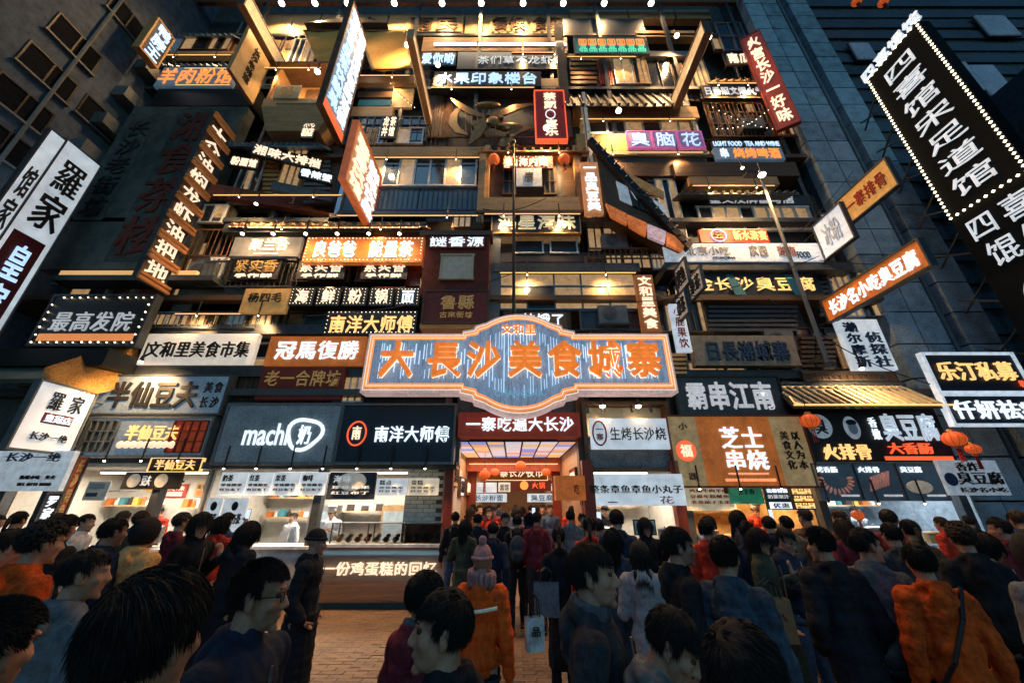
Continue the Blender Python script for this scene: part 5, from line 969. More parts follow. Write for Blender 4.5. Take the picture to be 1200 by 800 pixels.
m = MB(); m.add([(-wc, -.3, 0), (wc, -.3, 0), (wc, .5, 0), (-wc, .5, 0), (-.1, 0, hc), (.1, 0, hc)], [(0, 1, 5, 4), (1, 2, 5), (2, 3, 4, 5), (3, 0, 4), (0, 3, 2, 1)]); m.build('roof_sheet', black, cn); MB().tube((0, 0, hc), (.15, 0, hc+.9), .02, n=6).build('finial', black, cn)
# balcony hut
hut = thing('balcony_hut', 'small timber hut balcony lit from above at the upper left', 'balcony', (at(342, 145, 8.9).x, 8.9, zrow(150, 8.9))); x0, x1, z0, z1 = rect(304, 384, 78, 126, 8.9); wv = x1-x0; hv = z1-zrow(150, 8.9); zq = zrow(126, 8.9)-zrow(150, 8.9)
m = MB(); m.add([(-wv*.36, .1, 0), (wv*.36, .1, 0), (wv/2, -.05, zq), (-wv/2, -.05, zq), (-wv*.36, .9, 0), (wv*.36, .9, 0), (wv/2, .9, zq), (-wv/2, .9, zq)], [(0, 1, 2, 3), (7, 6, 5, 4), (0, 4, 5, 1), (1, 5, 6, 2), (2, 6, 7, 3), (3, 7, 4, 0)]); m.build('bracket_base', wood, hut)
B('parapet', -wv/2, wv/2, -.05, .02, zq+.001, zq+.42, wood, hut); B('side_wall', -wv/2, -wv/2+.1, .021, .9, zq+.001, hv, wood, hut); B('side_wall', wv/2-.1, wv/2, .021, .9, zq+.001, hv, wood_r, hut)
B('back_wall', -wv/2+.101, wv/2-.101, .8, .9, zq+.001, hv, wood, hut); B('roof', -wv/2-.1, wv/2+.1, -.12, 1, hv+.001, hv+.1, wood_d, hut); B('shutter', -wv*.2, wv*.2, .75, .799, zq+.5, hv-.2, wood_d, hut); B('sill', -wv*.3, wv*.3, -.1, -.051, zq+.1, zq+.16, cream, hut)
FS('shop_sign', 'small cream sign with two dark characters on the balcony hut', 322, 351, 100, 115, 8.78, cream, [('忆记', .2, .8, .15, .85, T_dim, 'h', .02)], T=.03, group=g)
# thatched awning
th = thing('straw_awning', 'shaggy straw awning lit yellow at the left under the hair salon sign', 'awning', (at(105, 440, 8.6).x, 8.6, zrow(462, 8.6)))
P3 = [at(*a) for a in ((58, 432, 7.7), (150, 404, 8.7), (112, 462, 8.6), (140, 440, 9.0))]
base = th.location.copy(); m = MB(); c4 = [p_-base for p_ in (at(55, 430, 7.75), at(133, 405, 8.9), at(150, 408, 9.0), at(146, 440, 9.0), at(113, 461, 8.55), at(60, 446, 7.75))]
m.add(c4+[p_+Vector((0, .25, .12)) for p_ in c4], [(0, 5, 4, 3, 2, 1), (6, 7, 8, 9, 10, 11)]+[(i, (i+1) % 6, 6+(i+1) % 6, 6+i) for i in range(6)]); m.build('thatch_core', thatch_m, th)
m = MB()
for k in range(2600):
    i = rnd.random(); j = rnd.random(); top_ = c4[0].lerp(c4[1], i) if i < .85 else c4[1].lerp(c4[2], (i-.85)/.15); bot = c4[5].lerp(c4[4], min(1, i*1.3)) if i < .77 else c4[4].lerp(c4[3], (i-.77)/.23)
    q_ = top_.lerp(bot, j)+Vector((0, -.02, 0)); dd = Vector((rnd.uniform(-.03, .03), -.03+rnd.uniform(-.03, .0), -rnd.uniform(.06, .16))); s_ = Vector((.006, .002, 0))
    m.add([q_-s_, q_+s_, q_+dd], [(0, 1, 2)])
m.build('straw', thatch_m, th, kind='stuff')
dr = thing('corrugated_awning', 'dark corrugated awning at the far left above the white sign', 'awning', (-9, 8.2, 0)); m = MB()
xa, xb, za, zb_ = rect(-40, 66, 428, 446, 8.0)
for k in range(34):
    x = xa+(xb-xa)*k/34+9; m.tube((x, -.2, za), (x, .5, zb_+.25), .06, n=6)
m.build('corrugation', M('grey_green_sheet', (.09, .12, .11), .6), dr); B('top_shade', xa+9, xb+9.6, .1, .9, zrow(428, 8.3), zrow(408, 8.3), black, dr)
# bronze dragonfly sculpture
sc_ = thing('dragonfly_sculpture', 'bronze mechanical dragonfly with curved wings on the dark upper wall', 'sculpture', (at(570, 175, 9.55).x, 9.55, zrow(175, 9.55)))
def wp(px, py): p_ = at(px, py, 9.55); return (p_.x-sc_.location.x, p_.z-sc_.location.z)
def ribbon(pts, widths, name, y=0., th_=.06):
    m = MB(); L = []; Rr = []
    for i, (x, z) in enumerate(pts):
        a = pts[max(0, i-1)]; b_ = pts[min(len(pts)-1, i+1)]; d_ = Vector((b_[0]-a[0], b_[1]-a[1])).normalized(); n_ = (-d_.y, d_.x)
        L.append((x+n_[0]*widths[i], z+n_[1]*widths[i])); Rr.append((x-n_[0]*widths[i], z-n_[1]*widths[i]))
    for i in range(len(pts)-1): 
        q_ = [L[i], L[i+1], Rr[i+1], Rr[i]]; m.prism(q_, y-.0, y+th_)
    m.build(name, bronze, sc_)
ribbon([wp(*p_) for p_ in ((528, 115), (540, 124), (552, 131), (566, 136))], [.03, .14, .16, .08], 'wing'); ribbon([wp(*p_) for p_ in ((574, 136), (590, 131), (606, 125), (624, 122))], [.08, .17, .16, .04], 'wing')
ribbon([wp(*p_) for p_ in ((538, 130), (532, 138), (531, 148), (537, 156), (548, 160))], [.08, .14, .16, .14, .05], 'ring_fin', -.1); ribbon([wp(*p_) for p_ in ((565, 143), (564, 153), (558, 163), (550, 173))], [.1, .2, .17, .03], 'tail_fin', -.15)
ribbon([wp(*p_) for p_ in ((588, 170), (596, 158), (604, 152), (622, 148))], [.2, .22, .16, .05], 'wing', .05)
m = MB(); x_, z_ = wp(572, 122); m.ball((x_, .05, z_), (.5, .12, .16), 14, 8); x_, z_ = wp(578, 142); m.ball((x_, .05, z_), (.3, .15, .3), 12, 8); x_, z_ = wp(596, 146); m.ball((x_, .1, z_), (.55, .12, .22), 12, 8); m.build('body', bronze, sc_, smooth=True)
m = MB()
for k in range(6): a = wp(545+k*7, 128); b_ = wp(546+k*7, 158); m.tube((a[0], .02, a[1]), (b_[0], .02, b_[1]), .02, n=5)
for k in range(12):
    x_, z_ = wp(572+rnd.uniform(-18, 30), 146+rnd.uniform(-10, 12)); m.tube((x_, -.08, z_), (x_, .1, z_), rnd.uniform(.05, .13), n=9)
m.build('gears', M('dull_brass', (.26, .17, .07), .4, .6), sc_)
# masts and cables
def mast(px, yt, Y, zb_, r, lab, m_=black):
    p = at(px, (yt+380)/2 if px < 700 else 300, Y); t = thing('mast', lab, 'pole', (p.x, Y, zb_)); z1_ = zrow(yt, Y)-zb_; MB().box(-.05, .05, .1, .5, .3, .36).build('bracket', char, t)
    MB().tube((0, 0, 0), (0, 0, .12), r*2.4, n=12).build('base', char, t); MB().tube((0, 0, .121), (0, 0, z1_), r, r*.7, n=10).build('shaft', m_, t); return t, z1_
t, z1_ = mast(602, 168, 8.75, 6.0, .05, 'thin black mast rising behind the gate sign in front of the brown pavilion'); m = MB(); m.ball((0, 0, z1_+.05), .09, 8, 6); m.tube((-.2, 0, z1_-.1), (.2, 0, z1_-.1), .02, n=5); m.build('finial', black, t)
t, z1_ = mast(925, 210, 8.3, 4.9, .055, 'thin grey lamp pole leaning in front of the right side of the front', greypaint); m = MB(); m.tube((0, 0, z1_-.02), (-.25, -.1, z1_+.08), .03, n=6); m.box(-.55, -.15, -.2, 0, z1_+.03, z1_+.12); m.build('arm', char, t)
def cable(a, b_, sag, label, r=.012, lights=False):
    pts = [Vector(a).lerp(Vector(b_), i/14)-Vector((0, 0, sag*math.sin(PI*i/14))) for i in range(15)]
    c0 = pts[0].copy(); m = MB(); m.path([p_-c0 for p_ in pts], r, 4); t = m.build('cable', black, None, c0); t['label'] = label; t['category'] = 'cable'
    if lights:
        m = MB()
        nb_ = max(6, int((Vector(b_)-Vector(a)).length/.2))
        for i in range(nb_+1): m.bulb(Vector(a).lerp(Vector(b_), i/nb_)-Vector((0, 0, sag*math.sin(PI*i/nb_)+.05))-c0, .02)
        m.build('bulb_string', bulb_m, t, kind='stuff')
cable(at(270, 264, 8.7), at(500, 264, 8.7), .05, 'string of warm bulbs along the timber canopy above the tea sign', lights=True)
cable(at(566, 245, 8.8), at(640, 232, 8.9), .25, 'sagging black cable across the foot of the brown pavilion'); cable(at(360, 370, 8.4), at(602, 320, 8.7), .3, 'black cable from the red tower to the mast'); cable(at(700, 355, 8.5), at(960, 300, 8.2), .4, 'thin cable right of the orange brown vertical sign')
cable(at(960, 305, 8.6), at(1110, 300, 8.6), .2, 'thin cable from the white banner to the granite cladding'); cable(at(940, 270, 8.5), at(1000, 200, 8.5), .05, 'stay cable holding the pale blue rounded sign'); cable(at(900, 350, 8.4), at(1090, 450, 8.4), .35, 'long slack cable over the small tiled roof')
cable(at(670, 160, 9.0), at(830, 160, 9.0), .05, 'string of warm bulbs along the ochre fascia', lights=True) if False else None
cable(at(835, 125, 9.0), at(905, 150, 9.0), .2, 'short string of fairy bulbs in the dark terrace at the right', lights=True); cable(at(458, 97, 9.1), at(486, 125, 9.1), .1, 'short string of warm bulbs beside the right umbrella', lights=True); cable(at(840, 150, 9.0), at(900, 128, 9.0), .3, 'second drooping string of fairy bulbs in the dark terrace', lights=True)
def ac(px, py, Y, lab):
    p = at(px, py, Y); t = thing('air_conditioner', lab, 'air conditioner', (p.x, Y, p.z), group='air conditioner boxes on the front'); B('case', -.4, .4, 0, .35, 0, .55, greypaint, t); m = MB()
    for k in range(1, 5): m.path([(-.1+.05*k*math.cos(2*PI*i/16), -.02, .28+.05*k*math.sin(2*PI*i/16)) for i in range(17)], .006, 4)
    m.build('fan_grille', black, t); B('shelf', -.45, .45, -.03, .4, -.05, -.003, char, t)
ac(232, 325, 9.2, 'air conditioner box left of the lattice neon windows'); ac(722, 290, 9.4, 'air conditioner box under the slanted balcony'); ac(250, 255, 9.4, 'air conditioner box under the dark red slanted strip'); ac(918, 408, 9.3, 'air conditioner box right of the weathered stone board'); ac(720, 378, 9.1, 'air conditioner box above the right arm of the gate sign'); ac(885, 150, 9.5, 'air conditioner box on the dark terrace at the right')
# ------------------------------------------------------------------ people
skin = M('skin', (.42, .23, .15), .55, var=.2, scale=45, bump=.22)
skin2 = M('fair_skin', (.5, .3, .21), .55, var=.2, scale=45, bump=.22)
hair_b = M('black_hair', (.011, .010, .010), .8, st=(3, 3, 14), var=.6, bump=.4, spec=.3); hair_n = M('brown_black_hair', (.035, .02, .012), .7, st=(3, 3, 14), var=.6, bump=.4)
eye_w = M('eye_white', (.06, .05, .045), .8, bump=0, spec=0.); eye_d = M('dark_iris', (.015, .01, .008), .15, bump=0)
lips_m = M('lips', (.32, .11, .09), .5, bump=0)
def cloth(name, c, **k): return M(name, [x*1.25 for x in c], .85, var=.55, scale=k.pop('scale', 22), bump=.7, spec=.2, **k)
C_blk = cloth('black_cloth', (.011, .012, .015)); C_nvy = cloth('navy_cloth', (.012, .018, .034)); C_chr = cloth('charcoal_cloth', (.03, .034, .04)); C_gry = cloth('grey_cloth', (.1, .11, .12)); C_blu = cloth('slate_blue_cloth', (.035, .055, .08))
C_org = cloth('orange_cloth', (.55, .075, .01)); C_tan = cloth('tan_fur', (.4, .22, .08), scale=30); C_mar = cloth('maroon_cloth', (.12, .018, .024)); C_olv = cloth('olive_cloth', (.05, .055, .035)); C_wht = cloth('pale_cloth', (.45, .46, .48)); C_red = cloth('red_cloth', (.35, .03, .015))
C_fur = cloth('grey_fleece', (.2, .2, .21), scale=40); C_brn = cloth('brown_cloth', (.12, .06, .03)); C_jean = cloth('denim', (.04, .065, .11)); C_kh = cloth('khaki_cloth', (.2, .15, .09)); C_lt = cloth('light_blue_scarf', (.22, .3, .4))
C_knit = cloth('patterned_knit', (.3, .16, .16), scale=28); leather = M('black_leather', (.015, .014, .014), .35); paper_bag = M('brown_paper', (.4, .26, .12), .8)

_TS = bpy.data.scenes.new('workbench')
class HB(MB):                                     # finer pieces for the soft shapes
    def ball(s, c, r, nu=12, nv=8, rot=None): return MB.ball(s, c, r, max(nu, 24), max(nv, 16), rot)
    def tube(s, p, q, r, r2=None, n=8, caps=True):
        p = Vector(p); q = Vector(q); r2 = r if r2 is None else r2; k = max(1, int((q-p).length/.03)); n = max(n, 20)
        d = (q-p).normalized(); a = d.orthogonal().normalized(); b = d.cross(a); vs = []; fs = []
        for j in range(k+1):
            c = p.lerp(q, j/k); rr = r+(r2-r)*j/k
            vs += [c+(a*math.cos(2*PI*i/n)+b*math.sin(2*PI*i/n))*rr for i in range(n)]
        for j in range(k): fs += [(j*n+i, j*n+(i+1) % n, (j+1)*n+(i+1) % n, (j+1)*n+i) for i in range(n)]
        vs += [p, q]; e = len(vs)
        fs += [((i+1) % n, i, e-2) for i in range(n)]+[(k*n+i, k*n+(i+1) % n, e-1) for i in range(n)]
        s.add(vs, fs); return s
def remesh(mb, vox, it=4, name='body', nz=0., nf=8., quilt=0.):
    me = mb.mesh('tmp', skin); o = bpy.data.objects.new('tmp', me); _TS.collection.objects.link(o)
    r = o.modifiers.new('r', 'REMESH'); r.mode = 'VOXEL'; r.voxel_size = vox
    s = o.modifiers.new('s', 'SMOOTH'); s.factor = .5; s.iterations = it
    
    with bpy.context.temp_override(scene=_TS, view_layer=_TS.view_layers[0]):
        dg = bpy.context.evaluated_depsgraph_get(); dg.update(); out = bpy.data.meshes.new_from_object(o.evaluated_get(dg))
    bpy.data.objects.remove(o); bpy.data.meshes.remove(me)
    if nz or quilt:
        NR = [v.normal.copy() for v in out.vertices]; new = []
        for v, vn in zip(out.vertices, NR):
            c = v.co.copy(); n = noise.noise(c*nf)+.5*noise.noise(c*nf*2.3); fold = noise.noise(Vector((c.x*nf*1.6, c.y*nf*1.6, c.z*nf*.5+7)))
            d = nz*(n*.6+fold)-nz*1.6*max(0, .28-abs(noise.noise(Vector((c.x*7, c.y*7, c.z*5+3)))))/.28*.8
            if vox < .01: d -= .006*(max(0, 1-abs(c.z-1.33)/.009)*(c.y > .02)+max(0, 1-abs(c.x)/.008)*(c.z < 1.33)+max(0, 1-abs(c.z-.93)/.01))
            if quilt: d += quilt*(abs(math.sin(c.z*PI/.085))-.6)
            new += list(c+vn*d)
        out.vertices.foreach_set('co', new)
    out.materials.clear(); out.materials.append(skin); out.polygons.foreach_set('use_smooth', [True]*len(out.polygons)); out.update(); out.name = name
    return out

def arm_pts(side, pose):
    sx = side; sh = Vector((sx*.162, .0, 1.385))
    P_ = {'down': ((.232, .02, 1.12), (.25, -.05, .87), (.248, -.07, .83)),
          'walkf': ((.21, -.06, 1.13), (.215, -.2, .92), (.21, -.24, .89)), 'walkb': ((.215, .11, 1.13), (.225, .13, .89), (.225, .14, .85)),
          'phone': ((.23, -.02, 1.14), (.1, -.26, 1.22), (.07, -.31, 1.26)), 'pocket': ((.235, .06, 1.13), (.185, -.08, .96), (.15, -.11, .93)),
          'bag': ((.22, .0, 1.13), (.23, -.14, .95), (.24, -.2, .93)), 'raise': ((.2, -.17, 1.36), (.12, -.3, 1.58), (.1, -.33, 1.64)), 'shoulder': ((.24, .05, 1.15), (.16, -.2, 1.3), (.15, -.2, 1.37))}[pose]
    e, w, h = [Vector((sx*p[0], p[1], p[2])) for p in P_]
    return sh, e, w, h
def hand(m, w, h, side, curl):
    d = (h-w).normalized(); out = Vector((side, 0, 0)); out = (out-d*out.dot(d)).normalized(); nrm = d.cross(out)*side
    # palm
    rot = Matrix((out, nrm, d)).transposed()
    pc = w+d*.05; m.ball(pc, (.04, .017, .05), 12, 8, rot)
    inw = -out
    for k, (off, ln) in enumerate(((-.03, .07), (-.01, .08), (.01, .075), (.029, .06))):
        b = pc+out*off*-1+d*.035; c = b; dirv = d.copy(); 
        for s_, f in enumerate((.45, .32, .23)):
            dirv = (dirv+inw*curl*(.5+.1*k)+Vector((0, -.0, 0))).normalized(); n2 = c+dirv*ln*f; m.cap(c, n2, .0095-.001*s_, .009-.001*s_, 8); c = n2
    b = pc+nrm*-.0+Vector((0, -.028, 0))-d*.02; n1 = b+(d*.5+Vector((0, -.7, 0))+inw*.2).normalized()*.032; n2 = n1+(d*.9+Vector((0, -.25, 0))+inw*.4).normalized()*.028
    m.cap(b, n1, .012, .0105, 8); m.cap(n1, n2, .0105, .0085, 8)
def head_mat(yaw, pitch): return Matrix.Rotation(R(yaw), 3, 'Z') @ Matrix.Rotation(R(pitch), 3, 'X')
HC = Vector((0, -.012, 1.602)); NK = Vector((0, .012, 1.46))
def hp(p, Mh, piv=Vector((0, .02, 1.5))): return piv+Mh @ (HC+Vector(p)-piv)
def build_body(pose, female, hi):
    m = MB(); Mh = head_mat(pose['yaw'], pose['pitch']); f = .92 if female else 1.
    m.ball((0, 0, .95), (.15, .1, .13), 16, 12); m.ball((0, 0, 1.1), (.122*f, .09, .16), 16, 12); m.ball((0, 0, 1.3), (.145*f, .1, .17), 16, 12)
    m.cap((-.12*f, .0, 1.38), (.12*f, .0, 1.38), .045, n=12); m.cap((0, .01, 1.4), (0, .012, 1.46), .075, .058, 12)
    for s in (-1, 1):
        hx = Vector((s*.085, 0, .92)); kn = Vector((s*.095, pose['leg'][(s+1)//2]*.45-.015, .5)); an = Vector((s*.1, pose['leg'][(s+1)//2]+.02, .09))
        m.cap(hx, kn, .088, .056, 14); m.cap(kn, an, .055, .036, 12); m.cap(an, an-Vector((0, 0, .04)), .036, .036); m.cap(an+Vector((0, .03, -.05)), an+Vector((s*.015, -.15, -.055)), .034, .03, 10)
        sh, e, w, h = arm_pts(s, pose['arm'][(s+1)//2]); m.cap(sh, e, .034, .034, 12); m.cap(e, w, .04, .026, 12); hand(m, w, h, s, pose.get('curl', .35))
    def E(c, r): m.ball(hp(c, Mh), r, 20 if hi else 14, 14 if hi else 10, Mh)
    E((0, .015, .035), (.076, .094, .083)); E((0, -.02, -.025), (.063, .068, .082)); E((0, -.034, -.073), (.047, .05, .038)); E((0, -.076, -.1), (.021, .017, .016))
    E((0, -.074, .027), (.05, .017, .013)); E((0, -.082, -.057), (.024, .012, .0085)); E((0, -.079, -.07), (.021, .012, .008))
    m.cap(hp((0, -.082, .012), Mh), hp((0, -.104, -.027), Mh), .0085, .0125, 10)
    for s in (-1, 1):
        E((s*.013, -.094, -.031), (.0085, .011, .0085)); E((s*.041, -.053, -.022), (.023, .025, .022)); E((s*.031, -.069, -.002), (.017, .012, .007))
        m.ball(hp((s*.079, .012, -.008), Mh), (.009, .019, .032), 10, 8, Mh @ Matrix.Rotation(R(s*18), 3, 'Z')); E((s*.083, .02, .012), (.008, .014, .016)); E((s*.077, .002, -.032), (.007, .009, .01))
    m.cap(hp((0, .022, -.055), Mh), NK, .052, .057, 14)
    return remesh(m, .0058 if hi else .0095, 3 if hi else 2, 'body')
def hairmesh(style, Mh, n, seed, hi):
    rd = random.Random(seed); m = MB()
    N, K = (40, 26) if hi else (24, 16); rx, ry, rz = .083, .101, .09; grid = {}
    def ok(c):
        if style == 'long': return not (c.y < -.035 and c.z < .07 and abs(c.x) < .068) and not (c.y < .0 and c.z < -.0 and abs(c.x) < .058)
        if c.y < -.02 and c.z < .062: return False
        if c.z < -.075+(.06 if c.y < .03 else 0): return False
        if abs(c.x) > .05 and c.z < .012 and c.y < .035: return False
        return True
    vs = []; fs = []
    for j in range(K+1):
        ph = PI*.86*j/K
        for i in range(N):
            t = 2*PI*i/N; c = Vector((rx*math.sin(ph)*math.cos(t), .015+ry*math.sin(ph)*math.sin(t), .035+rz*math.cos(ph)))
            if c.z < .0: c.x *= 1-.1*min(1, -c.z/.06); 
            w = c*(1+.055*noise.noise(c*38+Vector((seed, 0, 0)))+.03*noise.noise(c*90)); vs.append((w, c))
    base = len(m.v)
    for j in range(K):
        for i in range(N):
            q = (j*N+i, (j+1)*N+i, (j+1)*N+(i+1) % N, j*N+(i+1) % N)
            if all(ok(vs[k][1]) for k in q): fs.append(q)
    m.add([hp(w, Mh) for w, c in vs], fs)
    def strand(c, d, ln, w, seg=3, grav=.6):
        p = c.copy(); side = d.cross(Vector((rd.uniform(-1, 1), rd.uniform(-1, 1), rd.uniform(-1, 1)))).normalized(); pts = []
        for s_ in range(seg+1):
            ww = w*(1-s_/seg)**.6+.0002; pts += [hp(p-side*ww, Mh), hp(p+side*ww, Mh)]; d = (d+Vector((0, 0, -grav*.4))).normalized(); p = p+d*ln/seg
        m.add(pts, [(2*k, 2*k+1, 2*k+3, 2*k+2) for k in range(seg)])
    for _ in range(n):
        while True:
            z = rd.uniform(-.6, 1); t = rd.uniform(0, 2*PI); s_ = math.sqrt(1-z*z); c = Vector((rx*s_*math.cos(t), .015+ry*s_*math.sin(t), .035+rz*z))
            if ok(c): break
        o_ = (c-Vector((0, .015, .02))).normalized(); crown = Vector((.03, .075, .1)); tang = (c-crown); tang = (tang-o_*tang.dot(o_))
        tang = tang.normalized() if tang.length > 1e-4 else Vector((0, -1, 0))
        if style == 'long': strand(c, (tang+o_*.15).normalized(), rd.uniform(.08, .16), .003, 4, 1.0)
        elif style == 'fluffy': strand(c*rd.uniform(.98, 1.06), (tang+o_*.04+Vector((rd.uniform(-1, 1), rd.uniform(-1, 1), rd.uniform(-1, 1)))*.3).normalized(), rd.uniform(.03, .05), .0011, 3, .8)
        elif style == 'crop': strand(c*.99, (tang*.7+o_*.7).normalized(), rd.uniform(.012, .022), .0016, 2, .2)
        else: strand(c*.985, (tang*1.0+o_*rd.uniform(.02, .2)+Vector((rd.uniform(-1, 1), rd.uniform(-1, 1), rd.uniform(-1, 1)))*.2).normalized(), rd.uniform(.022, .042), .0013 if hi else .002, 3, .5)
    if style == 'long':
        for _ in range(n//2):
            a = rd.uniform(-.1*PI, 1.1*PI); c = Vector((.08*math.cos(a), .03+.085*math.sin(a), rd.uniform(-.05, .03)))
            strand(c, Vector((rd.uniform(-.1, .1), rd.uniform(-.02, .12), -1)), rd.uniform(.16, .3), .004, 4, .6)
        m.ball(hp((0, .06, -.1), Mh), (.078, .05, .14), 14, 10, Mh)
    if style == 'bun': m.ball(hp((0, .1, .09), Mh), (.042, .042, .038), 14, 10)
    if style == 'tail':
        m.ball(hp((0, .115, .02), Mh), (.025, .03, .025), 10, 8); m.cap(hp((0, .125, .01), Mh), hp((0, .15, -.17), Mh), .03, .012, 10)
    if style == 'curly':
        for _ in range(420):
            z = rd.uniform(-.3, 1); t = rd.uniform(0, 2*PI); s_ = math.sqrt(1-z*z); c = Vector((rx*s_*math.cos(t), .015+ry*s_*math.sin(t), .035+rz*z))
            if ok(c): m.ball(hp(c*1.06, Mh), rd.uniform(.007, .013), 6, 4)
    return m.mesh('hair', hair_b, smooth=True)
def jacket(pose, kind, female, hi):
    m = HB(); f = .93 if female else 1.; th = .008 if kind == 'coat' else (.024 if 'puffer' in kind else .015)
    m.ball((0, 0, 1.31), (.15*f+th, .115+th, .17), 18, 12); m.ball((0, 0, 1.13), (.138*f+th, .108+th, .18), 18, 12); m.ball((0, 0, .98), (.155+th, .118+th, .15), 18, 12)
    m.cap((-.13*f, .0, 1.385), (.13*f, .0, 1.385), .068+th*.6, n=12); m.cap((-.075, .012, 1.425), (.075, .012, 1.425), .056, n=12); m.cap((0, .01, 1.42), (0, .012, 1.455), .085, .078, 14)
    if kind in ('coat', 'longpuffer'):
        m.tube((0, 0, .42), (0, 0, 1.0), .19, .165, n=18); 
    for s in (-1, 1):
        sh, e, w, h = arm_pts(s, pose['arm'][(s+1)//2]); m.cap(sh, e, .061+th, .05+th*.8, 12); m.cap(e, w-(h-w)*.2, .052+th*.8, .042+th*.5, 12)
    if kind != 'coat':
        if 'hoodup' == pose.get('hood'): pass
        else:
            for i in range(13):
                a = PI*(-.12+1.24*i/12); m.ball((.083*math.cos(a), .022+.07*math.sin(a), 1.462+.022*math.sin(a)), (.027, .03, .034), 10, 8)
            m.ball((0, .115, 1.4), (.088, .042, .085), 12, 8); m.ball((0, .13, 1.345), (.06, .03, .05))
    else:
        for i in range(11):
            a = 2*PI*i/11; m.ball((.072*math.cos(a), .015+.066*math.sin(a), 1.47), (.025, .025, .035), 8, 6)
    return remesh(m, .009 if hi else .014, 3, 'jacket', nz=.0065, nf=13., quilt=.0065 if kind in ('puffer', 'longpuffer') else 0)
def trousers(pose, hi):
    m = HB(); m.ball((0, 0, .95), (.158, .112, .12), 14, 10)
    for s in (-1, 1):
        l = pose['leg'][(s+1)//2]; kn = Vector((s*.095, l*.45-.015, .5)); an = Vector((s*.1, l+.02, .1)); m.cap((s*.085, 0, .9), kn, .098, .07, 12); m.cap(kn, an, .07, .055, 12)
    return remesh(m, .013, 2, 'trousers', nz=.007, nf=10.)
def shoe(l):
    m = HB(); m.cap((0, .035, .055), (0, -.15, .045), .046, .042, 10); m.cap((0, .02, .06), (0, .01, .12), .046, .05, 10); m.box(-.045, .045, -.19, .08, 0, .025)
    return remesh(m, .012, 2, 'shoe')
POSES = {
    'A': dict(yaw=0, pitch=0, leg=(.0, .03), arm=('down', 'down')), 'B': dict(yaw=0, pitch=24, leg=(.02, -.02), arm=('phone', 'phone'), curl=.8),
    'C': dict(yaw=0, pitch=2, leg=(-.2, .2), arm=('walkb', 'walkf')), 'D': dict(yaw=25, pitch=3, leg=(.03, -.02), arm=('pocket', 'pocket'), curl=.7),
    'E': dict(yaw=-18, pitch=6, leg=(.02, .05), arm=('bag', 'shoulder'), curl=1.0), 'F': dict(yaw=-35, pitch=0, leg=(-.05, .05), arm=('down', 'pocket'), curl=.5), 'H': dict(yaw=0, pitch=-6, leg=(.0, .03), arm=('raise', 'down'), curl=.8), 'G': dict(yaw=0, pitch=33, leg=(.0, .05), arm=('down', 'phone'), curl=.6)}
VAR = {  # key: (pose, female, jacket kind, hair, close)
    'n4': ('A', 0, 'hooded', 'fluffy', 1), 'n1': ('A', 0, 'hooded', 'short', 1), 'n2': ('G', 0, 'hooded', 'short', 1), 'n3': ('D', 0, 'hooded', 'crop', 1),
    'k': ('A', 0, 'puffer', 'short', 1), 'q': ('D', 0, 'longpuffer', 'crop', 1), 'l': ('H', 0, 'puffer', 'short', 0), 'm': ('H', 1, 'hooded', 'long', 0),
    'a': ('A', 0, 'hooded', 'short', 0), 'b': ('B', 0, 'puffer', 'short', 0), 'c': ('C', 0, 'hooded', 'short', 0), 'd': ('D', 0, 'longpuffer', 'crop', 0),
    'e': ('E', 1, 'coat', 'long', 0), 'f': ('F', 0, 'hooded', 'short', 0), 'g': ('C', 1, 'puffer', 'bun', 0), 'h': ('B', 1, 'longpuffer', 'long', 0), 'i': ('A', 1, 'coat', 'tail', 0), 'j': ('A', 0, 'hooded', 'curly', 0)}
_bc = {}; _VM = {}
def variant(k):
    if k in _VM: return _VM[k]
    pk, fem, jk, hk, hi = VAR[k]; pose = POSES[pk]; Mh = head_mat(pose['yaw'], pose['pitch'])
    kb = (pk, fem, hi); kt = ('t', pk)
    if kb not in _bc: _bc[kb] = build_body(pose, fem, hi)
    if kt not in _bc: _bc[kt] = trousers(pose, hi)
    if 'shoe' not in _bc: _bc['shoe'] = shoe(0)
    em = MB(); em.ball((0, 0, 0), .0112, 12, 8); im = MB(); im.ball((0, -.0045, 0), .0086, 10, 6)
    if 'eye' not in _bc: _bc['eye'] = em.mesh('eye', eye_w, True); _bc['iris'] = im.mesh('iris', eye_d, True)
    br = MB()
    for s in (-1, 1): br.cap(hp((s*.017, -.087, .03), Mh), hp((s*.048, -.077, .034), Mh), .0035, .0022, 6)
    lp = MB(); lp.ball(hp((0, -.0895, -.062), Mh), (.019, .006, .0065), 12, 6, Mh)
    _VM[k] = dict(pose=pose, Mh=Mh, body=_bc[kb], trousers=_bc[kt], shoe=_bc['shoe'], jacket=jacket(pose, jk, fem, hi), hair=hairmesh(hk, Mh, (14000 if hk == 'fluffy' else 9000) if hi else 1300, sum(map(ord, k)), hi), brow=br.mesh('eyebrow', hair_b, True), lips=lp.mesh('lips', lips_m, True))
    return _VM[k]
ZT = 1.722
def put(name, me, par, mat=None, loc=None, rot=None):
    o = link(name, me, par, loc, rot)
    if mat is not None: setmat(o, mat)
    return o
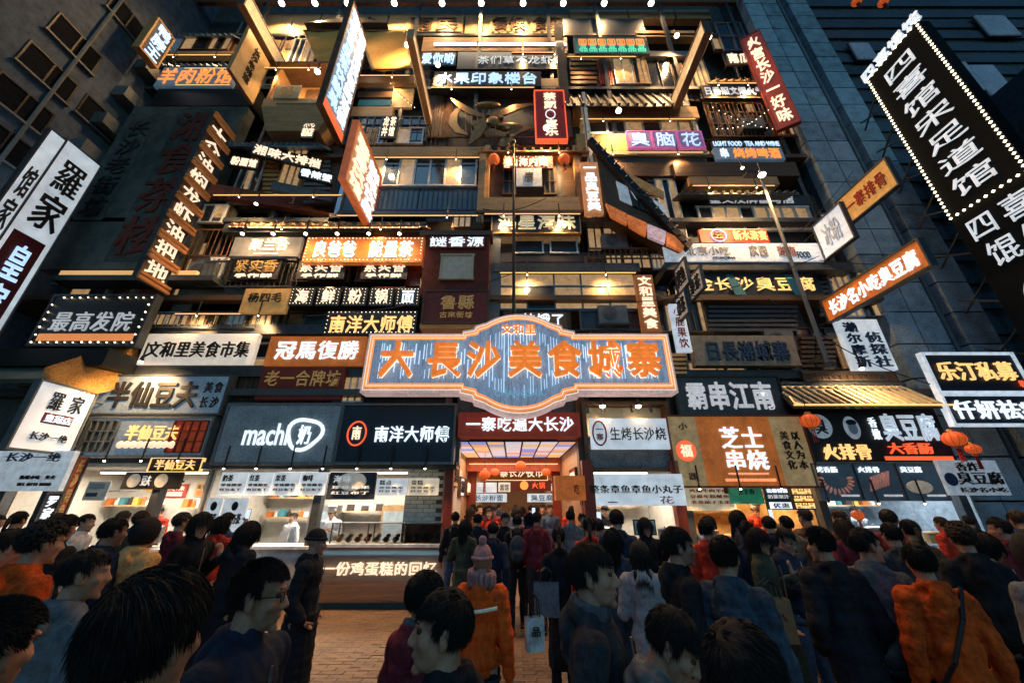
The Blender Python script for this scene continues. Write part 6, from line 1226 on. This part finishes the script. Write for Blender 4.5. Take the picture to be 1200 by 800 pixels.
def person(label, px, py, D, face, v='a', jm=C_blk, tm=C_blk, hm=hair_b, sm=skin, group=None, ex=(), lean=0, base=None, cat='person', zt=None):
    """px, py: top of the head in the photograph, D: distance out from the camera; face: 0 looks at the camera, 90 to the right, 180 away"""
    p = at(px, py, D); V = variant(v); s = max(.78, min(1.12, p.z/ZT)); 
    t = thing('person', label, cat, (p.x, D, 0), R(face), group); t.scale = (s*(.87 if 2.3 < D < 5 else .95), s*.95, p.z/ZT if .85 < p.z/ZT < 1.1 else s)
    if lean: t.rotation_euler = (R(lean), 0, R(face))
    put('body', V['body'], t, sm); put('jacket', V['jacket'], t, jm); put('trousers', V['trousers'], t, tm); Mh = V['Mh']
    zp = MB(); zp.path([(0, -.145, 1.4), (0, -.155, 1.28), (0, -.14, 1.1), (0, -.146, .95)], .006, 5)
    if D < 5: zp.build('zip', steel, t)
    if D < 5.5 and VAR[v][2] in ('hooded', 'puffer'):
        hm_ = MB(); hm_.path([(.172*math.cos(2*PI*i/18), .132*math.sin(2*PI*i/18), .865) for i in range(19)], .016, 7); hm_.build('hem', C_chr if jm is not C_chr else C_blk, t, smooth=True)
    if 'hat' not in ex and 'beanie' not in ex: put('hair', V['hair'], t, hm)
    if D < 9.3:
        for sd in (-1, 1):
            put('shoe', V['shoe'], t, leather, (sd*.1, V['pose']['leg'][(sd+1)//2]+.0, 0))
    if D < 6 and (abs(((face+V['pose']['yaw']+180) % 360)-180) < 125):
        for sd in (-1, 1):
            e = put('eye', _bc['eye'], t, eye_w, hp((sd*.031, -.0708, .009), Mh), Mh.to_euler()); put('iris', _bc['iris'], e, eye_d)
        put('eyebrows', V['brow'], t, hm); put('lips', V['lips'], t, lips_m)
    for x in ex: EXTRA[x](t, V, Mh)
    return t
def x_glasses(t, V, Mh):
    m = MB()
    for s in (-1, 1): m.path([hp((s*.033+.025*math.cos(2*PI*i/12), -.09, .006+.018*math.sin(2*PI*i/12)), Mh) for i in range(13)], .002, 5); m.tube(hp((s*.058, -.088, .01), Mh), hp((s*.08, .01, .008), Mh), .002, n=5)
    m.tube(hp((-.008, -.092, .01), Mh), hp((.008, -.092, .01), Mh), .002, n=5); m.build('glasses', black, t)
def x_mask(t, V, Mh):
    m = MB(); m.ball(hp((0, -.045, -.062), Mh), (.06, .064, .048), 16, 10, Mh)
    for s in (-1, 1): m.tube(hp((s*.055, -.05, -.04), Mh), hp((s*.083, .02, -.01), Mh), .0015, n=4)
    m.build('face_mask', M('black_mask', (.02, .02, .022), .8), t, smooth=True)
def hatshape(t, Mh, mat, pom):
    m = MB(); vs = []; fs = []; N = 24; K = 10
    for j in range(K+1):
        ph = PI*.54*j/K
        for i in range(N):
            a = 2*PI*i/N; c = Vector((.09*math.sin(ph)*math.cos(a), .016+.107*math.sin(ph)*math.sin(a), .045+.1*math.cos(ph)+.0)); c += Vector((c.x, c.y, 0))*.02*math.cos(a*12); vs.append(hp(c, Mh))
    for j in range(K):
        for i in range(N): fs.append((j*N+i, (j+1)*N+i, (j+1)*N+(i+1) % N, j*N+(i+1) % N))
    m.add(vs, fs); m.path([hp((.094*math.cos(2*PI*i/20), .016+.111*math.sin(2*PI*i/20), .04), Mh) for i in range(21)], .014, 8)
    h = m.build('hat', mat, t, smooth=True)
    if pom:
        m = MB()
        for i in range(60):
            d = Vector((random.gauss(0, 1), random.gauss(0, 1), random.gauss(0, 1))).normalized(); m.ball(hp(Vector((0, .03, .165))+d*.03, Mh), .012, 6, 4)
        m.build('pompom', C_knit, h, smooth=True)
def x_hat(t, V, Mh): hatshape(t, Mh, C_knit, True)
def x_beanie(t, V, Mh): hatshape(t, Mh, C_blk, False)
def x_cap(t, V, Mh): hatshape(t, Mh, C_mar, False)
def x_chef(t, V, Mh):
    m = MB(); m.tube(hp((0, .015, .06), Mh), hp((0, .015, .15), Mh), .095, .1, n=16); m.ball(hp((0, .015, .16), Mh), (.12, .12, .05), 14, 8); m.build('chef_hat', M('white_cotton', (.6, .6, .6), .8), t, smooth=True)
def x_hood(t, V, Mh):
    m = MB(); N = 20; K = 12; vs = []; fs = []
    for j in range(K+1):
        ph = PI*.8*j/K
        for i in range(N+1):
            a = -PI*.2+PI*1.4*i/N; c = Vector((.112*math.sin(ph)*math.cos(a), .02+.128*math.sin(ph)*math.sin(a), .02+.125*math.cos(ph))); vs.append(hp(c*(1+.03*noise.noise(c*30)), Mh))
    for j in range(K):
        for i in range(N): fs.append((j*(N+1)+i, (j+1)*(N+1)+i, (j+1)*(N+1)+i+1, j*(N+1)+i+1))
    m.add(vs, fs); o = m.build('hood', t.children[1].material_slots[0].material, t, smooth=True); s = o.modifiers.new('thick', 'SOLIDIFY'); s.thickness = .02
def x_collar(t, V, Mh):
    m = MB(); m = HB()
    for i in range(20): a = 2*PI*i/20; m.ball((.074*math.cos(a), .014+.07*math.sin(a), 1.485+.018*math.sin(a)), (.02, .02, .036))
    put('scarf', remesh(m, .01, 2, 'scarf', nz=.004), t, C_gry)
def x_fscarf(t, V, Mh):
    m = MB()
    for k in range(3): m.path([(.1*math.cos(2*PI*i/16), .015+.09*math.sin(2*PI*i/16), 1.46+k*.03+.015*math.sin(2*PI*i/16+k)) for i in range(17)], .04, 8)
    m.build('scarf', C_knit, t, smooth=True)
def x_backpack(t, V, Mh):
    m = MB(); m.ball((0, .23, 1.2), (.15, .09, .22), 14, 10); m.ball((0, .3, 1.1), (.11, .05, .1), 12, 8); b = remesh(m, .014, 2, 'backpack', nz=.004); bp = put('backpack', b, t, C_chr)
    s = MB(); 
    for sd in (-1, 1): s.path([(sd*.11, .16, 1.36), (sd*.12, .03, 1.49), (sd*.125, -.12, 1.38), (sd*.13, -.14, 1.2), (sd*.14, .1, 1.05)], .016, 6)
    s.build('strap', leather, bp)
def x_strap(t, V, Mh):
    MB().path([(-.15, .06, 1.475), (-.04, .17, 1.32), (.1, .185, 1.1), (.2, .13, .95)], .014, 6).build('strap', leather, t)
def x_apron(t, V, Mh): B('apron', -.14, .14, -.17, -.155, .6, 1.3, M('white_cotton', (.6, .6, .6), .8), t)
def x_stripe(t, V, Mh):
    m = MB(); m.path([(-.17, .13, 1.325), (-.08, .168, 1.315), (.02, .178, 1.305), (.1, .165, 1.297), (.17, .13, 1.29)], .012, 6); m.build('reflective_stripe', M('pale_green_stripe', (.45, .6, .5), .5, em=.08), t)
EXTRA = dict(glasses=x_glasses, mask=x_mask, hat=x_hat, beanie=x_beanie, cap=x_cap, chef=x_chef, hood=x_hood, collar=x_collar, fscarf=x_fscarf, backpack=x_backpack, strap=x_strap, apron=x_apron, stripe=x_stripe)
def phone(t, label):
    s_ = t.scale[0]; M_ = Matrix.Translation(t.location) @ Matrix.Rotation(t.rotation_euler[2], 4, 'Z') @ Matrix.Diagonal((s_, s_, t.scale[2], 1))
    p_ = M_ @ Vector((0, -.33, 1.28)); o = thing('phone', label, 'phone', p_, t.rotation_euler[2]); o.rotation_euler = (R(-35), 0, t.rotation_euler[2])
    B('case', -.037, .037, -.005, .004, -.01, .14, black, o); B('screen', -.034, .034, .0045, .006, -.006, .136, EM('phone_screen', (.7, .85, 1), .9), o)
def bag(label, px, py, D, w, h, d, mat, name='shopping_bag', rz=0, logo=None, cat='bag'):
    p = at(px, py, D); t = thing(name, label, cat, (p.x, D, p.z-h), R(rz)); m = MB()
    m.add([(-w/2, -d/2, 0), (w/2, -d/2, 0), (w/2, d/2, 0), (-w/2, d/2, 0), (-w*.52, -d*.4, h), (w*.52, -d*.4, h), (w*.52, d*.4, h), (-w*.52, d*.4, h)], [(0, 3, 2, 1), (0, 1, 5, 4), (1, 2, 6, 5), (2, 3, 7, 6), (3, 0, 4, 7)]); m.build('bag_body', mat, t)
    for y in (-d*.35, d*.35): MB().path([(-w*.25, y, h), (-w*.22, y, h+.1), (0, y, h+.14), (w*.22, y, h+.1), (w*.25, y, h)], .006, 5).build('handle', leather, t)
    if logo: put_text(t, logo[0], -w*.3, w*.3, h*.45, h*.75, -d/2-.004, logo[1], t=.006)
# close to the camera
person('person with a big mop of black hair from behind at the lower left', 196, 668, .98, 170, 'n4', C_chr, C_blk)
person('person in a dark jacket at the lower left edge beside the mop haired one', 8, 704, 1.25, 150, 'n3', C_chr, C_blk)
person('man in glasses and dark hooded jacket looking right, at the lower left', 308, 657, 1.75, 80, 'n3', C_nvy, C_blk, ex=('glasses',))
person('man in a maroon jacket with a grey collar, back turned, at lower centre', 500, 668, 2.15, 140, 'n1', C_mar, C_blk, ex=('collar',))
person('man seen in profile looking left in front of the maroon jacketed man', 523, 690, 1.55, -80, 'n1', C_blk, C_blk)
person('man with neat hair and grey collar looking right at lower centre', 690, 636, 1.95, 72, 'n1', C_chr, C_blk, ex=('collar',))
person('man in a pale blue grey jacket bending his head down, lower centre right', 764, 698, 1.72, 62, 'n2', C_gry, C_blk)
person('person whose dark hair fills the bottom edge right of centre', 862, 727, 1.12, 140, 'n1', C_chr, C_blk)
person('man in a black jacket in profile looking right, right of centre', 790, 617, 3.0, 82, 'n1', C_blk, C_chr)
person('man in a slate jacket and jeans turned away to the right, behind the profile man', 845, 627, 2.75, 135, 'k', C_blu, C_jean)
person('man in a long black coat and dark cap standing before the steel pastry counter', 372, 621, 4.4, 95, 'q', C_blk, C_blk, ex=('beanie',))
person('woman in an orange coat and pompom knit hat seen from behind at centre', 566, 640, 3.4, 172, 'k', C_org, C_blk, ex=('hat', 'fscarf', 'stripe'))
person('man in a long black puffer coat seen from behind at the right', 958, 618, 3.3, 172, 'q', C_blk, C_blk)
person('man in a grey jacket looking right beside the long puffer coat', 1006, 618, 3.3, 120, 'f', C_gry, C_blk)
person('person in a bright orange jacket with a black cross strap at the right', 1070, 636, 2.95, 158, 'k', C_org, C_blk, ex=('strap',))
person('person in a dark jacket with a mustard hood beside the orange jacket', 1120, 612, 3.6, 150, 'j', C_blk, C_blk, hm=hair_n)
person('person in a grey hooded jacket at the right edge of the crowd', 1203, 628, 2.9, 160, 'a', C_gry, C_blk, ex=('hood',))
person('person in a light grey jacket at the left behind the mop of black hair', 108, 643, 2.3, 165, 'f', C_gry, C_chr)
person('person in an orange jacket and dark hair near the left edge', 58, 612, 2.75, 160, 'j', C_org, C_blk)
person('second person in orange at the very left edge of the crowd', 12, 617, 3.1, 150, 'b', C_org, C_blk)
person('person with a tan furry hooded coat among the left crowd', 176, 608, 4.0, 170, 'g', C_tan, C_blk, ex=('hood',))
person('person in a black coat with red inside looking right by the roll up banner', 240, 599, 4.6, 75, 'e', C_blk, C_blk, hm=hair_b)
person('person in a long black coat right beside the roll up banners', 291, 608, 4.4, 150, 'h', C_blk, C_blk)
person('woman in a grey fleece coat with the hood up at centre right', 748, 634, 3.9, 165, 'h', C_fur, C_blk, ex=('hood',))
person('woman in a dark slate jacket seen from behind left of the grey fleece coat', 716, 618, 4.4, 170, 'e', C_blu, C_blk)
person('woman in black with a grey shoulder bag seen from behind at the alley mouth', 654, 617, 4.9, 175, 'i', C_blk, C_blk)
person('man in a plain dark blue jacket walking into the alley', 578, 611, 6.2, 178, 'c', C_nvy, C_blk)
person('person in black with a black backpack walking into the alley', 606, 603, 7.6, 180, 'c', C_blk, C_blk, ex=('backpack',))
person('person in a dark green coat left of the blue jacketed man', 545, 608, 6.9, 170, 'e', C_olv, C_blk)
person('woman in an olive and floral coat holding a brown paper bag', 884, 617, 4.3, 40, 'e', C_olv, C_blk, sm=skin2)
pq = person('man in a fur trimmed dark coat looking at the camera behind the paper bag woman', 913, 616, 4.6, 15, 'b', C_nvy, C_jean, sm=skin2, ex=('glasses',))
phone(pq, 'lit phone held by the man in the fur trimmed coat')
person('man in a dark navy jacket behind the man with the profile, right of centre', 872, 610, 4.9, 165, 'f', C_nvy, C_blk)
person('person in a brown fur collared coat among the right crowd', 1062, 608, 5.0, 165, 'i', C_brn, C_blk)
person('person in a spotted pale coat at the far right of the crowd', 1143, 622, 4.2, 60, 'h', C_kh, C_blk)
person('person in a charcoal jacket left of the mustard hood', 1040, 612, 4.4, 170, 'c', C_chr, C_blk)
person('person in a dark jacket at the far left behind the orange jackets', 82, 603, 4.3, 165, 'd', C_blk, C_blk)
person('person in a navy jacket left of the tan furry coat', 138, 606, 3.9, 160, 'a', C_nvy, C_blk)
bag('brown paper bag with a small red mark hanging from the olive coated woman', 903, 700, 4.0, .26, .32, .12, paper_bag, rz=-10, logo=('小', T_redi))
bag('small white patterned shopping bag at the centre right of the orange coat', 626, 722, 3.3, .13, .2, .07, M('white_patterned_bag', (.5, .5, .5), .6, var=.8, scale=12), rz=15, logo=('品', T_ink))
bag('grey shoulder bag hanging on the back of the woman in black at the alley mouth', 640, 682, 4.7, .26, .3, .12, C_gry, name='shoulder_bag', rz=175)
for a in (('person in a grey puffer raising a phone towards the big sign', 700, 607, 6.3, 180, 'l', C_gry), ('long haired person in red raising a phone in the left crowd', 262, 604, 6.0, 172, 'm', C_red), ('person in khaki raising a phone before the cheese skewer stall', 918, 604, 6.2, 190, 'l', C_kh), ('long haired person in navy raising a phone at the alley mouth', 620, 600, 8.3, 178, 'm', C_nvy)):
    t = person(*a[:6], a[6]); s_ = t.scale[0]; M_ = Matrix.Translation(t.location) @ Matrix.Rotation(t.rotation_euler[2], 4, 'Z') @ Matrix.Diagonal((s_, s_, t.scale[2], 1))
    o = thing('phone', 'lit phone held up by the '+a[0].split(' raising')[0], 'phone', M_ @ Vector((-.1, -.345, 1.66)), t.rotation_euler[2])
    B('case', -.037, .037, -.005, .004, 0, .15, black, o); B('screen', -.034, .034, .0045, .006, .006, .144, EM('phone_screen', (.7, .85, 1), .9), o)
# vendors
for a in (('vendor in a white hat and apron working behind the milk tea counter', 391, 594, 10.1, 10, 'b', C_wht, C_blk, ('chef', 'apron')), ('vendor in pale clothes behind the milk tea counter, left of the white hatted one', 345, 600, 10.2, -20, 'a', C_wht, C_blk, ('apron',)),
          ('vendor in red behind the counter of the tofu shop', 190, 592, 10.2, 10, 'b', C_red, C_blk, ('apron',)), ('vendor in black at the counter of the hooded stall', 708, 590, 10.2, 0, 'b', C_blk, C_blk, ('apron',)),
          ('vendor in red at the cheese skewer stall', 882, 590, 10.2, 0, 'b', C_red, C_blk, ('chef',)), ('vendor in white at the stinky tofu stall', 1000, 592, 10.2, 5, 'a', C_wht, C_blk, ('apron',))):
    person(a[0], a[1], a[2], a[3], a[4], a[5], a[6], a[7], sm=skin2, ex=a[8])
# the crowd behind: every person a copy with their own clothes and place
rc = random.Random(11)
cl = [('black', C_blk), ('navy', C_nvy), ('charcoal', C_chr), ('black', C_blk), ('slate blue', C_blu), ('grey', C_gry), ('maroon', C_mar), ('olive', C_olv), ('pale', C_wht), ('brown', C_brn), ('red', C_red), ('khaki', C_kh), ('denim blue', C_jean), ('pale grey', C_fur), ('black', C_blk)]
vw = {'a': 'short haired', 'b': 'phone watching', 'c': 'walking', 'd': 'cropped haired', 'e': 'long haired', 'f': 'glancing', 'g': 'walking bun haired', 'h': 'long haired reading', 'i': 'ponytailed', 'j': 'curly haired'}
ref = [(20, 'near the far left edge'), (80, 'in front of the far left shop'), (150, 'in front of the tofu shop'), (215, 'left of the roll up banners'), (290, 'left of the milk tea counter'), (345, 'by the milk tea counter'), (440, 'by the steel pastry counter'), (525, 'at the left corner of the alley'), (600, 'in the middle of the alley'), (675, 'by the red pillar'), (730, 'before the hooded stall'), (800, 'by the red brown pillar'), (870, 'before the cheese skewer stall'), (940, 'between the cheese and tofu stalls'), (1010, 'before the stinky tofu stall'), (1090, 'under the tilted white tofu panel'), (1160, 'near the right edge')]
crowd = []
for k in range(24): crowd.append((547+rc.uniform(0, 125), rc.uniform(588.5, 596), rc.uniform(10, 19), rc.choice((180, 175, 0, 10, 190))))
for px in (5, 30, 75, 100, 150, 166, 214): crowd.append((px+rc.uniform(-5, 5), rc.uniform(598, 606), rc.uniform(4.6, 7.4), rc.choice((160, 180, 140, 100))))
for px in (268,): crowd.append((px, 600, 6.8, 170))
for px in (722, 757, 822, 858, 896, 940, 985, 1034, 1096, 1130, 1160, 1190): crowd.append((px+rc.uniform(-4, 4), rc.uniform(595, 610), rc.uniform(5.2, 8.3), rc.choice((180, 170, 150, 120, 200, 60, 20))))
for px in (985, 1168, 826, 690): crowd.append((px, rc.uniform(605, 610), rc.uniform(4.6, 5.6), rc.choice((180, 160, 130))))
for px in (534, 560, 592, 628, 668, 682): crowd.append((px, rc.uniform(598, 602), rc.uniform(7.4, 9.0), rc.choice((180, 170, 190, 20))))
used = {}
crowd.append((628, 592, 11.5, 180, 'RED'))
for c in crowd:
    px, py, D, face = c[:4]; v = rc.choice('abcdefghij'); cn, cm = rc.choice(cl)
    if len(c) > 4: cn, cm = 'bright red', C_red
    where = min(ref, key=lambda r: abs(r[0]-px))[1]; fc = 'facing the camera' if face < 40 else ('turned right' if face < 130 else 'seen from behind')
    far = 'deep in the alley' if D > 9.5 else where
    lab = '%s person in %s %s, %s' % (vw[v], cn, fc, far)
    n = used.get(lab, 0); used[lab] = n+1
    if n: lab += ', the %s such' % ('second', 'third', 'fourth', 'fifth')[min(n-1, 3)]
    tq = person(lab, px, py, D, face+rc.uniform(-12, 12), v, cm, rc.choice((C_blk, C_blk, C_chr, C_jean)), rc.choice((hair_b, hair_b, hair_n)), rc.choice((skin, skin2)), group='crowd in the street and alley')
    if v in 'bh' and D < 9: phone(tq, 'lit phone held by the '+('long haired ' if v == 'h' else '')+'person in '+cn+' '+far)

bpy.data.scenes.remove(_TS)
